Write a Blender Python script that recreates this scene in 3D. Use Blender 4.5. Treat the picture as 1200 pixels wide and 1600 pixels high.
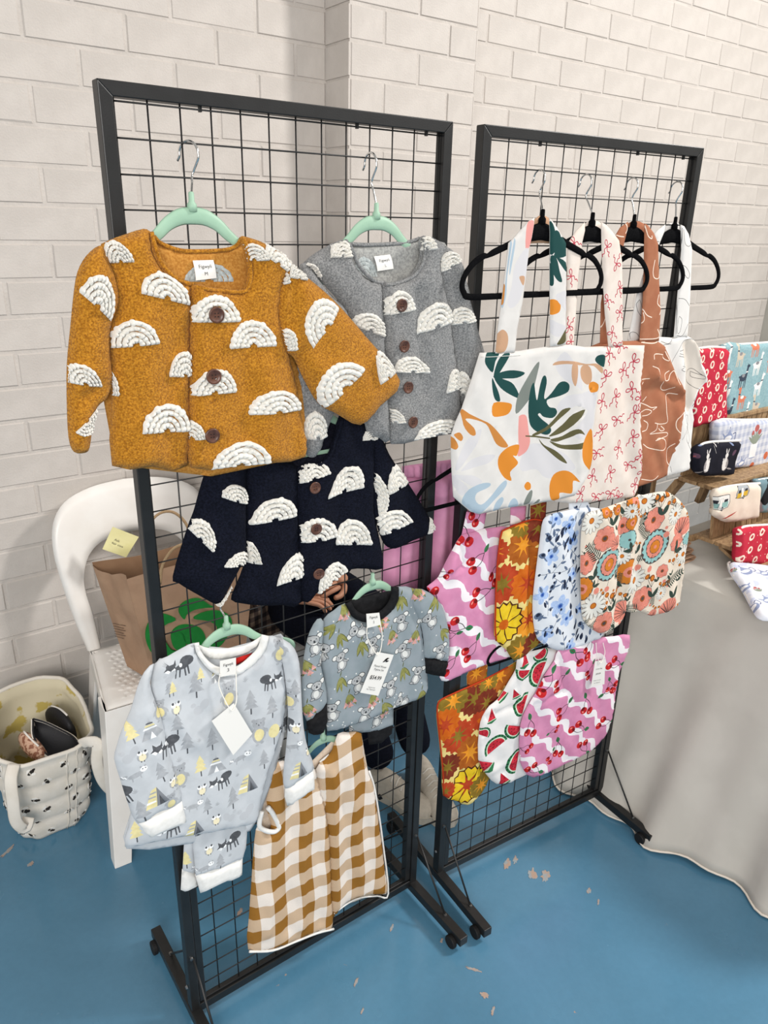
import bpy, bmesh, math, random
import numpy as np
from mathutils import Vector, Matrix
from mathutils.geometry import delaunay_2d_cdt
random.seed(7)
PI = math.pi
SC = bpy.context.scene
COL = SC.collection
for o in list(bpy.data.objects): bpy.data.objects.remove(o)

# ------------------------------------------------------------------ camera
FPX = 1170.23
CAM = np.array([-0.39261, -1.21838, 1.75705])
RM = np.array([[0.81122812, -0.58433159, 0.02157622], [-0.19434895, -0.30424912, -0.93255614], [0.55148656, 0.75232245, -0.36037967]])
cd = bpy.data.cameras.new('camera'); cam = bpy.data.objects.new('camera', cd); COL.objects.link(cam)
cd.sensor_fit = 'VERTICAL'; cd.sensor_height = 32.0; cd.lens = FPX / 1600 * 32.0
cd.clip_start = 0.02; cd.clip_end = 60
cam.matrix_world = Matrix([[RM[0][i], -RM[1][i], -RM[2][i], CAM[i]] for i in range(3)] + [[0, 0, 0, 1]])
SC.camera = cam

# ------------------------------------------------------------------ light
SC.view_settings.view_transform = 'Standard'; SC.view_settings.look = 'None'
SC.view_settings.exposure = 0.0; SC.view_settings.gamma = 1.0; SC.view_settings.use_curve_mapping = False
w = bpy.data.worlds.new('hall_light'); SC.world = w; w.use_nodes = True
bg = w.node_tree.nodes['Background']; bg.inputs[0].default_value = (1.0, 0.975, 0.94, 1); bg.inputs[1].default_value = 0.49
def area(name, loc, target, size, power, color=(1, 1, 1)):
    l = bpy.data.lights.new(name, 'AREA'); l.shape = 'RECTANGLE'; l.size, l.size_y = size; l.energy = power; l.color = color
    o = bpy.data.objects.new(name, l); COL.objects.link(o); o.location = loc
    o.rotation_euler = (Vector(target) - Vector(loc)).to_track_quat('-Z', 'Y').to_euler()
    return o
area('ceiling_light', (4.0, -1.8, 4.2), (1.1, 0.0, 0.6), (0.5, 0.8), 190, (1.0, 0.97, 0.94))
area('camera_left_fill', (-1.9, -3.0, 2.3), (0.1, 0.6, 0.4), (2.2, 1.6), 120, (1.0, 0.97, 0.94))  # added low fill from camera left, brightens chair and bag; no entrance known
area('ceiling_light', (0.9, -3.4, 4.0), (0.8, 0.0, 0.7), (2.0, 0.8), 26, (1.0, 0.97, 0.94))

# ------------------------------------------------------------------ helpers
def lin(c):
    if isinstance(c, str): c = tuple(int(c[i:i + 2], 16) for i in (0, 2, 4))
    return tuple((x / 255 / 12.92) if x / 255 <= 0.04045 else ((x / 255 + 0.055) / 1.055) ** 2.4 for x in c) + (1,)
_M = {}
def mat(name, c, rough=0.6, metal=0.0, c2=None, scale=30, bump=0.0, bscale=None, spec=0.4, sheen=0.0, weave=0, lo=0.4, hi=0.6, dist=0.002, detail=4):
    """one procedural material: two-tone noise colour, fine relief, optional weave"""
    if name in _M: return _M[name]
    m = bpy.data.materials.new(name); m.use_nodes = True; nt = m.node_tree; N = nt.nodes; L = nt.links
    b = N['Principled BSDF']; b.inputs['Base Color'].default_value = lin(c); b.inputs['Roughness'].default_value = rough
    b.inputs['Metallic'].default_value = metal; b.inputs['Specular IOR Level'].default_value = spec
    if sheen: b.inputs['Sheen Weight'].default_value = sheen; b.inputs['Sheen Roughness'].default_value = 0.6
    tc = N.new('ShaderNodeTexCoord')
    if c2 is not None:
        n = N.new('ShaderNodeTexNoise'); n.inputs['Scale'].default_value = scale; n.inputs['Detail'].default_value = detail
        L.new(tc.outputs['Object'], n.inputs['Vector'])
        r = N.new('ShaderNodeValToRGB'); r.color_ramp.elements[0].position = lo; r.color_ramp.elements[1].position = hi
        r.color_ramp.elements[0].color = lin(c); r.color_ramp.elements[1].color = lin(c2)
        L.new(n.outputs['Fac'], r.inputs['Fac']); L.new(r.outputs['Color'], b.inputs['Base Color'])
    if bump:
        n2 = N.new('ShaderNodeTexNoise'); n2.inputs['Scale'].default_value = bscale or scale * 3; n2.inputs['Detail'].default_value = 3
        L.new(tc.outputs['Object'], n2.inputs['Vector'])
        bp = N.new('ShaderNodeBump'); bp.inputs['Strength'].default_value = bump; bp.inputs['Distance'].default_value = dist
        L.new(n2.outputs['Fac'], bp.inputs['Height']); L.new(bp.outputs['Normal'], b.inputs['Normal'])
    _M[name] = m
    return m
def tag(o, label=None, cat=None, group=None, kind=None):
    if label: o['label'] = label
    if cat: o['category'] = cat
    if group: o['group'] = group
    if kind: o['kind'] = kind
    return o
def empty(name, loc, label=None, cat=None, group=None, rz=0):
    o = bpy.data.objects.new(name, None); COL.objects.link(o); o.location = loc; o.rotation_euler = (0, 0, rz)
    o.empty_display_size = 0.05
    return tag(o, label, cat, group)
def link(name, me, parent=None, mats=()):
    o = bpy.data.objects.new(name, me); COL.objects.link(o)
    for m in mats: me.materials.append(m)
    if parent is not None:
        o.parent = parent
        o.matrix_parent_inverse = PINV(parent)
    return o
def PINV(p):
    m = Matrix.LocRotScale(p.location, p.rotation_euler, p.scale)
    if p.parent is not None: m = PINV(p.parent).inverted() @ Matrix.Identity(4) if False else (WORLD(p.parent) @ p.matrix_parent_inverse @ m)
    return m.inverted()
def WORLD(p):
    m = Matrix.LocRotScale(p.location, p.rotation_euler, p.scale)
    return m if p.parent is None else WORLD(p.parent) @ p.matrix_parent_inverse @ m
class MB:
    """mesh collector in world coordinates"""
    def __init__(s): s.v = []; s.f = []; s.m = []
    def add(s, vs, fs, mi=0):
        k = len(s.v); s.v += [tuple(v) for v in vs]; s.f += [tuple(i + k for i in f) for f in fs]; s.m += [mi] * len(fs)
    def box(s, a, b, mi=0):
        (x0, y0, z0), (x1, y1, z1) = a, b
        s.add([(x, y, z) for x in (x0, x1) for y in (y0, y1) for z in (z0, z1)],
              [(0, 1, 3, 2), (4, 6, 7, 5), (0, 4, 5, 1), (2, 3, 7, 6), (0, 2, 6, 4), (1, 5, 7, 3)], mi)
    def bar(s, p, q, w, h, up=(0, 0, 1), mi=0):
        p, q, up = Vector(p), Vector(q), Vector(up); d = (q - p).normalized(); a = d.cross(up)
        if a.length < 1e-5: a = d.cross(Vector((0, 1, 0)))
        a.normalize(); b = a.cross(d); vs = [e + a * (sx * w / 2) + b * (sy * h / 2) for e in (p, q) for sx, sy in ((-1, -1), (1, -1), (1, 1), (-1, 1))]
        s.add(vs, [(3, 2, 1, 0), (4, 5, 6, 7), (0, 1, 5, 4), (1, 2, 6, 5), (2, 3, 7, 6), (3, 0, 4, 7)], mi)
    def tube(s, pts, r, n=8, mi=0, closed=False, flat=1.0, flatdir=None):
        """tube along pts; r scalar or list; flat<1 squashes the section along flatdir"""
        P = [Vector(p) for p in pts]; K = len(P); base = len(s.v); ref = Vector((0, 0, 1)) if flatdir is None else Vector(flatdir); last = None
        for i, p in enumerate(P):
            t = (P[(i + 1) % K] - P[i - 1]) if closed else (P[min(i + 1, K - 1)] - P[max(i - 1, 0)])
            t = t.normalized() if t.length > 1e-9 else Vector((0, 0, 1))
            if flatdir is not None:
                b = ref - t * ref.dot(t); b.normalize(); a = t.cross(b)
            else:
                a = (last if last is not None else (t.orthogonal())); a = a - t * a.dot(t); a.normalize(); b = t.cross(a)
            last = a; rr = r[i] if hasattr(r, '__len__') else r
            s.v += [tuple(p + a * (math.cos(2 * PI * j / n) * rr) + b * (math.sin(2 * PI * j / n) * rr * flat)) for j in range(n)]
        for i in range(K if closed else K - 1):
            for j in range(n):
                A = base + i * n; B = base + ((i + 1) % K) * n
                s.f.append((A + j, A + (j + 1) % n, B + (j + 1) % n, B + j)); s.m.append(mi)
        if not closed:
            s.f.append(tuple(base + j for j in reversed(range(n)))); s.f.append(tuple(base + (K - 1) * n + j for j in range(n))); s.m += [mi, mi]
    def lathe(s, c, axis, prof, n=20, mi=0):
        """prof: list of (radius, along-axis)"""
        ax = Vector(axis).normalized(); a = ax.orthogonal().normalized(); b = ax.cross(a); c = Vector(c); base = len(s.v)
        for r, t in prof: s.v += [tuple(c + ax * t + (a * math.cos(2 * PI * j / n) + b * math.sin(2 * PI * j / n)) * r) for j in range(n)]
        for i in range(len(prof) - 1):
            for j in range(n):
                s.f.append((base + i * n + j, base + i * n + (j + 1) % n, base + (i + 1) * n + (j + 1) % n, base + (i + 1) * n + j)); s.m.append(mi)
        s.f.append(tuple(base + j for j in reversed(range(n)))); s.f.append(tuple(base + (len(prof) - 1) * n + j for j in range(n))); s.m += [mi, mi]
    def prism(s, poly, depth, mi=0):
        """poly: list of 3D points (planar), extruded by vector depth"""
        n = len(poly); d = Vector(depth); P = [Vector(p) for p in poly]
        s.add([tuple(p) for p in P] + [tuple(p + d) for p in P], [tuple(range(n)), tuple(reversed(range(n, 2 * n)))] + [((i + 1) % n, i, i + n, (i + 1) % n + n) for i in range(n)], mi)
    def mesh(s, name='m', smooth=False):
        me = bpy.data.meshes.new(name); me.from_pydata(s.v, [], s.f); me.update()
        me.polygons.foreach_set('material_index', s.m)
        if smooth: me.polygons.foreach_set('use_smooth', [True] * len(s.f))
        return me
    def build(s, name, mats, parent=None, smooth=False, bevel=0, sub=0):
        mats = mats if isinstance(mats, (list, tuple)) else [mats]
        me = s.mesh(name, smooth); bm = bmesh.new(); bm.from_mesh(me); bmesh.ops.recalc_face_normals(bm, faces=bm.faces); bm.to_mesh(me); bm.free()
        o = link(name, me, parent, mats)
        if bevel:
            m = o.modifiers.new('bevel', 'BEVEL'); m.width = bevel; m.segments = 2; m.limit_method = 'ANGLE'
        if sub:
            m = o.modifiers.new('sub', 'SUBSURF'); m.levels = sub; m.render_levels = sub
        return o
def spline(pts, n=8, closed=False):
    """Catmull-Rom through points of any dimension"""
    P = [np.array(p, float) for p in pts]; K = len(P); out = []
    for i in range(K if closed else K - 1):
        p0 = P[i - 1] if (closed or i > 0) else 2 * P[0] - P[1]
        p1 = P[i]; p2 = P[(i + 1) % K]; p3 = P[(i + 2) % K] if (closed or i + 2 < K) else 2 * P[-1] - P[-2]
        for j in range(n):
            t = j / n
            out.append(0.5 * ((2 * p1) + (-p0 + p2) * t + (2 * p0 - 5 * p1 + 4 * p2 - p3) * t * t + (-p0 + 3 * p1 - 3 * p2 + p3) * t ** 3))
    if not closed: out.append(P[-1])
    return out

# ------------------------------------------------------------------ planes of the place (real distances)
def ray(px, py): return RM.T @ np.array([(px - 600) / FPX, (py - 800) / FPX, 1.0])
class Plane:
    """vertical plane: origin o, in-plane horizontal direction at angle th; u along it, v = height; n = towards the front"""
    def __init__(s, ox, oy, th=0.0):
        s.o = np.array([ox, oy, 0.0]); s.d = np.array([math.cos(th), math.sin(th), 0.0]); s.n = np.array([math.sin(th), -math.cos(th), 0.0]); s.th = th; s.up = np.array([0, 0, 1.0])
    def uv(s, px, py, off=0.0):
        v = ray(px, py); t = (np.dot(s.o - CAM, s.n) + off) / np.dot(v, s.n); P = CAM + v * t
        Q = P - s.o; return (float(np.dot(Q, s.d)), float(np.dot(Q, s.up)))
    def at(s, u, v, off=0.0):
        P = s.o + s.d * u + s.n * off + s.up * v; return tuple(float(a) for a in P)
    def p(s, px, py, off=0.0): return s.at(*s.uv(px, py, off), off)
class Tilt(Plane):
    """any plane: origin, in-plane direction d, in-plane up"""
    def __init__(s, o, d, up):
        s.o = np.array(o, float); s.d = np.array(d, float); s.d /= np.linalg.norm(s.d); up = np.array(up, float); up -= s.d * np.dot(up, s.d); s.up = up / np.linalg.norm(up); s.n = np.cross(s.d, s.up); s.th = 0.0
R1 = Plane(0, 0, 0); R2 = Plane(0.7207, -0.018, -0.0745)
def onz(px, py, z):
    v = ray(px, py); t = (z - CAM[2]) / v[2]; return tuple(float(a) for a in CAM + v * t)
def ony(px, py, y):
    v = ray(px, py); t = (y - CAM[1]) / v[1]; return tuple(float(a) for a in CAM + v * t)

# ------------------------------------------------------------------ the room
m_brick = mat('painted_brick', 'C2BBB4', 0.62, c2='CAC3BC', scale=9, bump=0.35, bscale=190, dist=0.0025, spec=0.3)
m_mortar = mat('painted_mortar', 'C1BAB3', 0.75, c2='CAC3BC', scale=14, bump=0.6, bscale=120, dist=0.003, spec=0.2)
def floor_mat():
    m = bpy.data.materials.new('painted_floor'); m.use_nodes = True; nt = m.node_tree; N = nt.nodes; L = nt.links; b = N['Principled BSDF']
    tc = N.new('ShaderNodeTexCoord')
    def noise(s, d=5, r=0.55, dist=0):
        n = N.new('ShaderNodeTexNoise'); n.inputs['Scale'].default_value = s; n.inputs['Detail'].default_value = d; n.inputs['Roughness'].default_value = r; n.inputs['Distortion'].default_value = dist
        L.new(tc.outputs['Object'], n.inputs['Vector']); return n
    def ramp(src, a, ca, bb, cb):
        r = N.new('ShaderNodeValToRGB'); e = r.color_ramp.elements; e[0].position = a; e[1].position = bb; e[0].color = lin(ca); e[1].color = lin(cb); L.new(src, r.inputs['Fac']); return r
    n1 = noise(2.2, 6, 0.6, 0.6); base = ramp(n1.outputs['Fac'], 0.3, '4A7994', 0.72, '5688A6')
    n2 = noise(60, 3); mx = N.new('ShaderNodeMixRGB'); mx.blend_type = 'MULTIPLY'; mx.inputs[0].default_value = 0.12
    L.new(base.outputs[0], mx.inputs[1]); L.new(n2.outputs['Fac'], mx.inputs[2])
    # worn paint: bare concrete patches where the paint has chipped
    n3 = noise(7.5, 8, 0.62, 0.3); chip = ramp(n3.outputs['Fac'], 0.695, '000000', 0.71, 'FFFFFF')
    m2 = N.new('ShaderNodeMixRGB'); L.new(chip.outputs[0], m2.inputs[0]); L.new(mx.outputs[0], m2.inputs[1]); m2.inputs[2].default_value = lin('9C8B80')
    n4 = noise(30, 6, 0.7); sc = ramp(n4.outputs['Fac'], 0.72, '000000', 0.74, 'FFFFFF'); m3 = N.new('ShaderNodeMixRGB')
    L.new(sc.outputs[0], m3.inputs[0]); L.new(m2.outputs[0], m3.inputs[1]); m3.inputs[2].default_value = lin('8FAABB')
    L.new(m3.outputs[0], b.inputs['Base Color'])
    rr = ramp(noise(4, 4).outputs['Fac'], 0.3, (95, 95, 95), 0.7, (150, 150, 150)); L.new(rr.outputs[0], b.inputs['Roughness'])
    bp = N.new('ShaderNodeBump'); bp.inputs['Strength'].default_value = 0.25; bp.inputs['Distance'].default_value = 0.002; L.new(noise(35, 6).outputs['Fac'], bp.inputs['Height']); L.new(bp.outputs[0], b.inputs['Normal'])
    return m
fl = MB(); fl.box((-3.5, -4.5, -0.05), (4.4, 1.25, 0.0)); tag(fl.build('floor', floor_mat()), kind='structure')
# chipped patches of bare concrete in the paint
def blob(c, rx, ry, seed, n=22, rot=0.0, z=0.0012):
    rnd = random.Random(seed); out = []
    for i in range(n):
        a = 2 * PI * i / n; k = rnd.uniform(0.55, 1.15); x = math.cos(a) * rx * k; y = math.sin(a) * ry * k
        out.append((c[0] + x * math.cos(rot) - y * math.sin(rot), c[1] + x * math.sin(rot) + y * math.cos(rot), z))
    return out
m_bare = mat('bare_concrete', 'A78F7F', 0.85, c2='8E9AA0', scale=60, bump=0.5, lo=0.42, hi=0.62)
flo = bpy.data.objects['floor']; pb = MB()
for i, (px, py, rx, ry) in enumerate([(792, 1350, .022, .010), (805, 1344, .018, .007), (832, 1366, .022, .014), (852, 1368, .024, .014), (920, 1392, .014, .006), (935, 1410, .012, .003), (612, 1450, .012, .004), (556, 1535, .016, .004), (566, 1580, .01, .003), (770, 1580, .014, .004), (757, 1555, .008, .012), (12, 1330, .03, .006), (48, 1350, .012, .008), (690, 1470, .008, .004), (375, 1425, .014, .006), (740, 1515, .004, .02)]):
    c = onz(px, py, 0); pb.prism(blob(c, rx, ry, i, rot=0.6), (0, 0, -0.002))
o = pb.build('worn_patch', m_bare, flo); o['kind'] = 'stuff'

YW = 1.172; BL = 0.27; BH = 0.1; Z0 = -0.017
bmeshes = []
for k in range(5):
    rnd = random.Random(k); bm = bmesh.new(); bmesh.ops.create_cube(bm, size=1.0)
    for v in bm.verts: v.co = Vector((v.co.x * (BL - 0.008), v.co.y * 0.03, v.co.z * (BH - 0.008)))
    bmesh.ops.bevel(bm, geom=[e for e in bm.edges if all(v.co.y < 0 for v in e.verts)], offset=0.0035, segments=1, affect='EDGES')
    for v in bm.verts: v.co += Vector((rnd.uniform(-1, 1) * 0.0008, rnd.uniform(-1, 1) * 0.0006, rnd.uniform(-1, 1) * 0.0010))
    me = bpy.data.meshes.new('brick'); bm.to_mesh(me); bm.free(); me.materials.append(m_brick); bmeshes.append(me)
def brick(par, inv, x0, x1, z, y, rz=0.0):
    o = bpy.data.objects.new('brick', random.choice(bmeshes)); COL.objects.link(o)
    L_ = x1 - x0
    if rz == 0.0: o.location = ((x0 + x1) / 2, y + 0.015 + random.uniform(-1, 1) * 0.0008, z + BH / 2)
    else: o.location = (y + 0.015, (x0 + x1) / 2, z + BH / 2)
    o.rotation_euler = (0, 0, rz); o.scale = ((L_ - 0.009) / (BL - 0.009), 1, 1)
    o.parent = par; o.matrix_parent_inverse = inv
def wall(name, x0, x1, y, phase, courses=30, mortar_x0=None):
    b = MB(); b.box((x0, y + 0.0030, 0), (x1, y + 0.15, Z0 + BH * courses)); o = tag(b.build(name, m_mortar), kind='structure'); inv = Matrix.Identity(4)
    for k in range(courses):
        z = Z0 + k * BH; ph = phase[k % 2]; n0 = math.floor((x0 - ph) / BL)
        j = ph + n0 * BL
        while j < x1 - 1e-6:
            a, c = max(j, x0), min(j + BL, x1)
            if c - a > 0.02: brick(o, inv, a, c, max(z, 0.0) if k == 0 else z, y)
            j += BL
    return o
# course k spans Z0 + 0.1k: course 22 (2.183..2.283) has joints at .161 mod .27
wall('wall_left', -1.33, 1.085, YW, (0.161, 0.026))
wall('wall_center', 1.085, 1.610, YW - 0.14, (1.085, 1.215))
wall('wall_right', 1.610, 4.140, YW, (0.161, 0.026))
# the pier's return face, one half brick deep
rt = bpy.data.objects['wall_center']
rb = MB()
for k in range(30):
    z = Z0 + k * BH; rb.box((1.081, YW - 0.14 + 0.002, z + 0.0045), (1.0865, YW + 0.002, z + BH - 0.0045))
    rb.box((1.6085, YW - 0.14 + 0.002, z + 0.0045), (1.613, YW + 0.002, z + BH - 0.0045))
rb.build('return_bricks', m_brick, rt)['kind'] = 'stuff'
fr = MB(); fr.box((4.14, -3.0, 0), (4.30, 1.32, 3.0)); tag(fr.build('wall_far', mat('grey_render', 'B9B7AF', 0.7, c2='C2C0B8', scale=5, bump=0.2)), kind='structure')

# ------------------------------------------------------------------ display racks
m_blk = mat('black_powder_coat', '151515', 0.42, c2='1A1A1A', scale=25, bump=0.08, bscale=400, spec=0.5)
m_wire = mat('black_wire', '1A1A1A', 0.45, spec=0.5)
m_rub = mat('black_rubber', '0E0E0F', 0.7)
m_chrome = mat('chrome', 'E2E2E0', 0.14, metal=1.0, c2='D2D2D0', scale=40)
m_screw = mat('steel_screw', '8C8C8C', 0.3, metal=1.0)
ZT, ZBI, PW = 1.937, 0.064, 0.0205
def rack(pl, label, tint=None):
    root = empty('grid_display_rack', pl.at(0.3, 0.0), label, 'display rack', 'wire-grid display racks', pl.th)
    A = lambda u, v, off=0.0: pl.at(u, v, off)
    def rbox(name, u0, u1, v0, v1, d0, d1, parent=root, m=m_blk, bevel=0.0015):
        b = MB(); c = [A(u, v, o_) for o_ in (d0, d1) for v in (v0, v1) for u in (u0, u1)]
        b.add(c, [(0, 1, 3, 2), (4, 6, 7, 5), (0, 4, 5, 1), (2, 3, 7, 6), (0, 2, 6, 4), (1, 5, 7, 3)]); return b.build(name, m, parent, bevel=bevel)
    U0, U1 = -0.0235, 0.6325
    # mitred tube frame
    def mitre(name, poly):
        b = MB(); P = [A(u, v, 0.0125) for u, v in poly]; Q = Vector(A(0, 0, -0.0125)) - Vector(A(0, 0, 0.0125)); b.prism(P, Q); return b.build(name, m_blk, root, bevel=0.0015)
    mitre('top_rail', [(U0, ZT), (U1, ZT), (U1 - PW, ZT - PW), (U0 + PW, ZT - PW)])
    mitre('post', [(U0, 0.03), (U0, ZT), (U0 + PW, ZT - PW), (U0 + PW, 0.03)])
    mitre('post', [(U1, 0.03), (U1, ZT), (U1 - PW, ZT - PW), (U1 - PW, 0.03)])
    rbox('bottom_rail', U0 + PW, U1 - PW, ZBI - 0.028, ZBI - 0.006, -0.0115, 0.0115)
    rbox('bottom_lip', U0 + PW, U1 - PW, ZBI - 0.004, ZBI, -0.006, 0.006)
    # lower stiffening uprights beside the posts
    rbox('lower_upright', U0 + PW + 0.001, U0 + PW + 0.017, ZBI, 0.80, -0.010, 0.010)
    rbox('lower_upright', U1 - PW - 0.017, U1 - PW - 0.001, ZBI, 0.80, -0.010, 0.010)
    # wires, welded 5 cm apart
    def wires(vert):
        b = MB()
        if vert: b.tube([A(0, ZBI - 0.005, 0), A(0, ZT - PW, 0)], 0.0014, 6)
        else: b.tube([A(U0 + PW, 0, 0.0026), A(U1 - PW, 0, 0.0026)], 0.0014, 6)
        me = b.mesh('wire', True); me.materials.append(m_wire); return me
    mv, mh = wires(True), wires(False); inv = PINV(root)
    for i in range(13):
        o = bpy.data.objects.new('wire', mv); COL.objects.link(o); d = pl.d * (0.05 * i if 0 < i < 12 else (0.0005 if i == 0 else 0.6095)); o.location = d; o.parent = root; o.matrix_parent_inverse = inv
    z0 = ZT - PW
    for j in range(38):
        o = bpy.data.objects.new('wire', mh); COL.objects.link(o); o.location = (0, 0, 1.913 - 0.0488 * (j if j else 0.02)); o.parent = root; o.matrix_parent_inverse = inv
    for u in (0.13, 0.42, 0.575): rbox('weld_tab', u, u + 0.004, 1.909, ZT - PW, -0.002, 0.004, bevel=0)
    for side, u in ((-1, U0 + PW / 2), (1, U1 - PW / 2)):
        ft = rbox('foot', u - 0.0125, u + 0.0125, 0.024, 0.049, -0.255, 0.225)
        for s_ in (0.195, -0.225):
            b = MB(); c = Vector(A(u - 0.017, 0.018, s_)); b.lathe(c, pl.d, [(0.0165, -0.006), (0.018, -0.004), (0.018, 0.004), (0.0165, 0.006)], 18)
            b.bar(A(u - 0.017, 0.018, s_), A(u - 0.005, 0.030, s_), 0.008, 0.008); b.build('caster', m_rub, ft, smooth=False)
        for s_ in (0.145, -0.16):
            b = MB(); b.tube([A(u + 0.004, 0.215, 0.013 if s_ > 0 else -0.013), A(u + 0.004, 0.048, s_)], 0.0028, 6); b.build('brace_rod', m_wire, root, True)
            b = MB(); b.lathe(A(u + 0.004, 0.049, s_), (0, 0, 1), [(0.005, 0), (0.004, 0.003)], 8); b.build('screw', m_screw, ft)
        b = MB(); b.lathe(A(u, 0.215, 0.0125), pl.n, [(0.0045, 0), (0.0035, 0.004)], 8); b.build('screw', m_screw, root)
        b = MB(); b.lathe(A(u - 0.0115 * (1 if side < 0 else 1), 0.12, 0.0), -pl.d, [(0.005, 0), (0.0035, 0.004)], 8); b.build('screw', m_screw, root)
    return root
rack(R1, 'left black wire-grid display rack on casters, hung with the children\'s coats and pyjamas')
rack(R2, 'right black wire-grid display rack on casters, hung with tote bags, next to the white table')

# ------------------------------------------------------------------ cloth: outline + print -> shaped double-sided mesh
def inside(P, poly):
    x, y = P[:, 0], P[:, 1]; r = np.zeros(len(P), bool); q = np.asarray(poly); j = len(q) - 1
    for i in range(len(q)):
        xi, yi = q[i]; xj, yj = q[j]
        if yi != yj:
            r ^= ((yi > y) != (yj > y)) & (x < (xj - xi) * (y - yi) / (yj - yi) + xi)
        j = i
    return r
def segdist(P, A, B, closed=True):
    A, B = np.asarray(A), np.asarray(B); D = B - A; LL = np.maximum((D * D).sum(1), 1e-12); best = np.full(len(P), 9.0)
    for a, d, l in zip(A, D, LL):
        t = np.clip(((P - a) @ d) / l, 0, 1); q = P - a - t[:, None] * d; best = np.minimum(best, np.sqrt((q * q).sum(1)))
    return best
def resample(pts, step):
    out = []; n = len(pts)
    for i in range(n):
        a, b = np.array(pts[i]), np.array(pts[(i + 1) % n]); L_ = np.hypot(*(b - a)); k = max(1, int(round(L_ / step)))
        out += [tuple(a + (b - a) * j / k) for j in range(k)]
    return out
class Shape:
    """relief of one cloth piece over its plane"""
    def __init__(s, uv, off, thick, edge, folds, seed=0, wob=0.0):
        s.uv = np.asarray(uv); s.off = off; s.thick = thick; s.edge = edge; s.folds = folds; s.wob = wob; s.seed = seed
        s.A = s.uv; s.B = np.roll(s.uv, -1, 0)
    def rel(s, P, front=True):
        P = np.asarray(P, float).reshape(-1, 2); d = segdist(P, s.A, s.B); t = np.clip(d / s.edge, 0, 1); pr = np.sqrt(np.maximum(0, 1 - (1 - t) ** 2)); h = s.thick * pr
        for (a, b, w_, amp) in s.folds:
            dd = segdist(P, [a], [b]); h = h + amp * np.exp(-(dd / w_) ** 2) * np.clip(t * 1.5, 0, 1)
        if s.wob:
            k = s.seed * 1.7; h = h + s.wob * np.clip(t, 0, 1) * (np.sin(P[:, 0] * 47 + k) * np.sin(P[:, 1] * 31 + k * 2) + 0.6 * np.sin(P[:, 0] * 90 + P[:, 1] * 60 + k))
        return h
    def z(s, u, v): return s.off + float(s.rel([(u, v)])[0])
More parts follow.
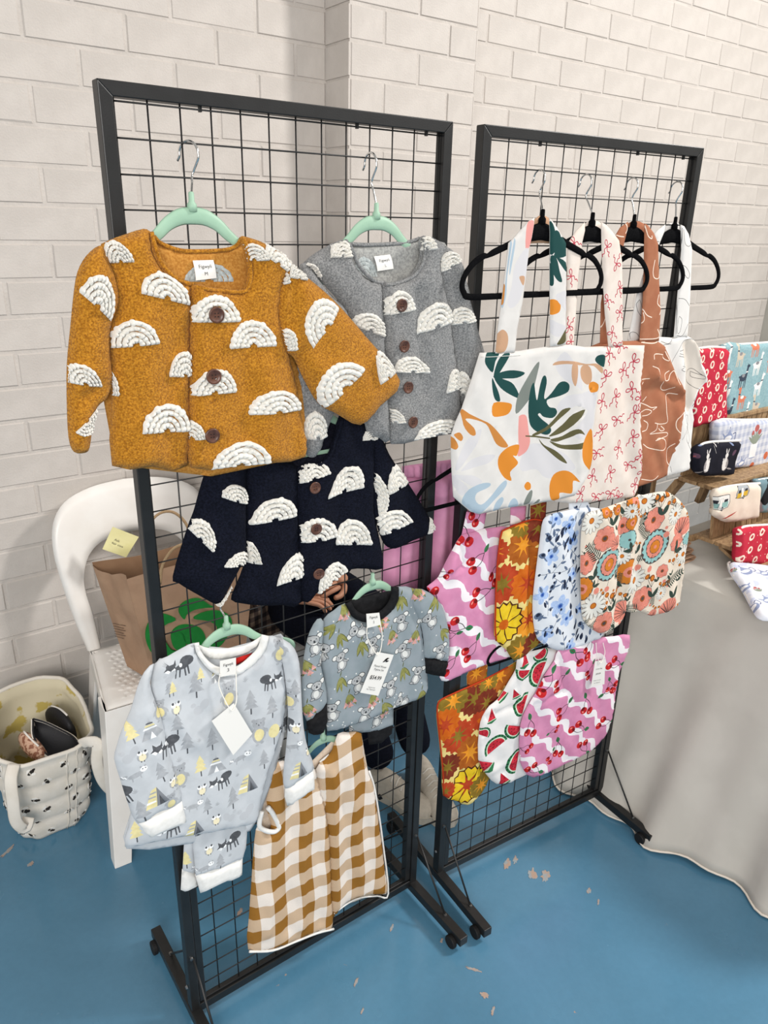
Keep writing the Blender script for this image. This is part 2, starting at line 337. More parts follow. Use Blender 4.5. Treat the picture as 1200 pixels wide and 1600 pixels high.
def cloth(name, pl, outline, off, thick, mats, parent=None, motifs=(), folds=(), res=0.009, edge=0.02, back=0.35, smooth=3, wob=0.0, seed=0, bg=None, px=True, fixoff=None, backmat=None):
    """outline in photo pixels (turned into metres on plane pl at distance off in front of it) or metres; motifs: (material key, metre polygon)"""
    q = [tuple(p) for p in (spline(outline, smooth, True) if smooth else outline)]
    uv = [pl.uv(a, b, off + thick * 0.5) for a, b in q] if px else q
    uv = resample(uv, res * 1.3)
    fl = [((pl.uv(*a, off) if px else a), (pl.uv(*b, off) if px else b), w_, amp) for a, b, w_, amp in folds]
    sh = Shape(uv, off, thick, edge, fl, seed, wob)
    U = np.array(uv); lo, hi = U.min(0), U.max(0); rnd = random.Random(seed + 11)
    pts = [tuple(p) for p in uv]; n0 = len(pts); edges = [(i, (i + 1) % n0) for i in range(n0)]
    G = []
    ny = int((hi[1] - lo[1]) / (res * 0.87)) + 1
    for j in range(ny):
        y = lo[1] + j * res * 0.87
        for i in range(int((hi[0] - lo[0]) / res) + 2):
            G.append((lo[0] + (i + 0.5 * (j % 2)) * res, y))
    G = np.array(G); m_ = inside(G, U); G = G[m_]
    if len(G): G = G[segdist(G, sh.A, sh.B) > res * 0.45]
    pts += [tuple(g) for g in G]
    # extra ring close to the edge so the rounding reads
    keep = []
    for key, poly in motifs:
        poly = [tuple(map(float, p)) for p in poly]; pa = np.array(poly)
        if pa[:, 0].max() < lo[0] or pa[:, 0].min() > hi[0] or pa[:, 1].max() < lo[1] or pa[:, 1].min() > hi[1]: continue
        k = len(pts); pts += poly; n = len(poly); edges += [(k + i, k + (i + 1) % n) for i in range(n)]; keep.append((key, pa))
    V, E_, F, _a, _b, _c = delaunay_2d_cdt([Vector(p) for p in pts], edges, [], 0, 1e-6)
    V = np.array([tuple(v) for v in V]); F = np.array([tuple(f) for f in F if len(f) == 3])
    c = V[F].mean(1); ok = inside(c, U); F = F[ok]; c = c[ok]
    a, b, d = V[F[:, 0]], V[F[:, 1]], V[F[:, 2]]; ar = (b[:, 0] - a[:, 0]) * (d[:, 1] - a[:, 1]) - (b[:, 1] - a[:, 1]) * (d[:, 0] - a[:, 0])
    F[ar < 0] = F[ar < 0][:, ::-1]; F = F[np.abs(ar) > 1e-12] if (np.abs(ar) <= 1e-12).any() else F; c = V[F].mean(1)
    keys = list(mats.keys()); mi = np.zeros(len(F), int)
    for key, pa in keep:
        lo_, hi_ = pa.min(0), pa.max(0); s_ = np.where((c[:, 0] >= lo_[0]) & (c[:, 0] <= hi_[0]) & (c[:, 1] >= lo_[1]) & (c[:, 1] <= hi_[1]))[0]
        if len(s_): s_ = s_[inside(c[s_], pa)]; mi[s_] = keys.index(key)
    used = np.unique(F); rm = -np.ones(len(V), int); rm[used] = np.arange(len(used)); V = V[used]; F = rm[F]
    h = sh.rel(V); d0 = segdist(V, sh.A, sh.B); bd = d0 < 1e-5
    W = pl.o[None] + V[:, :1] * pl.d[None] + pl.up[None] * V[:, 1:2]
    front = W + pl.n[None] * (off + h)[:, None]
    if back is not None:
        hb = -np.abs(back) * sh.thick * np.sqrt(np.maximum(0, 1 - (1 - np.clip(d0 / sh.edge, 0, 1)) ** 2)) - 0.0008
        hb[bd] = -0.0008
        bk = W + pl.n[None] * (off + np.minimum(hb, h - 0.0012))[:, None]
        # boundary loop faces join front and back
        nV = len(V); ed = {}
        for f in F:
            for i in range(3):
                e = (f[i], f[(i + 1) % 3]); ed[e] = 1
        side = [(e[1], e[0], e[0] + nV, e[1] + nV) for e in ed if (e[1], e[0]) not in ed]
        verts = np.vstack([front, bk]); faces = [tuple(map(int, f)) for f in F] + [tuple(int(x) + nV for x in f[::-1]) for f in F] + [tuple(map(int, s)) for s in side]
        bmx = keys.index(backmat) if backmat else None
        mis = list(mi) + ([0] * len(F) if bmx is None else [bmx] * len(F)) + [0] * len(side)
    else:
        verts = front; faces = [tuple(map(int, f)) for f in F]; mis = list(mi)
    me = bpy.data.meshes.new(name); me.from_pydata([tuple(v) for v in verts], [], faces); me.update()
    me.polygons.foreach_set('material_index', [int(x) for x in mis]); me.polygons.foreach_set('use_smooth', [True] * len(faces))
    uvl = me.uv_layers.new(name='uv'); nv = len(V); co = np.vstack([V, V]) if back is not None else V
    li = np.zeros(len(me.loops), int); me.loops.foreach_get('vertex_index', li); uvl.data.foreach_set('uv', co[li].ravel().astype(float))
    o = link(name, me, parent, [mats[k] for k in keys]); o_ = o
    return o, sh
def strip(pts, w_, closed=False):
    """stroke of width w_ (number or list) along 2D points -> polygon"""
    P = np.array(pts, float); n = len(P); T = np.zeros_like(P); T[1:-1] = P[2:] - P[:-2]; T[0] = P[1] - P[0]; T[-1] = P[-1] - P[-2]
    T /= np.maximum(np.hypot(T[:, 0], T[:, 1]), 1e-9)[:, None]; N = np.stack([-T[:, 1], T[:, 0]], 1); ww = (np.array(w_) if hasattr(w_, '__len__') else np.full(n, w_))[:, None] / 2
    return [tuple(p) for p in P + N * ww] + [tuple(p) for p in (P - N * ww)[::-1]]
def ell(cx, cy, rx, ry, rot=0.0, n=12, a0=0.0, a1=2 * PI):
    c, s = math.cos(rot), math.sin(rot); out = []; full = abs(a1 - a0) > 6.28
    for i in range(n if full else n + 1):
        a = a0 + (a1 - a0) * i / n; x, y = math.cos(a) * rx, math.sin(a) * ry; out.append((cx + x * c - y * s, cy + x * s + y * c))
    return out
def leaf(cx, cy, L_, W_, rot, n=5):
    """pointed leaf from its base"""
    out = []; c, s = math.cos(rot), math.sin(rot)
    for sgn, rg in ((1, range(n + 1)), (-1, range(n - 1, 0, -1))):
        for i in rg:
            t = i / n; x = L_ * t; y = sgn * W_ * math.sin(PI * t) ** 0.8 * (1 - 0.3 * t); out.append((cx + x * c - y * s, cy + x * s + y * c))
    return out
def smoothp(pts, n=4): return [tuple(p) for p in spline(pts, n, True)]
def place(mot, u, v, size, rot=0.0, flip=False):
    """mot: list of (key, polygon) in its own unit -> same at (u,v)"""
    c, s = math.cos(rot), math.sin(rot); out = []
    for k, poly in mot: out.append((k, [((u + size * ((-x if flip else x) * c - y * s)), (v + size * ((-x if flip else x) * s + y * c))) for x, y in poly]))
    return out
def Z(x0, y0, s): return lambda *L_: [(x0 + a / s, y0 + b / s) for a, b in L_]
def onto(pl, pts, off): return [pl.uv(a, b, off) for a, b in pts]

# ------------------------------------------------------------------ small parts
m_wool = mat('white_wool', 'DAD7CE', 0.9, c2='E4E1DA', scale=180, bump=0.8, bscale=500, dist=0.0015, spec=0.15, sheen=0.4)
m_woolback = mat('wool_backing', '9FA6A6', 0.9, c2='B7BDBC', scale=200, bump=0.5, bscale=500, spec=0.1)
def rainbow(pl, sh, lf, rf, ap, parent, m=None, clip=None, seed=0, inner=0.16, bands=4, hgt=0.0085, ridges=13):
    """looped-yarn rainbow patch: feet lf / rf and apex ap in photo pixels, laid over the relief of the cloth"""
    off = sh.off + sh.thick; L_, R_, A_ = [np.array(pl.uv(*p, off)) for p in (lf, rf, ap)]
    c = (L_ + R_) / 2; ex = (R_ - L_) / 2; ey = A_ - c; rnd = random.Random(seed); V = []; H = []; F = []
    dr = (1 - inner) / bands
    for b in range(bands):
        r0 = inner + b * dr; r1 = r0 + dr * 0.90; nr = max(4, int(ridges * (r0 + r1) / 2 + 2)); na = nr * 4; nc = 6; base = len(V); ph = rnd.random()
        jit = [rnd.uniform(-0.5, 1.0) for _ in range(nr + 1)]; jj = [rnd.uniform(0.75, 1.2) for _ in range(nr + 1)]
        for i in range(na + 1):
            a = PI * (1 - i / na); k = i / 4.0; ri = abs(math.sin(PI * k)) ** 0.6; q = min(int(k), nr); e = min(1.0, min(i, na - i) / 2.0 + 0.25)
            for j in range(nc + 1):
                t = j / nc; rr = r0 + (r1 - r0) * t; bulge = dr * 0.26 * jit[q] * ri
                rr = rr + (bulge if t > 0.5 else -bulge) * abs(t - 0.5) * 2 * (1.0 if not (b < bands - 1 and t > 0.5) else 0.25)
                p = c + ex * (math.cos(a) * rr) + ey * (math.sin(a) * rr)
                V.append(p); H.append(hgt * (math.sin(PI * t) ** 0.55 if 0 < t < 1 else 0.0) * (0.45 + 0.55 * ri) * jj[q] * e * (0.85 + 0.3 * rnd.random()))
        for i in range(na):
            for j in range(nc): F.append((base + i * (nc + 1) + j, base + i * (nc + 1) + j + 1, base + (i + 1) * (nc + 1) + j + 1, base + (i + 1) * (nc + 1) + j))
    V = np.array(V); H = np.array(H); F = np.array(F); ok = inside(V[F].mean(1), sh.uv)
    if clip is not None: ok &= inside(V[F].mean(1), np.array([pl.uv(*p, off) for p in clip]))
    F = F[ok]
    if not len(F): return None
    us = np.unique(F); rm = -np.ones(len(V), int); rm[us] = range(len(us)); V = V[us]; H = H[us]; F = rm[F]
    h = sh.rel(V) + H + 0.0006; h = np.maximum(h, 0.0005)
    W = pl.o[None] + V[:, :1] * pl.d[None] + pl.up[None] * V[:, 1:2] + pl.n[None] * (sh.off + h)[:, None]
    me = bpy.data.meshes.new('rainbow_patch'); me.from_pydata([tuple(v) for v in W], [], [tuple(map(int, f)) for f in F]); me.update()
    me.polygons.foreach_set('use_smooth', [True] * len(F))
    bm = bmesh.new(); bm.from_mesh(me); bmesh.ops.recalc_face_normals(bm, faces=bm.faces); bm.to_mesh(me); bm.free()
    return link('rainbow_patch', me, parent, [m or m_wool])
m_button = mat('brown_button', '4A2E24', 0.32, c2='5E3C2E', scale=90, spec=0.5)
m_bhole = mat('button_hole', '1B0F0B', 0.6)
def frame_at(pl, sh, u, v, lift=0.0):
    e = 0.004; z = lambda a, b: float(sh.rel([(a, b)])[0]); g = Vector((-(z(u + e, v) - z(u - e, v)) / (2 * e) * 0.7, -(z(u, v + e) - z(u, v - e)) / (2 * e) * 0.7, 1.0)).normalized()
    n = Vector(pl.d) * g.x + Vector(pl.up) * g.y + Vector(pl.n) * g.z; x = Vector(pl.d); x = (x - n * x.dot(n)).normalized(); y = n.cross(x)
    P = Vector(pl.at(u, v, sh.off + z(u, v) + lift)); return P, x, y, n
def button(pl, sh, px, py, r, parent, m=None):
    u, v = pl.uv(px, py, sh.off + sh.thick + 0.008); P, x, y, n = frame_at(pl, sh, u, v, 0.0085)
    b = MB(); b.lathe(P, n, [(r * 0.9, -0.001), (r, 0.001), (r, 0.003), (r * 0.86, 0.0042), (r * 0.74, 0.0026), (r * 0.3, 0.0022), (0.0001, 0.0022)], 24)
    o = b.build('button', m or m_button, parent, True)
    h = MB()
    for sx, sy in ((1, 1), (1, -1), (-1, 1), (-1, -1)): h.lathe(P + x * (sx * r * 0.2) + y * (sy * r * 0.2), n, [(r * 0.09, 0.0015), (r * 0.09, 0.0027)], 8)
    h.build('button_hole', m_bhole, o); return o
def text(s, P, x, y, size, m, parent, name='printed_text', align='CENTER', n_off=0.0004, width=None, bold=0.0):
    cu = bpy.data.curves.new('t', 'FONT'); cu.body = s; cu.size = 1.0; cu.align_x = align; cu.align_y = 'CENTER'; cu.resolution_u = 2; cu.offset = bold
    to = bpy.data.objects.new('t', cu); me = bpy.data.meshes.new_from_object(to); bpy.data.objects.remove(to); bpy.data.curves.remove(cu)
    P, x, y = Vector(P), Vector(x).normalized(), Vector(y).normalized(); n = x.cross(y)
    k = size
    if width is not None and len(me.vertices):
        xs = [v.co.x for v in me.vertices]; kx = width / (max(xs) - min(xs))
    else: kx = size
    for v in me.vertices: v.co = P + x * (v.co.x * kx) + y * (v.co.y * k) + n * n_off
    me.name = name; me.materials.clear(); return link(name, me, parent, [m])
m_label = mat('white_label', 'E3E1DC', 0.7, spec=0.2); m_ink = mat('black_ink', '2A2A2C', 0.7); m_cord = mat('white_cord', 'EDE9E0', 0.8, bump=0.5, bscale=400)
def panel3(name, P4, m, parent, th=0.0012, curl=0.0):
    """thin card / label through four 3D corners (TL, TR, BR, BL)"""
    P = [Vector(p) for p in P4]; n = (P[1] - P[0]).cross(P[3] - P[0]).normalized(); b = MB(); K = 6; vs = []
    for i in range(K + 1):
        t = i / K; l = P[0].lerp(P[3], t); r = P[1].lerp(P[2], t); q = n * (-curl * math.sin(PI * t))
        vs += [l + q, l.lerp(r, 0.5) + q * 1.15, r + q]
    m_ = len(vs); bk = [v + n * th for v in vs]; f = []
    for i in range(K):
        for j in range(2):
            a = i * 3 + j; f.append((a, a + 1, a + 4, a + 3)); f.append((a + m_, a + 3 + m_, a + 4 + m_, a + 1 + m_))
    bd = [(0, 1), (1, 2)] + [(i * 3 + 2, i * 3 + 5) for i in range(K)] + [(K * 3 + 2, K * 3 + 1), (K * 3 + 1, K * 3)] + [(i * 3 + 3, i * 3) for i in range(K - 1, -1, -1)]
    for a, c in bd: f.append((c, a, a + m_, c + m_))
    b.add(vs + bk, f); return b.build(name, m, parent)

# ------------------------------------------------------------------ hangers
m_mint = mat('mint_plastic', '93B59D', 0.5, c2='99BBA3', scale=20, bump=0.1, bscale=300, spec=0.4)
m_velvet = mat('black_velvet', '08080A', 0.95, c2='0E0E10', scale=300, spec=0.06)
MINT = [(0, -.012, .0125), (.020, -.014, .0120), (.040, -.024, .0100), (.058, -.040, .0085), (.078, -.054, .0072), (.105, -.064, .0062), (.132, -.076, .0058), (.146, -.087, .0055), (.150, -.098, .0052), (.143, -.108, .0048), (.125, -.112, .0044), (.06, -.112, .0042), (0, -.112, .0042)]
VELV = [(0, -.020, .0165), (.022, -.024, .0150), (.045, -.032, .0100), (.085, -.046, .0072), (.125, -.060, .0066), (.140, -.066, .0045), (.150, -.067, .0062), (.172, -.078, .0066), (.192, -.098, .0066), (.200, -.118, .0066), (.194, -.134, .0066), (.178, -.142, .0064), (.09, -.143, .0060), (0, -.143, .0058)]
def hanger(pl, px, py, off, label, kind='mint', yaw=0.0, scale=1.0, hookr=0.019, stem=0.062, cat='hanger', group=None, tilt=0.0, turn=0.0, uv=None, du=0.0):
    u0, v0 = uv or pl.uv(px, py, off); prof = MINT if kind == 'mint' else VELV; m = m_mint if kind == 'mint' else m_velvet
    base = Vector(pl.at(u0, v0, off)); X = Matrix.Rotation(yaw, 3, 'Z') @ Vector(pl.d); Y = Vector((0, 0, 1)); N_ = X.cross(Y) * -1.0; N_ = Y.cross(X) * -1
    N_ = X.cross(Y)
    if tilt: rm = Matrix.Rotation(tilt, 3, N_); X = rm @ X; Y = rm @ Y
    root = empty('coat_hanger', pl.at(u0, v0, off), label, cat, group or ('mint plastic hangers' if kind == 'mint' else 'black velvet hangers'), pl.th)
    b = MB(); full = [(-x, y, r) for x, y, r in prof[::-1][:-1]] + prof; full = full[1:]
    pts = spline([(x, y, r) for x, y, r in full], 4, True); P3 = [base + X * (p[0] * scale) + Y * (p[1] * scale) for p in pts]
    b.tube(P3, [p[2] * scale for p in pts], 10, closed=True, flat=0.34 if kind == 'mint' else 0.42, flatdir=N_); body = b.build('hanger_body', m, root, True)
    c = MB(); c.lathe(base + Y * -0.006, Y, [(0.0075, 0), (0.0075, 0.010), (0.0045, 0.014), (0.0042, 0.026), (0.003, 0.028)], 12); c.build('neck_collar', m, body, True)
    h = MB(); H = Matrix.Rotation(turn, 3, 'Z') @ Vector(pl.n)     # the hook loops over the wire, front to back
    r = hookr; cen = Vector(pl.at(u0 + du, v0 + stem, r - 0.010)); pts = [base + Y * 0.016]; low = cen + Vector((0, 0, -r * 1.5)) + H * (r * 0.25)
    pts += [pts[0].lerp(low, 0.6), low]
    for k in range(0, 10): a = -0.45 + k * (PI + 0.55) / 9; pts.append(cen + H * (r * math.cos(a)) + Vector((0, 0, r * math.sin(a))))
    pts.append(cen - H * (r * 1.25) + Vector((0, 0, -r * 0.45)))
    pp = [Vector(p) for p in spline([tuple(p) for p in pts], 4)]; h.tube(pp, 0.0019, 8); h.build('hook', m_chrome, root, True)
    return root

# ------------------------------------------------------------------ coats
def fleece(name, c, c2, c3=None, sc=330, sheen=0.1):
    m = mat(name, c, 0.95, c2=c2, scale=sc, bump=1.0, bscale=420, dist=0.003, spec=0.08, sheen=sheen, lo=0.36, hi=0.66, detail=5); return m
def coat(label, pl, off, T, fl, hgr, back, left, right, sleeves, rains, btns, neckline, lab, size_txt, seed, inner, thick=0.017, bt_r=0.0125, extra=None):
    c0 = pl.p(*hgr, off); root = empty('fleece_coat', (c0[0], c0[1], c0[2]), label, 'coat', 'fleece coats with rainbow patches', pl.th); M_ = {'a': fl}
    bk, shb = cloth('back_panel', pl, back, off - 0.014, 0.005, {'a': inner, 'b': fl}, root, edge=0.012, smooth=2, seed=seed, backmat='b', back=1.0)
    pieces = {}
    pieces['L'] = cloth('front_panel', pl, left, off, thick, M_, root, edge=0.022, smooth=2, folds=extra.get('Lf', ()), wob=0.0015, seed=seed + 1)
    pieces['R'] = cloth('front_panel', pl, right, off + 0.004, thick, M_, root, edge=0.020, smooth=2, folds=extra.get('Rf', ()), wob=0.0015, seed=seed + 2)
    for i, (o_, dz, fo) in enumerate(sleeves): pieces['S%d' % i] = cloth('sleeve', pl, o_, off + dz, thick * 1.15, M_, root, edge=0.04, smooth=3, folds=fo, wob=0.0018, seed=seed + 3 + i)
    for i, (pc, a, b, c) in enumerate(rains):
        o, sh = pieces[pc] if pc != 'B' else (bk, shb)
        rainbow(pl, sh, *T(a, b, c), o, seed=i + seed * 10, m=m_woolback if pc == 'B' else None, hgt=0.0085 if pc != 'B' else 0.001)
    o, sh = pieces['R']
    for p in btns: button(pl, sh, *T(p)[0], bt_r, o)
    # placket stitching + seam round the neck, a rolled fleece edge
    for pc, line in neckline:
        o, sh = pieces[pc] if pc != 'B' else (bk, shb); q = spline(T(*line), 5); b = MB()
        P3 = []
        for a in q: u, v = pl.uv(*a, sh.off + 0.004); P3.append(pl.at(u, v, sh.off + float(sh.rel([(u, v)])[0]) + 0.001))
        b.tube(P3, 0.0035, 8); b.build('neck_edge', fl, o, True)
    if lab:
        q = T(*lab); P4 = [pl.p(a, b_, shb.off + 0.008 + (0.004 if i > 1 else 0)) for i, (a, b_) in enumerate(q)]; lb = panel3('size_label', P4, m_label, bk, curl=0.002)
        P = [Vector(p) for p in P4]; x = P[1] - P[0]; y = P[0] - P[3]; c = (P[0] + P[1] + P[2] + P[3]) / 4 + Vector(pl.n) * 0.0032
        text('Figwyli', c + y * 0.17, x, y, y.length * 0.26, m_ink, lb, width=x.length * 0.62); text(size_txt, c - y * 0.2, x, y, y.length * 0.26, m_ink, lb)
    return root, pieces

T1 = Z(90, 320, 2.1818)
m_mus = fleece('mustard_fleece', '8F590E', 'C58726'); m_musin = mat('mustard_lining', 'A77030', 0.95, c2='BE8842', scale=260, bump=0.5, bscale=500, spec=0.1)
coat('mustard yellow fleece child\'s coat with white rainbow patches, front left on the left rack', R1, 0.068, T1, m_mus, (300, 330),
  T1((322, 98), (345, 126), (400, 150), (450, 158), (560, 155), (605, 143), (630, 112), (700, 135), (800, 205), (800, 480), (845, 860), (200, 888), (195, 420), (150, 170), (220, 115), (300, 85)),
  T1((300, 82), (320, 95), (330, 150), (350, 200), (385, 240), (430, 265), (462, 274), (460, 400), (456, 600), (450, 893), (330, 897), (192, 895), (190, 700), (186, 560), (184, 430), (205, 340), (190, 240), (150, 150), (175, 125), (240, 100)),
  T1((462, 275), (540, 290), (628, 296), (648, 270), (655, 230), (648, 170), (628, 112), (660, 112), (730, 140), (800, 200), (775, 270), (765, 350), (772, 430), (795, 515), (822, 620), (840, 740), (855, 862), (730, 885), (600, 895), (456, 899), (455, 700), (458, 450)),
  [(T1((150, 140), (105, 175), (75, 230), (62, 300), (50, 420), (38, 550), (38, 690), (44, 800), (62, 848), (100, 851), (116, 832), (126, 760), (142, 695), (178, 660), (192, 600), (186, 500), (186, 420), (215, 330), (200, 240), (172, 165)), 0.010,
    [(T1((45, 690))[0], T1((185, 600))[0], 0.012, -0.010), (T1((60, 700))[0], T1((160, 670))[0], 0.010, 0.006), (T1((170, 200))[0], T1((190, 420))[0], 0.012, -0.008)]),
   (T1((795, 198), (850, 240), (950, 325), (1060, 450), (1178, 602), (1110, 690), (1042, 755), (960, 715), (900, 682), (850, 600), (815, 525), (788, 500), (765, 400), (762, 310), (780, 240)), 0.014,
    [(T1((800, 230))[0], T1((775, 400))[0], 0.010, -0.009), (T1((830, 560))[0], T1((1000, 560))[0], 0.02, 0.004)])],
  [('L', (170, 200), (264, 196), (188, 120)), ('S0', (80, 300), (192, 402), (175, 250)), ('S0', (36, 610), (160, 626), (80, 543)), ('S0', (66, 778), (140, 700), (135, 775)),
   ('L', (282, 302), (458, 345), (368, 230)), ('L', (186, 492), (345, 472), (252, 392)), ('L', (383, 588), (492, 590), (437, 500)), ('L', (282, 778), (460, 775), (375, 676)), ('L', (150, 655), (213, 655), (180, 565)),
   ('R', (455, 402), (628, 400), (540, 307)), ('R', (588, 492), (748, 482), (665, 394)), ('R', (456, 654), (613, 640), (540, 560)), ('R', (655, 718), (842, 702), (745, 630)), ('R', (420, 806), (505, 800), (455, 738)), ('R', (527, 908), (728, 886), (633, 806)),
   ('R', (627, 195), (721, 190), (665, 130)), ('S1', (752, 508), (820, 500), (790, 423)), ('S1', (872, 492), (968, 355), (862, 345)), ('S1', (922, 702), (1048, 560), (915, 565)), ('S1', (1100, 614), (1160, 575), (1100, 500)),
   ('R', (700, 170), (800, 240), (775, 130)), ('S1', (762, 280), (800, 270), (778, 210)), ('S1', (800, 250), (860, 260), (830, 190)), ('B', (430, 262), (600, 262), (520, 200))],
  [(540, 375), (531, 585), (526, 786)],
  [('L', ((318, 92), (332, 150), (352, 200), (387, 238), (430, 263), (460, 272))), ('R', ((466, 278), (540, 291), (628, 296), (649, 268), (655, 225), (647, 165), (630, 116))), ('B', ((330, 108), (350, 130), (400, 151), (450, 159), (560, 156), (605, 144), (628, 116)))],
  ((461, 190), (531, 188), (542, 250), (472, 258)), 'M', 10, m_musin, bt_r=0.0125,
  extra={'Lf': [(T1((455, 300))[0], T1((450, 880))[0], 0.010, -0.006), (T1((300, 350))[0], T1((280, 880))[0], 0.03, 0.007), (T1((200, 300))[0], T1((215, 880))[0], 0.02, -0.004), (T1((390, 500))[0], T1((380, 880))[0], 0.02, -0.005)],
         'Rf': [(T1((700, 560))[0], T1((720, 880))[0], 0.03, 0.006), (T1((620, 330))[0], T1((640, 880))[0], 0.022, -0.005), (T1((780, 540))[0], T1((800, 850))[0], 0.018, -0.004), (T1((462, 300))[0], T1((460, 880))[0], 0.008, 0.004)]})
hanger(R1, 300, 324, 0.052, 'mint green plastic hanger holding up the mustard coat', stem=0.076, turn=0.45, du=.018)

T2 = Z(440, 220, 3.2)
m_gry = fleece('grey_fleece', '6C6D6E', '9A9A99'); m_gryin = mat('grey_lining', '8E8E8C', 0.95, c2='A8A8A4', scale=260, bump=0.5, bscale=500, spec=0.1)
coat('grey fleece child\'s coat with white rainbow patches and four brown buttons', R1, 0.042, T2, m_gry, (588, 340),
  T2((325, 510), (345, 525), (450, 522), (600, 512), (660, 500), (700, 485), (780, 500), (850, 560), (860, 900), (880, 1150), (900, 1440), (560, 1480), (430, 1460), (350, 870), (200, 600), (230, 550)),
  T2((315, 495), (338, 530), (370, 610), (410, 662), (460, 700), (508, 714), (510, 800), (522, 950), (532, 1200), (553, 1500), (500, 1490), (440, 1470), (400, 1250), (360, 1000), (335, 860), (260, 760), (150, 640), (125, 610), (200, 550)),
  T2((506, 716), (560, 714), (640, 685), (690, 625), (706, 560), (700, 485), (760, 480), (845, 535), (815, 570), (800, 620), (818, 720), (850, 880), (870, 1050), (886, 1150), (900, 1300), (907, 1445), (800, 1480), (700, 1500), (560, 1522), (548, 1400), (534, 1200), (523, 950)),
  [(T2((130, 610), (85, 700), (60, 850), (60, 1100), (90, 1400), (130, 1560), (165, 1590), (200, 1560), (265, 1390), (330, 1200), (350, 950), (340, 850), (250, 760)), 0.004, [(T2((200, 700))[0], T2((160, 1500))[0], 0.02, 0.006)]),
   (T2((845, 532), (905, 590), (940, 700), (970, 850), (1012, 1000), (1042, 1130), (1062, 1250), (1055, 1385), (1020, 1400), (960, 1372), (912, 1315), (890, 1180), (872, 1050), (850, 880), (815, 720), (798, 620), (812, 565)), 0.008,
    [(T2((830, 600))[0], T2((880, 1100))[0], 0.010, -0.010), (T2((930, 900))[0], T2((980, 1300))[0], 0.02, 0.004)])],
  [('L', (356, 925), (520, 985), (445, 862)), ('R', (508, 878), (666, 850), (585, 748)), ('R', (682, 972), (858, 905), (765, 808)), ('S1', (858, 930), (975, 905), (905, 832)), ('R', (560, 1160), (744, 1165), (648, 1078)),
   ('R', (815, 1262), (900, 1235), (862, 1138)), ('S1', (972, 1228), (1062, 1265), (1035, 1100)), ('R', (664, 1502), (906, 1450), (790, 1395)), ('R', (530, 1418), (614, 1412), (560, 1343)), ('S1', (805, 672), (910, 600), (840, 560)),
   ('L', (243, 585), (356, 585), (312, 488)), ('R', (692, 552), (772, 545), (720, 450)), ('L', (125, 680), (230, 760), (170, 620)), ('S0', (120, 1500), (235, 1490), (165, 1350)), ('S1', (890, 1285), (960, 1290), (915, 1155)), ('B', (360, 680), (480, 680), (410, 580))],
  [(597, 822), (611, 1027), (632, 1233), (653, 1406)],
  [('L', ((322, 500), (340, 535), (371, 610), (412, 662), (460, 699), (505, 712))), ('R', ((508, 717), (560, 714), (640, 684), (689, 625), (705, 560), (699, 490))), ('B', ((335, 516), (450, 520), (600, 512), (660, 500), (692, 488)))],
  ((462, 578), (542, 568), (560, 640), (480, 652)), 'L', 30, m_gryin, bt_r=0.0118, thick=0.017,
  extra={'Lf': [(T2((520, 760))[0], T2((545, 1480))[0], 0.010, -0.008), (T2((330, 600))[0], T2((420, 900))[0], 0.02, 0.007), (T2((470, 800))[0], T2((500, 1450))[0], 0.02, 0.003)],
         'Rf': [(T2((660, 760))[0], T2((690, 1250))[0], 0.012, -0.008), (T2((740, 700))[0], T2((800, 1300))[0], 0.025, 0.005), (T2((512, 740))[0], T2((548, 1480))[0], 0.008, 0.004)]})
hanger(R1, 588, 337, 0.030, 'mint green plastic hanger holding up the grey coat', stem=0.085, turn=0.0)

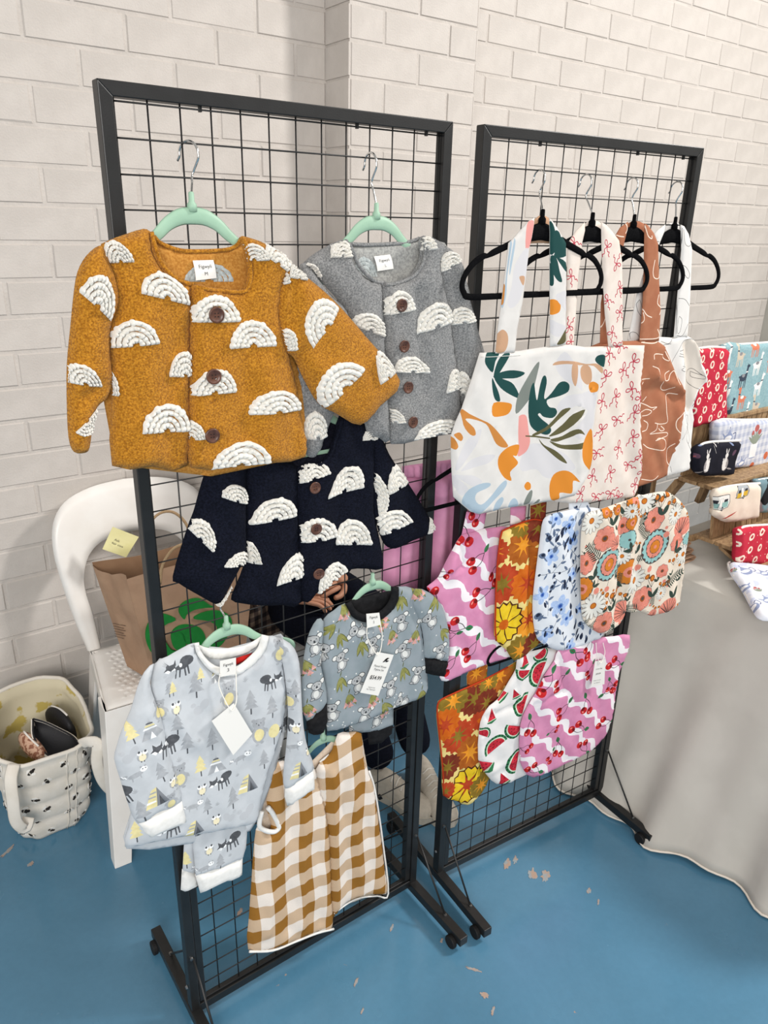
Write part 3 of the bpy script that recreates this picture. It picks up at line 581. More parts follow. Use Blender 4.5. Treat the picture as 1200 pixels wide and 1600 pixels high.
T3 = Z(260, 620, 2.7273)
m_nvy = fleece('navy_fleece', '0D0F18', '171A27', sc=260, sheen=0.0); m_nvyin = mat('navy_lining', '12131C', 0.95, c2='1C1D28', scale=260, bump=0.5, spec=0.08)
coat('navy fleece child\'s coat with white rainbow patches, hung below the mustard and grey coats', R1, 0.022, T3, m_nvy, (470, 640),
  T3((430, 160), (560, 190), (640, 150), (745, 95), (870, 140), (880, 480), (915, 700), (780, 735), (585, 860), (420, 880), (310, 860), (345, 640), (350, 260)),
  T3((430, 170), (470, 220), (510, 275), (567, 305), (570, 450), (573, 600), (587, 878), (500, 893), (420, 896), (300, 882), (285, 852), (320, 770), (345, 670), (345, 450), (345, 270), (380, 200)),
  T3((565, 306), (650, 290), (695, 250), (722, 170), (745, 84), (800, 98), (870, 124), (905, 148), (893, 240), (890, 400), (890, 480), (905, 560), (922, 640), (932, 737), (860, 738), (785, 742), (720, 790), (640, 845), (587, 878), (572, 600)),
  [(T3((350, 230), (250, 250), (185, 300), (150, 400), (125, 490), (95, 570), (35, 772), (60, 802), (140, 850), (222, 893), (245, 875), (285, 805), (330, 720), (347, 670), (347, 450), (350, 320)), 0.010, [(T3((300, 350))[0], T3((200, 850))[0], 0.03, 0.006)]),
   (T3((880, 128), (918, 152), (960, 250), (1040, 372), (1130, 520), (1142, 580), (1060, 618), (985, 652), (940, 635), (912, 570), (890, 480), (890, 330), (890, 230)), 0.008, [(T3((905, 250))[0], T3((900, 480))[0], 0.010, -0.008)])],
  [('S0', (230, 425), (362, 468), (305, 372)), ('L', (358, 550), (556, 508), (462, 428)), ('S0', (92, 560), (195, 662), (180, 540)), ('S0', (240, 722), (375, 720), (320, 662)), ('L', (463, 803), (610, 765), (555, 670)),
   ('R', (560, 380), (695, 325), (622, 276)), ('R', (686, 436), (832, 388), (785, 295)), ('R', (554, 632), (734, 598), (640, 516)), ('R', (725, 634), (872, 630), (795, 520)), ('R', (648, 844), (778, 748), (690, 720)),
   ('S1', (893, 330), (915, 520), (945, 420)), ('S1', (946, 418), (1040, 372), (980, 296)), ('S1', (892, 620), (1050, 530), (940, 490)), ('R', (836, 188), (902, 182), (870, 136)), ('S1', (1120, 590), (1160, 560), (1140, 515)), ('L', (340, 710), (400, 712), (362, 620)), ('S0', (215, 900), (290, 815), (270, 880))],
  [(631, 387), (636, 562), (646, 752)],
  [('R', ((568, 306), (650, 290), (694, 250), (721, 170), (744, 90)))],
  None, '', 50, m_nvyin, bt_r=0.0118, thick=0.014,
  extra={'Lf': [(T3((470, 320))[0], T3((440, 880))[0], 0.03, 0.004), (T3((560, 320))[0], T3((580, 870))[0], 0.012, -0.005)], 'Rf': [(T3((740, 300))[0], T3((720, 760))[0], 0.02, -0.006), (T3((660, 340))[0], T3((640, 820))[0], 0.02, 0.004), (T3((840, 300))[0], T3((860, 720))[0], 0.02, 0.004)]})
hanger(R1, 470, 622, 0.014, 'mint green plastic hanger holding up the navy coat', stem=0.075)

# ------------------------------------------------------------------ print motifs (flat print, in their own unit)
tri = lambda x0, y0, w_, h: [(x0 - w_ / 2, y0), (x0 + w_ / 2, y0), (x0, y0 + h)]
def TREE(k='g2', tr='k'): return [(tr, [(-.025, -.5), (.025, -.5), (.025, -.2), (-.025, -.2)]), (k, tri(0, -.26, .52, .38)), (k, tri(0, -.06, .44, .34)), (k, tri(0, .12, .34, .38))]
def ROUND(): return [('k', [(-.02, -.5), (.02, -.5), (.02, -.1), (-.02, -.1)]), ('y', ell(0, .15, .24, .32))]
FOX = [('k', ell(.28, .22, .27, .22)), ('k', ell(.08, .02, .27, .12)), ('k', [(-.16, .02), (-.10, .02), (-.16, -.42), (-.21, -.42)]), ('k', [(-.02, 0), (.05, 0), (0, -.42), (-.05, -.42)]), ('k', [(.14, 0), (.21, 0), (.24, -.42), (.18, -.42)]), ('k', [(.26, .04), (.33, .04), (.37, -.38), (.31, -.38)]),
       ('w', ell(.04, .10, .06, .09)), ('k', [(-.62, .02), (-.44, .22), (-.18, .24), (-.16, .04), (-.40, -.06)]), ('k', [(-.52, .12), (-.52, .36), (-.38, .22)]), ('k', [(-.24, .20), (-.14, .38), (-.14, .14)]), ('w', [(-.60, .01), (-.46, .06), (-.36, -.02), (-.44, -.10)]), ('w', [(-.34, -.02), (-.20, .06), (-.16, -.02), (-.26, -.08)])]
BEAR = [('g2', ell(-.16, .46, .07, .07, n=8)), ('g2', ell(.16, .46, .07, .07, n=8)), ('g2', ell(0, .32, .20, .19)), ('g2', ell(0, -.08, .25, .34)), ('g2', leaf(-.2, .12, .26, .06, -2.0)), ('g2', leaf(.2, .12, .26, .06, -1.1)), ('y', ell(0, -.10, .17, .23)), ('k', ell(-.07, .34, .017, .022, n=6)), ('k', ell(.07, .34, .017, .022, n=6)), ('k', ell(0, .27, .02, .03, n=6)), ('g2', ell(-.1, -.44, .07, .05, n=8)), ('g2', ell(.1, -.44, .07, .05, n=8))]
OWL = [('g2', ell(0, -.05, .30, .34)), ('y2', ell(0, -.12, .19, .24)), ('w', ell(-.14, .16, .13, .13)), ('w', ell(.14, .16, .13, .13)), ('k', ell(-.16, .24, .07, .08, n=8)), ('k', ell(.16, .24, .07, .08, n=8)), ('k', tri(0, .0, .06, .08)), ('k', [(-.1, -.42), (-.05, -.42), (-.05, -.32), (-.1, -.32)]), ('k', [(.05, -.42), (.1, -.42), (.1, -.32), (.05, -.32)])]
TEEP = [('g2', tri(0, -.42, .8, .8)), ('w', [(-.27, -.02), (.22, -.02), (.18, .06), (-.22, .06)]), ('y', [(-.2, .10), (.16, .10), (.12, .17), (-.15, .17)]), ('k', [(-.14, .20), (.12, .20), (.09, .25), (-.1, .25)]), ('w', [(-.1, -.42), (.1, -.42), (0, -.12)]), ('g1', tri(0, .3, .08, .16))]
TENT = [('y', [(-.42, -.40), (-.12, .34), (.08, .44), (-.02, -.42)]), ('w', [(-.36, -.22), (-.02, -.20), (-.02, -.12), (-.33, -.14)]), ('g2', [(-.28, 0), (.0, .02), (.0, .08), (-.25, .07)]), ('g2', [(-.2, .18), (.04, .2), (.04, .27), (-.17, .24)]), ('g3', [(-.02, -.42), (.08, .44), (.42, -.36)]), ('k', [(.08, -.40), (.12, .1), (.26, -.38)])]
RACC = [('g2', ell(.02, 0, .3, .12)), ('g2', ell(-.38, .06, .15, .07, .5)), ('w', ell(-.42, .09, .03, .07, .5, n=6)), ('w', ell(-.34, .05, .03, .07, .5, n=6)), ('w', ell(.36, .10, .14, .12)), ('g2', ell(.28, .24, .05, .05, n=6)), ('g2', ell(.44, .22, .05, .05, n=6)), ('k', ell(.32, .12, .03, .025, n=6)), ('k', ell(.43, .11, .03, .025, n=6)), ('g2', [(-.16, -.08), (-.10, -.08), (-.13, -.24), (-.17, -.24)]), ('g2', [(.14, -.08), (.2, -.08), (.2, -.24), (.16, -.24)])]
SQUI = [('g1', ell(.22, .16, .16, .26, -.4)), ('g1', ell(-.02, -.06, .2, .2)), ('g1', ell(-.2, .2, .11, .1)), ('g2', ell(-.24, .22, .015, .015, n=5))]
SPRIG = [('g2', leaf(0, -.3, .5, .05, 1.9)), ('g2', leaf(0, -.3, .6, .05, 1.57)), ('g2', leaf(0, -.3, .5, .05, 1.2)), ('g2', leaf(0, -.3, .4, .05, 2.4)), ('g2', leaf(0, -.3, .4, .05, .75))]
cot = lambda n, c, c2=None, **k: mat(n, c, 0.85, c2=c2 or c, scale=k.pop('scale', 120), bump=0.25, bscale=900, dist=0.0006, spec=0.15, **k)
m_rib = cot('white_rib', 'DCDBD7', 'E2E1DE'); W_ = {'a': cot('woodland_cotton', 'B9BDC1', 'C0C4C8', scale=40), 'g1': cot('print_pale_grey', 'B6B9BD'), 'g2': cot('print_grey', 'A0A3A7', 'AAADB1'), 'g3': cot('print_mid_grey', '7F8287'), 'k': cot('print_charcoal', '4E5054', '5A5C60'),
      'y': cot('print_cream_yellow', 'E0D5A0', 'D8CC98'), 'y2': cot('print_cream', 'E6DCBC'), 'w': cot('print_white', 'EEEFEF')}
def prints(T, off, pl, lst, base_sz):
    out = []
    for mot, x, y, s_, r_, fl in lst:
        u, v = pl.uv(*T((x, y))[0], off); out += place(mot, u, v, s_ * base_sz, r_, fl)
    return out
T4 = Z(170, 920, 3.2)
g, y_ = TREE(), TREE('y')
WOOD = [(FOX, 355, 395, 1.1, 0, False), (FOX, 812, 462, 1.0, 0, True), (FOX, 560, 960, 1.0, 0.1, False), (FOX, 285, 790, 1.1, 0, False), (FOX, 60, 1060, 1.1, 0.3, False), (FOX, 600, 1260, 1.1, 0.1, False), (FOX, 310, 1200, 1.1, 0, False), (FOX, 880, 700, .9, 0, False),
        (g, 435, 480, 1.3, 0, 0), (g, 712, 570, 1.3, 0, 0), (g, 812, 585, 1.2, 0, 0), (g, 338, 672, 1.1, 0, 0), (g, 388, 765, 1.2, 0, 0), (g, 512, 745, 1.2, 0, 0), (g, 775, 850, 1.1, 0, 0), (g, 620, 1045, 1.3, 0, 0), (g, 490, 1080, 1.0, 0, 0), (g, 255, 905, 1.1, .2, 0), (g, 165, 1110, 1.3, .2, 0), (g, 550, 1350, 1.0, 0, 0), (g, 930, 500, 1.1, 0, 0), (g, 300, 500, .8, 0, 0), (g, 870, 1000, .9, 0, 0),
        (y_, 455, 880, 1.1, 0, 0), (ROUND(), 826, 725, 1.2, 0, 0), (y_, 110, 720, 1.1, .2, 0), (y_, 136, 1215, 1.1, 0, 0), (y_, 320, 500, .7, 0, 0), (y_, 395, 1370, 1.0, 0, 0), (y_, 460, 430, .7, 0, 0),
        (BEAR, 598, 535, 1.4, 0, 0), (BEAR, 750, 715, 1.4, 0, 0), (BEAR, 855, 315, 1.3, 0, 0), (BEAR, 355, 940, 1.3, 0, 0), (BEAR, 255, 610, 1.0, 0, 0), (BEAR, 905, 560, 1.2, 0, 0), (BEAR, 310, 1060, 1.0, 0, 0),
        (OWL, 335, 590, .8, 0, 0), (OWL, 165, 828, .8, 0, 0), (OWL, 462, 995, .8, 0, 0), (OWL, 536, 1150, .8, 0, 0), (OWL, 496, 1295, .8, 0, 0), (OWL, 932, 690, .8, 0, 0), (OWL, 320, 960, .7, 0, 0), (OWL, 1000, 810, .7, 0, 0),
        (TEEP, 205, 690, 1.2, .15, 0), (TEEP, 535, 870, 1.1, 0, 0), (TENT, 695, 975, 1.15, 0, 0), (TENT, 232, 1035, 1.2, .1, 0), (TENT, 425, 1195, 1.1, 0, 0), (TENT, 945, 900, 1.1, 0, 0), (TEEP, 530, 440, .6, 0, 0),
        (RACC, 130, 930, 1.1, .2, 0), (RACC, 655, 850, 1.1, 0, 0), (RACC, 415, 1085, 1.0, 0, 0), (RACC, 470, 1390, 1.0, 0, 0), (RACC, 918, 790, 1.0, .2, 0), (SQUI, 450, 600, 1.1, 0, 0), (SQUI, 745, 385, 1.0, 0, 0), (SQUI, 300, 450, .8, 0, 0), (SQUI, 680, 1130, 1.2, 0, 0), (SQUI, 610, 1140, 1.0, 0, 1), (SQUI, 95, 840, 1.1, 0, 0), (SQUI, 650, 1380, 1.0, 0, 0),
        (SPRIG, 445, 745, .4, 0, 0), (SPRIG, 685, 455, .5, 0, 0), (SPRIG, 645, 930, .4, 0, 0), (SPRIG, 350, 850, .5, 0, 0), (SPRIG, 540, 1070, .4, 0, 0), (SPRIG, 130, 1010, .5, 0, 0), (SPRIG, 280, 380, .4, 0, 0), (SPRIG, 905, 460, .4, 0, 0), (SPRIG, 520, 640, .4, 0, 0), (SPRIG, 600, 1320, .4, 0, 0)]
def cord(pl, pts_off, m=None, parent=None, r=0.0011, name='cord'):
    b = MB(); b.tube([Vector(q) for q in spline([pl.p(x, y, o_) for x, y, o_ in pts_off], 6)], r, 6); return b.build(name, m or m_cord, parent, True)
def band(name, pl, outer, inner_, off, thick, m, parent, T, smooth=4, n=5):
    """neck band between two open lines"""
    A_ = spline(T(*outer), n); B_ = spline(T(*inner_), n); return cloth(name, pl, [tuple(p) for p in A_] + [tuple(p) for p in B_[::-1]], off, thick, {'a': m}, parent, edge=0.006, smooth=0, res=0.006)
off = 0.050
root = empty('pyjama_shirt', R1.p(380, 1000, off), 'pale grey child\'s pyjama top printed with foxes and trees, blank white tag', 'pyjama shirt', 'printed pyjama shirts')
# pyjama trousers folded behind the top
tr = empty('pyjama_trousers', R1.p(340, 1330, 0.03), 'pale grey woodland-print pyjama trousers with white cuffs, hanging out below the top', 'trousers')
pr = prints(T4, 0.035, R1, WOOD, 0.045)
o, s_ = cloth('trouser_leg', R1, T4((390, 1130), (520, 1120), (520, 1260), (440, 1300), (445, 1420), (440, 1440), (372, 1412), (378, 1300)), 0.022, 0.006, W_, tr, pr, smooth=0, edge=0.012)
cloth('cuff', R1, T4((370, 1408), (446, 1430), (452, 1490), (385, 1521), (364, 1512)), 0.022, 0.008, {'a': m_rib}, o, smooth=0, edge=0.010)
o, s_ = cloth('trouser_leg', R1, T4((425, 1130), (698, 1110), (697, 1200), (690, 1300), (672, 1352), (560, 1400), (438, 1440), (425, 1300)), 0.034, 0.007, W_, tr, pr, smooth=0, edge=0.012, folds=[(T4((560, 1200))[0], T4((540, 1400))[0], .01, .003)])
cloth('cuff', R1, T4((436, 1436), (560, 1398), (674, 1348), (671, 1438), (570, 1480), (462, 1529)), 0.034, 0.009, {'a': m_rib}, o, smooth=0, edge=0.010)
bk, sb = cloth('back_panel', R1, T4((430, 285), (600, 300), (800, 245), (900, 270), (890, 700), (750, 1150), (650, 1230), (360, 1285), (90, 1303), (110, 1130), (240, 700), (230, 385), (300, 350)), off - 0.016, 0.004, W_, root, prints(T4, off, R1, WOOD, 0.045), smooth=2, edge=0.02)
band('back_neck_band', R1, ((438, 276), (500, 298), (590, 300), (690, 282), (775, 232)), ((462, 330), (520, 352), (600, 350), (690, 325), (745, 290)), off - 0.010, 0.003, m_rib, bk, T4)
cloth('red_tab', R1, T4((632, 350), (718, 322), (722, 335), (700, 352), (632, 385)), off - 0.004, 0.001, {'a': cot('red_tape', 'B4231E')}, bk, smooth=0, edge=0.004)
fr_, sf = cloth('front_panel', R1, T4((432, 278), (445, 320), (490, 385), (545, 432), (600, 437), (650, 428), (725, 378), (785, 305), (800, 242), (855, 250), (890, 270), (880, 380), (892, 480), (885, 640), (850, 780), (800, 925), (762, 1080), (742, 1172), (650, 1198), (500, 1228), (362, 1250), (230, 1275), (86, 1300), (105, 1200), (118, 1118), (180, 1000), (230, 800), (235, 640), (215, 500), (232, 385), (300, 345), (370, 305)),
  off, 0.011, W_, root, prints(T4, off + .01, R1, WOOD, 0.045), smooth=2, edge=0.020, folds=[(T4((500, 470))[0], T4((430, 1150))[0], .02, .004), (T4((700, 440))[0], T4((640, 1150))[0], .02, -.004), (T4((560, 500))[0], T4((570, 1150))[0], .015, .003), (T4((300, 600))[0], T4((420, 760))[0], .014, .005), (T4((330, 430))[0], T4((470, 620))[0], .015, -.003), (T4((850, 500))[0], T4((700, 800))[0], .015, .004)], wob=.001)
band('neck_band', R1, ((430, 276), (447, 335), (492, 398), (550, 437), (605, 443), (655, 432), (725, 385), (785, 315), (805, 240)), ((455, 272), (462, 310), (500, 362), (545, 392), (600, 398), (650, 388), (705, 345), (750, 295), (768, 232)), off + 0.006, 0.006, m_rib, fr_, T4)
for so, co_, fo in ((((232, 383), (185, 425), (150, 500), (118, 610), (72, 715), (45, 800), (33, 862), (62, 960), (100, 1080), (150, 1185), (250, 1130), (372, 1068), (352, 980), (325, 880), (300, 790), (268, 650), (235, 560), (212, 480)), ((148, 1178), (250, 1128), (372, 1062), (398, 1172), (300, 1210), (208, 1252), (175, 1220)), [(T4((215, 600))[0], T4((270, 1000))[0], .02, .005), (T4((100, 700))[0], T4((230, 760))[0], .012, -.003)]),
                   (((855, 262), (915, 280), (952, 340), (966, 430), (972, 560), (982, 700), (1003, 810), (1034, 905), (960, 960), (892, 1010), (880, 935), (893, 820), (905, 640), (893, 480), (878, 380)), ((890, 1002), (960, 955), (1034, 896), (1038, 1000), (970, 1045), (900, 1096), (888, 1050)), [(T4((935, 500))[0], T4((950, 900))[0], .015, .005)])):
    sl, ss = cloth('sleeve', R1, T4(*so), off + 0.010, 0.013, W_, root, prints(T4, off + .02, R1, WOOD, 0.045), smooth=2, edge=0.025, folds=fo, wob=.001)
    cloth('cuff', R1, T4(*co_), off + 0.009, 0.014, {'a': m_rib}, sl, smooth=0, edge=0.015)
q = T4((556, 362), (636, 345), (636, 425), (556, 442)); P4 = [R1.p(a, b, off + 0.019) for a, b in q]; lb = panel3('size_label', P4, m_label, fr_)
P = [Vector(p) for p in P4]; x, y = P[1] - P[0], P[0] - P[3]; c = (P[0] + P[1] + P[2] + P[3]) / 4 + Vector(R1.n) * 0.0006
text('Figwyli', c + y * .2, x, y, y.length * .24, m_ink, lb, width=x.length * .6); text('3', c - y * .15, x, y, y.length * .3, m_ink, lb)
sw = empty('swing_tag', R1.p(622, 580, off), 'blank white diamond-hung tag on the woodland pyjama top', 'tag'); sw.location = Vector(R1.p(364, 1130, off + .03))
P4 = [R1.p(*p, off + .027) for p in T4((625, 572), (718, 725), (622, 832), (515, 662))]; tg = panel3('card', P4, m_label, sw, th=.0006)
cord(R1, [(*T4((556, 425))[0], off + .021), (*T4((552, 490))[0], off + .023), (*T4((598, 590))[0], off + .026), (*T4((622, 606))[0], off + .029), (*T4((638, 560))[0], off + .026), (*T4((638, 500))[0], off + .024), (*T4((636, 425))[0], off + .021)], parent=sw)
hanger(R1, 354, 978, 0.034, 'mint green plastic hanger holding the woodland pyjama top, below the navy coat', stem=0.050, hookr=0.016, scale=0.95)

# ---- koala pyjamas
T5 = Z(380, 880, 2.5806)
m_bc = cot('black_cotton', '141416', '1B1B1D')
K_ = {'a': cot('blue_grey_cotton', '879297', '8F989E', scale=30), 'd': cot('print_dark_line', '3E4144'), 'g': cot('print_koala_grey', '9EA1A3', 'B0B1B1'), 'w': cot('print_offwhite', 'D8D8D4'), 'o': cot('print_olive', '7E7F45', '8F8E55'), 'o2': cot('print_olive_dark', '55592F'), 'p': cot('print_rose', 'C08A86', 'D2A19A'), 'b': cot('print_brown', '8A6153')}
def KOALA(s_=1):
    out = [('d', ell(0, -.2, .26, .28)), ('g', ell(0, -.2, .235, .255)), ('w', ell(-.02, -.2, .12, .17)), ('d', ell(-.27, .28, .15, .13)), ('w', ell(-.27, .28, .12, .10)), ('d', ell(.27, .30, .15, .13)), ('w', ell(.27, .30, .12, .10)), ('d', ell(0, .18, .25, .21)), ('g', ell(0, .18, .225, .185)), ('d', ell(0, .12, .045, .075, n=8)), ('d', ell(-.1, .22, .025, .025, n=6)), ('d', ell(.1, .22, .025, .025, n=6)), ('w', ell(0, .04, .09, .03, n=8)),
           ('d', ell(.2, -.12, .16, .05, -.6)), ('g', ell(.2, -.12, .13, .03, -.6)), ('d', ell(-.18, -.4, .12, .07)), ('g', ell(-.18, -.4, .09, .045))]
    return out
GUM = [('o2', leaf(0, .4, .75, .11, -1.9)), ('o', leaf(-.02, .38, .68, .08, -1.9)), ('o2', leaf(.05, .4, .75, .11, -1.2)), ('o', leaf(.05, .38, .68, .08, -1.2)), ('o', leaf(0, .4, .8, .09, -1.55)), ('o2', leaf(0, .4, .3, .03, 1.2))]
GUMP = GUM + [('p', tri(-.2, -.2, .3, .26)), ('p', tri(.05, -.3, .3, .26)), ('p', tri(.25, -.15, .26, .24)), ('b', tri(-.02, -.12, .14, .14))]
rk = random.Random(5)
KP = [(KOALA(), a, b, 1.45, r_, 0) for a, b, r_ in ((640, 240, .2), (520, 330, 0), (650, 355, .5), (398, 395, .2), (702, 450, -.3), (462, 485, .3), (592, 500, .1), (285, 500, 0), (362, 600, .2), (490, 610, -.2), (740, 222, .8), (783, 352, .1), (325, 365, -.4), (565, 645, 0), (460, 275, 1.2), (280, 320, .2), (640, 560, 1.0), (445, 690, 0))]
KP += [(GUMP if i % 2 else GUM, a, b, 1.35, r_, 0) for i, (a, b, r_) in enumerate(((345, 275, -.8), (410, 205, 0), (475, 345, .1), (600, 300, .2), (395, 315, .3), (690, 300, -.2), (395, 492, .1), (255, 590, .2), (650, 450, .2), (430, 560, .1), (575, 585, .5), (520, 555, .2), (800, 280, .6), (700, 120, .2), (760, 160, -.4), (250, 420, .3), (640, 165, .1), (560, 245, .8), (720, 540, .1), (590, 620, .9)))]
KD = []
for i in range(150): KD.append(([('w', ell(0, 0, .05, .05, n=6))], rk.uniform(240, 830), rk.uniform(110, 690), 1.0, 0, 0))
off = 0.040; KPs = lambda: prints(T5, off + .01, R1, KD + KP, 0.038)
root = empty('pyjama_shirt', R1.p(590, 940, off), 'blue-grey child\'s pyjama top printed with koalas, black neckband and cuffs, price tag', 'pyjama shirt', 'printed pyjama shirts')
tr = empty('pyjama_trousers', R1.p(575, 1120, 0.02), 'blue-grey koala-print pyjama trousers with black cuffs, peeping out below the koala top', 'trousers')
cloth('trouser_leg', R1, T5((430, 600), (610, 540), (608, 655), (540, 680), (430, 690)), 0.020, 0.005, K_, tr, KPs(), smooth=0, edge=.01)
cloth('cuff', R1, T5((500, 640), (608, 645), (602, 690), (560, 728), (510, 735)), 0.016, 0.006, {'a': m_bc}, tr, smooth=1, edge=.01)
bk, sb = cloth('back_panel', R1, T5((418, 165), (440, 150), (520, 130), (600, 110), (628, 100), (760, 130), (742, 380), (744, 510), (600, 575), (350, 670), (345, 420), (300, 240)), off - .014, .004, {'a': m_bc, 'b': K_['a']}, root, smooth=1, edge=.01, backmat='b')
fr_, sf = cloth('front_panel', R1, T5((416, 166), (440, 212), (480, 236), (540, 236), (592, 202), (625, 150), (628, 98), (700, 108), (735, 150), (722, 240), (736, 330), (740, 380), (748, 445), (746, 520), (700, 556), (600, 592), (515, 630), (430, 660), (345, 682), (343, 600), (332, 470), (318, 400), (325, 300), (330, 230), (370, 195)),
  off, .010, K_, root, KPs(), smooth=2, edge=.018, folds=[(T5((480, 250))[0], T5((500, 620))[0], .02, .004), (T5((620, 200))[0], T5((650, 560))[0], .015, -.003), (T5((400, 250))[0], T5((420, 640))[0], .015, -.003), (T5((560, 260))[0], T5((580, 600))[0], .018, .003)], wob=.001)
band('neck_band', R1, ((414, 166), (440, 214), (482, 238), (540, 238), (594, 204), (628, 150), (630, 98)), ((438, 158), (458, 190), (490, 208), (535, 206), (575, 178), (598, 138), (600, 96)), off + .005, .006, m_bc, fr_, T5)
for so, co_, cf in ((((305, 230), (275, 280), (258, 340), (245, 430), (240, 560), (262, 642), (300, 610), (343, 565), (333, 480), (318, 410), (325, 320), (330, 240)), ((262, 638), (300, 606), (342, 562), (346, 640), (330, 688), (290, 698), (270, 690)), 1),
                   (((700, 106), (760, 124), (800, 165), (822, 220), (836, 300), (832, 398), (780, 388), (738, 384), (735, 320), (720, 240), (690, 170)), ((738, 382), (780, 386), (830, 396), (816, 462), (770, 455), (742, 448)), 2)):
    sl, ss = cloth('sleeve', R1, T5(*so), off + .010, .011, K_, root, KPs(), smooth=2, edge=.02, wob=.001)
    cloth('cuff', R1, T5(*co_), off + .009, .011, {'a': m_bc}, sl, smooth=1, edge=.012)
q = T5((497, 205), (549, 200), (556, 248), (500, 262)); P4 = [R1.p(a, b, off + .018) for a, b in q]; lb = panel3('size_label', P4, m_label, fr_)
P = [Vector(p) for p in P4]; x, y = P[1] - P[0], P[0] - P[3]; c = (P[0] + P[1] + P[2] + P[3]) / 4 + Vector(R1.n) * .0006
text('Figwyli', c + y * .2, x, y, y.length * .24, m_ink, lb, width=x.length * .6); text('1', c - y * .15, x, y, y.length * .3, m_ink, lb)
sw = empty('swing_tag', R1.p(588, 1052, off + .03), 'white price tag reading $54.99 on the koala pyjama top', 'tag')
P4 = [R1.p(a, b, off + .024) for a, b in T5((540, 358), (607, 370), (545, 535), (472, 522))]; tg = panel3('card', P4, m_label, sw, th=.0006)
P = [Vector(p) for p in P4]; x, y = P[1] - P[0], P[0] - P[3]; C_ = lambda a, b: P[0] + (P[1] - P[0]) * a + (P[3] - P[0]) * b + Vector(R1.n) * .0008; yy = (y - x * y.dot(x) / x.length_squared)
text('Flannel Winter', C_(.5, .32), x, y, .0065, m_ink, tg, width=x.length * .72); text('Pyjama Set', C_(.5, .40), x, y, .0065, m_ink, tg, width=x.length * .56)
text('$54.99', C_(.5, .60), x, y, .013, m_ink, tg, width=x.length * .66, bold=.01); text('Made by hand', C_(.5, .84), x, y, .0035, m_ink, tg, width=x.length * .4); text('by Figwyli', C_(.5, .89), x, y, .0035, m_ink, tg, width=x.length * .5)
lf = MB(); o_ = C_(.62, .17); xn, yn = x.normalized(), y.normalized()
for r_, L_ in ((.55, .016), (1.1, .010), (.1, .010), (1.4, .008), (-.2, .008), (.8, .012), (3.6, .008)):
    pp = leaf(0, 0, L_, .0018, r_); o2 = o_ + xn * (.003 * math.cos(r_ * 5)); lf.add([tuple(o2 + xn * a + yn * b) for a, b in pp], [tuple(range(len(pp)))])
lf.build('printed_sprig', m_ink, tg)
cord(R1, [(*T5((499, 258))[0], off + .019), (*T5((500, 300))[0], off + .02), (*T5((522, 345))[0], off + .023), (*T5((543, 370))[0], off + .026), (*T5((556, 340))[0], off + .022), (*T5((560, 290))[0], off + .02), (*T5((554, 248))[0], off + .019)], parent=sw)
hanger(R1, 582, 909, 0.024, 'mint green plastic hanger holding the koala pyjama top', stem=0.050, hookr=0.014, scale=0.85)

# ---- gingham dress
def gingham(name, ca, cb, cc, sz, warp=0.006, wf=42.0):
    m = bpy.data.materials.new(name); m.use_nodes = True; nt = m.node_tree; N = nt.nodes; L = nt.links; b = N['Principled BSDF']; b.inputs['Roughness'].default_value = .9; b.inputs['Specular IOR Level'].default_value = .12
    uv = N.new('ShaderNodeUVMap'); uv.uv_map = 'uv'; sp = N.new('ShaderNodeSeparateXYZ'); L.new(uv.outputs[0], sp.inputs[0])
    def M(op, a, bb=None, c=None):
        n = N.new('ShaderNodeMath'); n.operation = op
        for i, q in enumerate((a, bb, c)):
            if q is None: continue
            if isinstance(q, (int, float)): n.inputs[i].default_value = q
            else: L.new(q, n.inputs[i])
        return n.outputs[0]
    s1 = M('MULTIPLY', M('SINE', M('MULTIPLY', sp.outputs[0], wf)), warp); v_ = M('ADD', sp.outputs[1], s1); u_ = M('ADD', sp.outputs[0], M('MULTIPLY', M('SINE', M('MULTIPLY', sp.outputs[1], 22.0)), warp * .5))
    A = M('GREATER_THAN', M('FRACT', M('MULTIPLY', u_, 0.5 / sz)), .5); B = M('GREATER_THAN', M('FRACT', M('MULTIPLY', v_, 0.5 / sz)), .5); S = M('ADD', A, B)
    tw = M('GREATER_THAN', M('FRACT', M('MULTIPLY', M('ADD', u_, v_), 420.0)), .5)
    r = N.new('ShaderNodeValToRGB'); r.color_ramp.interpolation = 'CONSTANT'; e = r.color_ramp.elements; e[0].position = 0; e[0].color = lin(ca); e[1].position = .3; e[1].color = lin(cb); x = e.new(.8); x.color = lin(cc); L.new(M('MULTIPLY', S, .5), r.inputs[0])
    r2 = N.new('ShaderNodeMixRGB'); r2.blend_type = 'MULTIPLY'; n0 = N.new('ShaderNodeTexNoise'); n0.inputs['Scale'].default_value = 500; L.new(uv.outputs[0], n0.inputs[0]); r2.inputs[0].default_value = .18; L.new(r.outputs[0], r2.inputs[1]); L.new(n0.outputs[0], r2.inputs[2])
    L.new(r2.outputs[0], b.inputs['Base Color']); bp = N.new('ShaderNodeBump'); bp.inputs['Strength'].default_value = .3; bp.inputs['Distance'].default_value = .0008; L.new(n0.outputs[0], bp.inputs['Height']); L.new(bp.outputs[0], b.inputs['Normal']); return m
m_ging = gingham('brown_gingham', 'EAE0D6', 'CBB093', '96682B', 0.036); m_lin = cot('dress_lining', 'CDBBA8', 'D8C8B6')
off = 0.026; root = empty('gingham_dress', R1.p(510, 1160, off), 'child\'s sleeveless dress in brown and white gingham, lowest on the left rack', 'dress')
bk, sb = cloth('back_panel', R1, T5((100, 835), (165, 800), (280, 800), (385, 695), (478, 692), (505, 840), (560, 1150), (580, 1320), (360, 1400), (120, 1540), (40, 1550), (60, 1080)), off - .012, .004, {'a': m_lin, 'b': m_ging}, root, smooth=1, edge=.01, backmat='b')
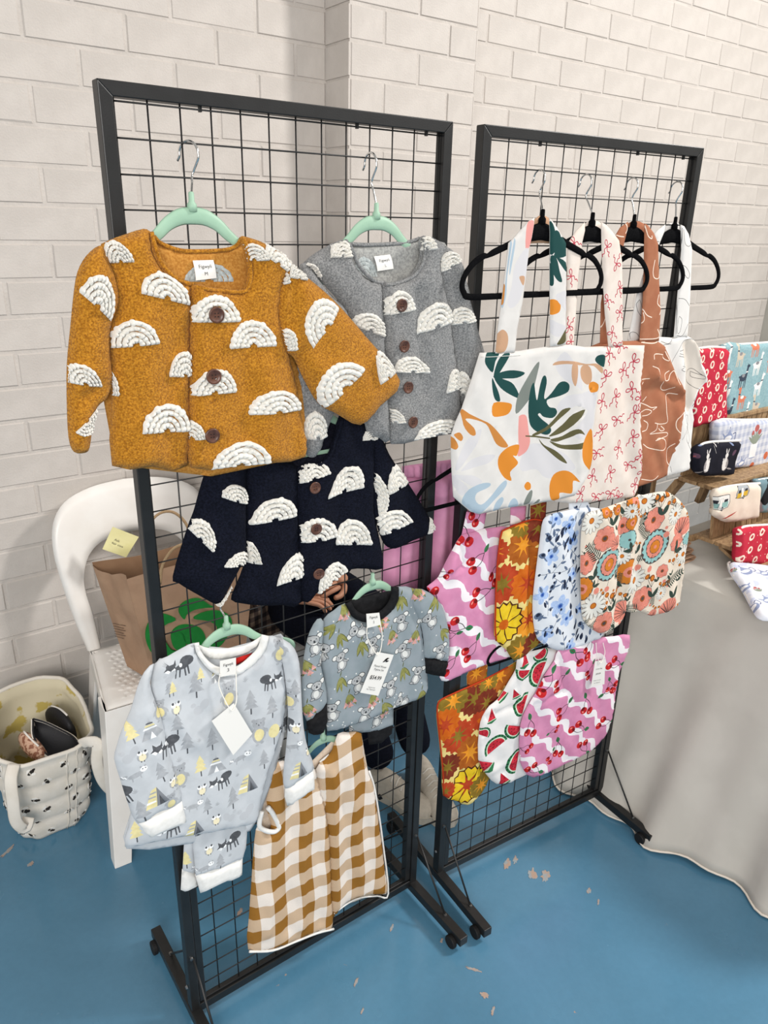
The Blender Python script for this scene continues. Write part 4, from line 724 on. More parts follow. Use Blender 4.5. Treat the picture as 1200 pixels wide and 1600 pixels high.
f1 = [(T5((a, 840 + (a - 200) * -.1))[0], T5((a + dx, 1520 - (a - 40) * .33))[0], .010, am) for a, dx, am in ((150, -60, .006), (200, -30, -.005), (240, -10, .006), (285, 20, -.004))]
fl_, s1 = cloth('front_panel', R1, T5((102, 838), (165, 802), (200, 820), (295, 838), (302, 845), (330, 960), (355, 1100), (362, 1300), (365, 1474), (300, 1490), (210, 1525), (120, 1560), (25, 1566), (28, 1440), (38, 1300), (50, 1130), (66, 1060), (105, 1086), (118, 1060), (98, 1000), (100, 930)), off, .012, {'a': m_ging}, root, smooth=2, edge=.02, folds=f1, wob=.0015)
f2 = [(T5((a, y0))[0], T5((a + dx, 1400 - (a - 330) * .25))[0], .010, am) for a, y0, dx, am in ((350, 840, 20, .006), (390, 830, 30, -.005), (425, 820, 50, .006), (465, 820, 60, -.004), (330, 850, 30, -.004))]
fr_, s2 = cloth('front_panel', R1, T5((300, 836), (335, 800), (365, 760), (388, 694), (430, 688), (482, 692), (492, 780), (508, 838), (530, 900), (545, 1000), (562, 1120), (575, 1230), (586, 1332), (540, 1340), (480, 1346), (430, 1365), (385, 1400), (366, 1440), (356, 1300), (350, 1100), (325, 960)), off + .003, .012, {'a': m_ging}, root, smooth=2, edge=.02, folds=f2, wob=.0015)
# white piping round the left armhole
b = MB(); pts = [R1.p(a, c, off + .012) for a, c in T5((100, 985), (120, 1010), (140, 1050), (143, 1068), (125, 1082), (95, 1080), (68, 1064), (66, 1040), (75, 1000))]
b.tube([Vector(p) for p in spline(pts, 5)], .0055, 8); b.build('armhole_binding', m_rib, fl_, True)
b = MB(); pts = [R1.p(a, c, s_.off + .002) for a, c in T5((25, 1566), (120, 1561), (210, 1526), (300, 1491), (365, 1475))]; b.tube([Vector(p) for p in spline(pts, 4)], .003, 6); b.build('hem_edge', m_rib, fl_, True)
b = MB(); pts = [R1.p(a, c, off + .006) for a, c in T5((366, 1412), (430, 1366), (480, 1347), (540, 1341), (585, 1333), (562, 1120), (545, 1000), (528, 900), (508, 838))]; b.tube([Vector(p) for p in spline(pts, 4)], .0024, 6); b.build('hem_edge', m_rib, fr_, True)
q = T5((308, 800), (345, 770), (352, 800), (318, 826)); lb = panel3('size_label', [R1.p(a, c, off + .001) for a, c in q], m_label, bk)
hanger(R1, 505, 1152, 0.018, 'mint green plastic hanger holding the gingham dress', stem=0.050, hookr=0.012, scale=0.72, tilt=-0.02)

# ------------------------------------------------------------------ right rack: four totes on black velvet hangers
TA, TB, TC, TD = Z(700, 530, 4.6154), Z(760, 330, 6), Z(880, 330, 5), Z(880, 520, 5.2174)
def poly(T, off, *pts, n=3, pl=None): return smoothp(onto(pl or R2, T(*pts), off), n) if n else onto(pl or R2, T(*pts), off)
def stroke(T, off, w_, *pts, n=4, pl=None): return strip(spline(onto(pl or R2, T(*pts), off), n), w_)
LC = {'a': cot('leaf_print_canvas', 'D0CDC9', 'D5D2CE', scale=30), 'dg': cot('print_deep_green', '1E4442'), 'ol': cot('print_olive_green', '5A563A'), 'sg': cot('print_sage', '787E78'), 'or': cot('print_orange', 'D0832F'), 'o2': cot('print_ochre', 'BF7F40'), 'pk': cot('print_pink', 'D9958F'), 'lg': cot('print_light_grey', 'CBC9CB'), 'bl': cot('print_dusty_blue', 'A3B5C2'), 'tn': cot('print_tan', 'BD9678'), 'ln': cot('canvas_lining', 'D8D6D0')}
O1 = 0.082
A = lambda k, *p, n=3: (k, poly(TA, O1, *p, n=n))
LV = [A('lg', (55, 930), (80, 850), (150, 720), (240, 645), (215, 740), (150, 850), (75, 945)), A('lg', (100, 940), (170, 870), (260, 835), (348, 840), (300, 890), (220, 915), (110, 950)), A('lg', (50, 985), (110, 980), (190, 985), (250, 1030), (180, 1060), (120, 1030)), A('lg', (40, 990), (80, 1010), (150, 1085), (100, 1130), (50, 1060)),
      A('lg', (600, 755), (720, 770), (850, 830), (920, 920), (880, 960), (760, 1005), (690, 990), (640, 940), (540, 955), (520, 900), (545, 830)), A('lg', (800, 470), (860, 410), (970, 390), (1080, 370), (1070, 520), (1050, 640), (960, 720), (905, 690), (930, 620), (1010, 520), (920, 480), (840, 540), (795, 520)), A('lg', (780, 190), (840, 90), (900, 160), (960, 250), (970, 370), (930, 340), (840, 290)),
      A('dg', (270, 125), (300, 100), (380, 92), (340, 160), (320, 240), (270, 180)), A('dg', (330, 255), (350, 180), (390, 120), (452, 94), (430, 160), (370, 250), (340, 285)), A('dg', (330, 262), (400, 235), (480, 225), (556, 243), (500, 280), (420, 285), (345, 284)), A('dg', (335, 275), (420, 295), (480, 330), (522, 425), (450, 400), (380, 350)), A('dg', (318, 280), (345, 330), (370, 390), (380, 448), (345, 440), (325, 380)),
      A('sg', (495, 540), (500, 440), (550, 320), (610, 225), (662, 162), (655, 240), (610, 390), (560, 480)),
      A('pk', (515, 580), (520, 555), (550, 545), (575, 565), (585, 660), (595, 740), (570, 810), (520, 845), (505, 835), (515, 790), (512, 680)),
      A('dg', (592, 600), (585, 480), (598, 360), (625, 315), (635, 400), (645, 440), (665, 360), (690, 275), (712, 268), (718, 320), (700, 410), (708, 432), (750, 390), (800, 320), (845, 305), (875, 330), (868, 380), (810, 410), (720, 440), (735, 490), (780, 500), (793, 535), (760, 570), (690, 560), (665, 535), (650, 545), (680, 580), (730, 620), (748, 660), (720, 690), (670, 680), (620, 650)),
      A('ol', (562, 695), (640, 697), (740, 712), (738, 722), (640, 710), (562, 704), n=0), A('ol', (610, 690), (700, 640), (780, 570), (830, 510), (888, 498), (830, 560), (740, 640), (650, 692)), A('ol', (735, 695), (830, 620), (900, 540), (990, 508), (930, 590), (840, 670), (755, 700)), A('ol', (745, 722), (830, 700), (900, 655), (950, 650), (994, 692), (940, 678), (880, 710), (800, 738), (755, 738)), A('ol', (735, 735), (820, 762), (900, 760), (985, 745), (975, 785), (880, 798), (790, 780)), A('ol', (660, 720), (700, 765), (770, 800), (830, 850), (862, 898), (800, 870), (720, 800), (680, 760)),
      A('or', (330, 460), (440, 460), (465, 485), (440, 540), (380, 558), (318, 550)), A('o2', (105, 510), (160, 540), (240, 580), (300, 610), (370, 680), (437, 768), (400, 783), (350, 755), (310, 680), (270, 610), (180, 578), (130, 580), (190, 640), (200, 690), (165, 690), (115, 620)), A('o2', (50, 690), (90, 675), (115, 710), (100, 738), (65, 715)), A('o2', (28, 705), (60, 730), (80, 775), (60, 798), (30, 780)),
      A('or', (520, 768), (500, 840), (470, 840), (503, 880), (500, 905), (450, 960), (462, 1022), (410, 1000), (370, 930), (372, 850), (420, 790), (480, 765)), A('or', (952, 1030), (905, 1022), (900, 1090), (885, 1115), (812, 1110), (808, 1155), (750, 1160), (735, 1060), (765, 980), (830, 948), (895, 965)), A('or', (552, 1060), (575, 1030), (600, 1045), (598, 1080), (570, 1090)), A('or', (1052, 665), (1010, 690), (965, 790), (970, 870), (1010, 925), (1048, 932)),
      A('tn', (762, 190), (800, 160), (900, 158), (1000, 180), (1080, 178), (1125, 210), (1118, 250), (1060, 195), (950, 188), (860, 178)), A('tn', (895, 175), (930, 180), (935, 240), (915, 338), (890, 290), (885, 220)), A('tn', (960, 215), (1000, 182), (1040, 220), (1045, 300), (1010, 330), (965, 285)), A('or', (1030, 320), (1060, 308), (1095, 330), (1088, 380), (1040, 386), (1022, 350)), A('dg', (1072, 150), (1100, 120), (1140, 120), (1135, 200), (1100, 185)),
      A('bl', (105, 1170), (150, 1085), (230, 1045), (300, 1038), (312, 1055), (280, 1080), (210, 1110), (200, 1160), (240, 1195), (310, 1140), (370, 1060), (420, 1020), (425, 1060), (350, 1150), (270, 1230), (215, 1262), (140, 1215)), A('bl', (330, 1240), (350, 1180), (390, 1140), (405, 1165), (370, 1230)), A('bl', (440, 1215), (460, 1165), (490, 1150), (512, 1180), (505, 1210)), A('sg', (550, 1195), (570, 1130), (600, 1090), (612, 1105), (590, 1180)), A('sg', (620, 1190), (650, 1158), (668, 1160), (650, 1185))]
def tote(label, off, body, straps, loop, mats, motifs, smotifs, folds=(), lining='a', thick=.006, at_px=(850, 550), wob=.0012, seed=1, group=None):
    root = empty('tote_bag', R2.p(*at_px, off), label, 'tote bag', group or 'long-handled tote bags', R2.th)
    bd, sh = cloth('bag_body', R2, body, off, thick, mats, root, motifs, smooth=1, edge=.008, folds=folds, wob=wob, seed=seed)
    for s_, o_ in straps: cloth('strap', R2, s_, off + o_, .003, mats, root, smotifs, smooth=1, edge=.006, res=.008, folds=())
    if loop: cloth('strap_loop', R2, loop, off - .016, .002, {'x': mats[lining], **mats}, root, smooth=1, edge=.006)
    # stitched hem below the mouth
    return root, bd, sh
def stitch(pl, sh, line, parent, m, r=.0007, name='stitching'):
    b = MB(); q = spline(line, 4); P3 = []
    for a in q: u, v = pl.uv(*a, sh.off + sh.thick); P3.append(pl.at(u, v, sh.off + float(sh.rel([(u, v)])[0]) + .0003))
    b.tube(P3, r, 5); b.build(name, m, parent, True)
B_ = lambda k, *p: (k, poly(TB, O1, *p))
SM1 = [B_('dg', (600, 100), (640, 150), (650, 260), (600, 350)), B_('dg', (640, 190), (690, 200), (700, 300), (620, 410), (605, 350)), B_('dg', (700, 240), (755, 300), (750, 370), (640, 405)), B_('dg', (640, 400), (750, 360), (752, 420), (660, 440)), B_('dg', (660, 430), (750, 480), (755, 570), (700, 500)), B_('dg', (610, 420), (660, 440), (690, 560), (714, 660), (670, 650), (620, 560)), B_('dg', (600, 480), (630, 560), (635, 680), (610, 700), (598, 640)), B_('or', (600, 840), (650, 830), (697, 870), (690, 940), (640, 968), (600, 960)), B_('lg', (650, 800), (700, 760), (755, 760), (755, 930), (700, 880)), B_('lg', (600, 1020), (680, 1050), (755, 1090), (680, 1180), (600, 1130)), B_('ol', (665, 1250), (700, 1190), (755, 1100), (755, 1200), (720, 1245)),
       B_('pk', (385, 130), (450, 90), (430, 240), (410, 330), (370, 345)), B_('lg', (385, 340), (392, 480), (350, 720), (300, 860), (230, 910), (200, 850), (240, 700), (270, 500)), B_('tn', (312, 615), (362, 612), (352, 695), (330, 670)), B_('bl', (225, 320), (245, 300), (200, 600), (190, 780), (160, 900), (150, 880), (180, 700)), B_('bl', (262, 275), (275, 268), (270, 340), (235, 540), (220, 600), (222, 500)), B_('o2', (165, 705), (180, 700), (165, 860), (145, 865)), B_('tn', (100, 1180), (150, 1110), (200, 1150), (205, 1240), (170, 1320), (95, 1320))]
r1, bd, sh = tote('white tote bag with bold leaf and fruit cut-out print, front tote on the right rack', 0.074, TA((235, 100), (380, 93), (520, 86), (650, 65), (750, 50), (880, 40), (1000, 58), (1152, 65), (1125, 220), (1100, 330), (1075, 500), (1058, 640), (1050, 780), (1043, 900), (1008, 1000), (950, 1085), (915, 1132), (720, 1175), (560, 1197), (400, 1225), (230, 1266), (165, 1245), (105, 1195), (45, 1140), (35, 1000), (28, 850), (25, 705), (60, 600), (105, 500), (180, 280)),
     [(TB((455, 60), (400, 95), (330, 170), (280, 230), (212, 300), (195, 450), (165, 700), (140, 900), (105, 1150), (88, 1335), (180, 1335), (272, 1325), (295, 1100), (345, 850), (392, 470), (410, 330), (432, 240), (452, 120)), .004), (TB((595, 60), (600, 200), (598, 600), (600, 1000), (602, 1270), (680, 1262), (748, 1250), (752, 900), (754, 560), (750, 300), (690, 190), (640, 110)), .004)],
     TB((405, 305), (425, 220), (450, 80), (500, 42), (560, 45), (605, 75), (605, 300), (500, 297)), LC, LV, SM1, folds=[(TA((880, 60))[0], TA((930, 900))[0], .02, .004), (TA((1080, 100))[0], TA((1000, 950))[0], .015, -.004), (TA((300, 120))[0], TA((200, 1000))[0], .03, .003), (TA((930, 450))[0], TA((940, 1050))[0], .006, .003)], lining='tn')
stitch(R2, sh, TA((240, 128), (400, 122), (520, 115)), bd, LC['ln'])
# bows
RB = {'a': cot('ribbon_print_canvas', 'DACDC2', 'DFD4CA', scale=30), 'r': cot('print_red', 'B23247')}
def BOW():
    o = []
    for pts in ([(0, 0), (.12, .3), (.02, .5), (-.1, .35), (0, 0)], [(0, 0), (-.3, .12), (-.42, -.02), (-.25, -.1), (0, 0)], [(0, 0), (.25, -.05), (.3, -.3), (.45, -.32), (.5, -.5)], [(0, 0), (.02, -.3), (-.12, -.42), (0, -.55), (-.05, -.72)]):
        o.append(('r', strip(spline(pts, 4), .062)))
    o.append(('r', ell(0, 0, .06, .07, n=8))); return o
BO = BOW(); ob = .060
bw = [(BO, x, y, 1, r_, f_) for x, y, r_, f_ in ((375, 170, .2, 0), (470, 110, 1.4, 0), (575, 235, .1, 1), (500, 310, 0, 0), (345, 355, -1.2, 0), (430, 520, .2, 1), (560, 460, .3, 0), (320, 560, 0, 0), (620, 530, 0, 0), (440, 710, 1.2, 0), (580, 650, .1, 1), (315, 790, -1.0, 0), (570, 850, .2, 1), (455, 940, 0, 0), (270, 980, 1.2, 0), (385, 1140, .2, 1), (540, 1080, 1.2, 0), (240, 1170, 0, 0), (590, 1240, 0, 0), (385, 1310, 1.2, 0), (140, 1310, -.4, 0), (270, 1340, 1.0, 0), (450, 1340, .3, 1), (640, 1130, .2, 0), (620, 1000, .4, 0))]
sb_ = [(BO, x, y, .9, r_, f_) for x, y, r_, f_ in ((85, 250, .6, 0), (60, 510, .3, 0), (45, 900, 2.6, 0), (60, 1020, .2, 0), (340, 280, .4, 1), (415, 410, 2.9, 0), (440, 600, .3, 1), (345, 700, .5, 0), (440, 790, -.2, 0), (380, 950, .1, 0), (420, 1050, 1.2, 0), (230, 210, 2.8, 0))]
tote('cream tote bag printed with red ribbon bows, second tote from the left', 0.054, TD((60, 118), (200, 116), (345, 112), (480, 102), (672, 104), (655, 250), (634, 400), (632, 600), (636, 800), (645, 1000), (640, 1150), (608, 1280), (576, 1345), (380, 1362), (200, 1383), (60, 1392), (-60, 1380), (-40, 700)),
     [(TC((172, 88), (100, 160), (42, 250), (36, 400), (30, 700), (22, 900), (14, 1060), (82, 1056), (100, 850), (122, 500), (142, 380), (152, 250), (175, 150)), .004), (TC((302, 85), (304, 250), (312, 500), (330, 800), (345, 940), (358, 1060), (410, 1058), (467, 1052), (468, 800), (465, 400), (442, 230), (385, 155), (340, 105)), .004)],
     TC((150, 264), (165, 170), (182, 92), (222, 72), (270, 76), (308, 98), (306, 245), (230, 255)), RB, prints(TD, ob, R2, bw, .040), prints(TC, ob, R2, sb_, .036), folds=[(TD((480, 120))[0], TD((520, 1100))[0], .02, -.004), (TD((590, 150))[0], TD((600, 1100))[0], .015, .004)], at_px=(925, 550), seed=2)
# line faces
RU = {'a': cot('rust_canvas', 'A0664B', 'A66E52', scale=30), 'w': cot('print_cream_line', 'EFDCCB')}; o3 = .040
L3 = lambda *p: ('w', stroke(TD, o3, .0021, *p))
F3 = [L3((640, 80), (760, 40), (790, 60), (740, 85), (650, 80)), L3((735, 215), (740, 175), (790, 175), (830, 215), (870, 225), (830, 150)), L3((740, 355), (745, 290), (720, 270)), L3((870, 310), (830, 340), (820, 385), (850, 380), (880, 330), (905, 310), (920, 350), (935, 420)), L3((805, 390), (810, 460), (850, 470), (900, 440)), L3((650, 560), (680, 520)), L3((630, 570), (680, 590), (720, 610), (765, 605), (730, 630)), L3((640, 650), (680, 625), (720, 640), (690, 670), (650, 680)), L3((660, 715), (690, 740), (680, 790), (640, 805)), L3((950, 505), (870, 500), (838, 540), (840, 640), (855, 725), (800, 745), (745, 735)), L3((770, 740), (760, 790), (710, 825), (760, 820), (850, 815), (860, 840), (800, 860), (755, 880)), L3((760, 880), (780, 860), (830, 870), (845, 920), (800, 955), (700, 940), (645, 905)), L3((800, 760), (830, 790), (800, 800), (780, 780)), L3((1000, 640), (930, 700), (915, 770), (940, 810), (985, 770)), L3((940, 810), (950, 850), (925, 870), (945, 885)), L3((905, 900), (860, 960), (855, 1040), (870, 1080)), L3((640, 1195), (720, 1200), (775, 1165)), L3((640, 380), (690, 370)), L3((650, 400), (640, 420))]
S3 = [('w', stroke(TC, o3, .0021, *p)) for p in (((410, 180), (440, 195), (478, 200)), ((495, 90), (505, 140), (490, 175)), ((640, 110), (660, 190), (690, 215), (690, 190)), ((715, 380), (700, 470), (710, 520), (745, 520), (752, 440)), ((620, 760), (650, 810), (690, 830)), ((745, 650), (735, 720), (765, 760), (750, 810)), ((600, 890), (630, 850), (625, 790)), ((735, 920), (750, 970), (720, 995), (590, 1000)), ((295, 920), (320, 870), (330, 840)), ((640, 420), (645, 560), (635, 600)))]
tote('rust brown tote bag with cream one-line faces, third tote from the left', 0.034, TD((220, 118), (300, 85), (370, 70), (500, 70), (650, 64), (760, 60), (830, 105), (870, 190), (905, 280), (965, 420), (1005, 500), (1003, 600), (970, 760), (940, 880), (900, 990), (862, 1100), (856, 1165), (780, 1202), (620, 1258), (400, 1270), (260, 1200), (240, 700)),
     [(TC((512, 82), (450, 128), (410, 195), (430, 238), (400, 300), (340, 480), (300, 720), (292, 1050), (357, 1052), (370, 800), (430, 500), (480, 250), (505, 150)), .002), (TC((640, 95), (636, 400), (628, 700), (600, 1020), (680, 1020), (752, 1015), (765, 800), (752, 500), (745, 250), (712, 170), (665, 108)), .004)],
     TC((478, 242), (495, 170), (512, 95), (548, 76), (600, 80), (642, 102), (636, 238), (560, 236)), RU, F3, S3, folds=[(TD((700, 350))[0], TD((990, 470))[0], .014, .012), (TD((720, 330))[0], TD((800, 80))[0], .010, .010), (TD((790, 430))[0], TD((980, 560))[0], .02, -.010), (TD((880, 620))[0], TD((830, 1150))[0], .014, -.006), (TD((940, 600))[0], TD((900, 1000))[0], .012, .006), (TD((760, 900))[0], TD((840, 1150))[0], .012, .005)], at_px=(990, 550), seed=3, wob=.002)
WB = {'a': cot('white_canvas', 'DCD9D5', 'E0DDD9', scale=30), 'k': cot('print_black_line', '2C2C30'), 'l': cot('unbleached_lining', 'D3CABF')}; o4 = .024
L4 = lambda *p: ('k', stroke(TD, o4, .0011, *p))
F4 = [('l', poly(TD, o4, (975, 130), (990, 70), (1050, 55), (1090, 130), (1110, 250), (1150, 380), (1090, 470), (1050, 580), (1010, 640), (1000, 400))), L4((890, 250), (930, 160), (970, 90), (1000, 60), (1060, 55), (1090, 120)), L4((950, 150), (990, 140)), L4((945, 190), (990, 200)), L4((950, 170), (985, 180)), L4((980, 240), (975, 280), (955, 300), (985, 315), (990, 280), (965, 270)), L4((1130, 345), (1050, 290), (1015, 330), (1020, 400), (1060, 440), (1110, 460)), L4((1040, 315), (1080, 330), (1140, 350), (1140, 375), (1050, 360), (1040, 320)), L4((1110, 460), (1080, 520), (1060, 555), (1080, 545)), L4((1050, 600), (1060, 580), (1070, 610)), L4((990, 620), (1000, 720), (1010, 760), (960, 870)), L4((1000, 670), (1015, 680), (1012, 780), (1000, 820)), L4((1005, 760), (1030, 850), (1020, 900), (1000, 870), (1005, 800)), L4((1010, 890), (1035, 950)), L4((800, 70), (860, 90), (890, 50)), L4((820, 100), (880, 90)), L4((880, 1090), (890, 1140)), L4((930, 1145), (1000, 1125)), L4((870, 1170), (920, 1150))]
S4 = [('k', stroke(TC, o4, .0011, *p)) for p in (((940, 140), (950, 250), (980, 275), (1000, 250)), ((930, 420), (960, 440), (985, 490), (975, 525), (950, 500), (935, 450)), ((900, 680), (950, 690), (985, 740)), ((905, 820), (925, 850), (910, 940), (890, 950), (895, 860), (905, 820)), ((885, 970), (930, 970), (975, 880)), ((600, 690), (575, 730), (590, 790), (620, 820), (620, 760), (600, 690)), ((525, 1000), (530, 950), (570, 950), (600, 985)), ((620, 470), (635, 510)), ((735, 235), (755, 240)), ((930, 130), (925, 300), (900, 600), (880, 960)))]
tote('white tote bag with black one-line faces, rightmost tote on the right rack', 0.018, TD((640, 60), (800, 35), (890, 40), (960, 18), (1010, 20), (1060, 50), (1095, 110), (1120, 200), (1150, 300), (1182, 385), (1110, 470), (1070, 560), (1060, 620), (1072, 700), (1050, 900), (1032, 1120), (880, 1162), (640, 1250), (500, 1200), (560, 600)),
     [(TC((802, 105), (742, 148), (705, 190), (720, 232), (660, 400), (580, 650), (508, 1010), (602, 1012), (645, 600), (762, 240), (795, 160)), .002), (TC((922, 105), (928, 300), (902, 600), (868, 990), (920, 990), (975, 985), (995, 700), (1012, 300), (985, 180), (950, 118)), .004)],
     TC((768, 238), (785, 180), (800, 112), (852, 88), (900, 92), (925, 115), (922, 225), (850, 225)), WB, F4, S4, folds=[(TD((1000, 100))[0], TD((1000, 600))[0], .012, -.007), (TD((1060, 60))[0], TD((1150, 380))[0], .010, .006), (TD((950, 300))[0], TD((960, 1100))[0], .02, .004)], at_px=(1050, 550), seed=4, wob=.002)
for i, (x, y, o_, lb, yw) in enumerate(((847, 345, .068, 'black velvet hanger carrying the leaf print tote', .05), (925, 349, .048, 'black velvet hanger carrying the red bow tote', .0), (990, 351, .028, 'black velvet hanger carrying the rust tote', .0), (1054, 354, .011, 'black velvet hanger carrying the white line-face tote', 0))):
    hanger(R2, x, y, o_, lb, 'velv', yaw=yw, stem=.081, hookr=.017, du=(.038, .010, .002, -.008)[i])

# ---- lower rows of small bags
TE, TF, TG = Z(660, 780, 5.517), Z(820, 760, 4.4444), Z(670, 1010, 3.6364)
CH = {'a': cot('cherry_pink_cotton', 'C983A6', 'D08CAE', scale=30), 'w': cot('print_swirl_white', 'E9E3E6'), 'r': cot('print_cherry_red', 'B01C22', 'C62A2B'), 'd': cot('print_cherry_dark', '6E1418'), 'h': cot('print_highlight', 'E88A80'), 'g': cot('print_leaf_green', '1F6B45', '2A7A50'), 'k': cot('print_stem', '2E2A2C')}
CHERRY = [('k', strip(spline([(-.1, .0), (.15, .25), (.42, .32)], 4), .03)), ('k', strip(spline([(0, -.35), (.3, -.1), (.42, .32)], 4), .03)), ('g', leaf(.42, .32, .42, .13, 1.0)), ('d', leaf(.44, .34, .36, .015, 1.0)), ('r', ell(-.14, .02, .19, .20)), ('d', ell(-.08, .12, .11, .09)), ('h', ell(-.22, .02, .04, .07, n=8)), ('r', ell(-.04, -.38, .20, .20)), ('d', ell(.03, -.28, .10, .08)), ('h', ell(-.12, -.38, .04, .07, n=8))]
def swirls(T, off, pl, x0, y0, x1, y1, sz=.078, w_=.019, rot=0.0):
    A_, B2 = pl.uv(*T((x0, y1))[0], off), pl.uv(*T((x1, y0))[0], off); out = []; c, s = math.cos(rot), math.sin(rot); k = -6
    cx, cy = (A_[0] + B2[0]) / 2, (A_[1] + B2[1]) / 2
    for k in range(-7, 8):
        pts = []
        for j in range(-6, 7):
            for (x, y) in ((0, 0), (.30, -.06), (.52, -.20), (.58, -.48), (.68, -.62)): pts.append(((x + j * .78) * sz + k * sz * .76, (y - j * .70) * sz + k * sz * .50))
        pts = [(cx + x * c - y * s, cy + x * s + y * c) for x, y in pts]; q = spline(pts, 2); ww = [w_ * (1 + .35 * math.sin(i * .9)) for i in range(len(q))]
        q2 = [(p, w2) for p, w2 in zip(q, ww) if A_[0] - .05 < p[0] < B2[0] + .05 and A_[1] - .05 < p[1] < B2[1] + .05]
        if len(q2) > 3: out.append(('w', strip([p for p, _ in q2], [w2 for _, w2 in q2])))
    return out
def bag(label, off, body, mats, mot, folds=(), straps=(), trim=None, at_px=(800, 900), thick=.006, seed=1, group=None, wob=.0018):
    root = empty('fabric_bag', R2.p(*at_px, off), label, 'fabric bag', group or 'small printed fabric bags', R2.th)
    bd, sh = cloth('bag_body', R2, body, off, thick, mats, root, mot, smooth=2, edge=.009, folds=folds, wob=wob, seed=seed)
    for s_ in straps: cloth('strap', R2, s_, off - .004, .003, mats, root, mot, smooth=0, edge=.006)
    if trim:
        m, line = trim; b = MB(); P3 = []
        for a in spline(line, 4): u, v = R2.uv(*a, sh.off + .003); P3.append(R2.at(u, v, sh.off + float(sh.rel([(u, v)])[0]) * .5 + .001))
        b.tube(P3, .0022, 6); b.build('edge_piping', m, bd, True)
    return root, bd, sh
cp = [(CHERRY, x, y, s_, r_, f_) for x, y, s_, r_, f_ in ((450, 540, 1, 0, 0), (490, 820, 1.15, -.5, 0), (285, 1080, 1.1, -1.2, 0), (395, 1310, 1.0, .1, 0), (100, 820, 1.0, -1.9, 0), (350, 330, 1.1, 1.0, 0), (200, 660, .6, 2.5, 0), (220, 1440, .9, 0, 0), (225, 1180, .8, -.8, 0), (470, 150, .9, .3, 0), (620, 660, 1, .4, 0))]
m1 = swirls(TE, .03, R2, 0, 100, 800, 1600, rot=.05) + prints(TE, .03, R2, cp, .060)
bag('pink swirl bag printed with cherries, just below the leaf tote, untagged', .022, TE((440, 290), (520, 262), (640, 247), (720, 240), (760, 300), (740, 700), (740, 1100), (765, 1360), (640, 1405), (500, 1452), (340, 1520), (210, 1577), (155, 1540), (200, 1420), (242, 1300), (205, 1100), (130, 900), (50, 780), (62, 745), (140, 680), (200, 560), (270, 430), (345, 312)), CH, m1,
    folds=[(TE((325, 380))[0], TE((365, 570))[0], .006, -.006), (TE((360, 575))[0], TE((150, 665))[0], .006, -.006), (TE((250, 450))[0], TE((240, 600))[0], .02, .010), (TE((470, 300))[0], TE((600, 800))[0], .02, .005), (TE((600, 400))[0], TE((620, 1100))[0], .015, -.005), (TE((300, 800))[0], TE((420, 1300))[0], .02, .004)], straps=[TE((385, 110), (500, 120), (560, 100), (530, 270), (440, 300), (340, 320)), TE((765, 70), (900, 60), (890, 190), (760, 240))], at_px=(730, 850), seed=5)
hanger(R2, 824, 975, .030, 'black velvet hanger between the pink cherry bag and the orange retro bag', 'velv', scale=.62, stem=.06, hookr=.014)
RT = {'a': cot('retro_cream_cotton', 'DCC678', 'E2CE86', scale=30), 'r': cot('retro_red', 'A93A1C', 'B24424', scale=60), 'o': cot('retro_orange', 'C05A14', 'C8661C', scale=60), 'y': cot('retro_yellow', 'D9B41E', 'DFBE2C', scale=60), 'b': cot('retro_brown', '6E2A1C', '78331F', scale=60), 'm': cot('retro_moss', '7D6422', '877029', scale=60), 'c': cot('retro_caramel', 'A0541A', 'A95E22', scale=60), 'l': cot('retro_light_orange', 'D98A22', 'DF9430', scale=60), 'k': cot('retro_outline', '4A2413'), 'p': cot('retro_red_binding', 'B03A1A')}
def RFLOWER(a, c, star=True, n=8):
    o = []
    for i in range(n):
        t = 2 * PI * i / n
        if a == 'y': o.append(('k', place([('k', [(0, .0), (.13, .2), (.19, .42), (.09, .53), (0, .48), (-.09, .53), (-.19, .42), (-.13, .2)])], 0, 0, 1.03, t)[0][1]))
        o.append((a, place([(a, [(0, .0), (.105, .22), (.165, .40), (.09, .51), (0, .44), (-.09, .51), (-.165, .40), (-.105, .22)])], 0, 0, 1, t)[0][1]))
    for i in range(n):
        t = 2 * PI * (i + .5) / n
        if star: o.append((c, place([(c, [(-.035, .1), (0, .33), (.035, .1)])], 0, 0, 1, t)[0][1]))
    o.append((c, ell(0, 0, .13, .13, n=10))); return o
def retro(T, off, seq): return prints(T, off, R2, [(RFLOWER(a, c, c != 'o'), x, y, s_, x * .01, 0) for a, c, x, y, s_ in seq], .106)
q1 = retro(TE, .045, (('c', 'l', 870, 395, 1), ('r', 'm', 690, 735, 1.05), ('o', 'r', 910, 720, 1.05), ('m', 'l', 840, 1300, .9), ('b', 'm', 970, 1260, .9), ('m', 'l', 860, 210, .7), ('b', 'm', 1010, 240, .8), ('l', 'r', 920, 1040, .9), ('y', 'o', 700, 1080, 1.1), ('r', 'l', 640, 470, .7), ('b', 'm', 1020, 100, .8), ('c', 'l', 1040, 500, .8)))
bag('orange and yellow retro flower bag beside the white blue-flowered bag', .038, TE((690, 282), (720, 262), (860, 205), (960, 178), (1045, 190), (1075, 300), (1060, 500), (1010, 760), (990, 1000), (1010, 1150), (1040, 1220), (960, 1290), (900, 1340), (800, 1397), (730, 1305), (640, 1222), (625, 1100), (638, 800), (650, 560), (665, 420)), RT, q1,
    folds=[(TE((940, 300))[0], TE((920, 1100))[0], .012, -.008), (TE((860, 300))[0], TE((850, 1300))[0], .02, .004), (TE((720, 300))[0], TE((700, 1200))[0], .01, .003)], straps=[TE((935, 60), (1075, 20), (1065, 180), (935, 190))], trim=(RT['p'], TE((1045, 188), (960, 176), (860, 203), (720, 260), (680, 300), (660, 440), (645, 600), (638, 800), (628, 1100), (640, 1222))), at_px=(810, 850), seed=6)
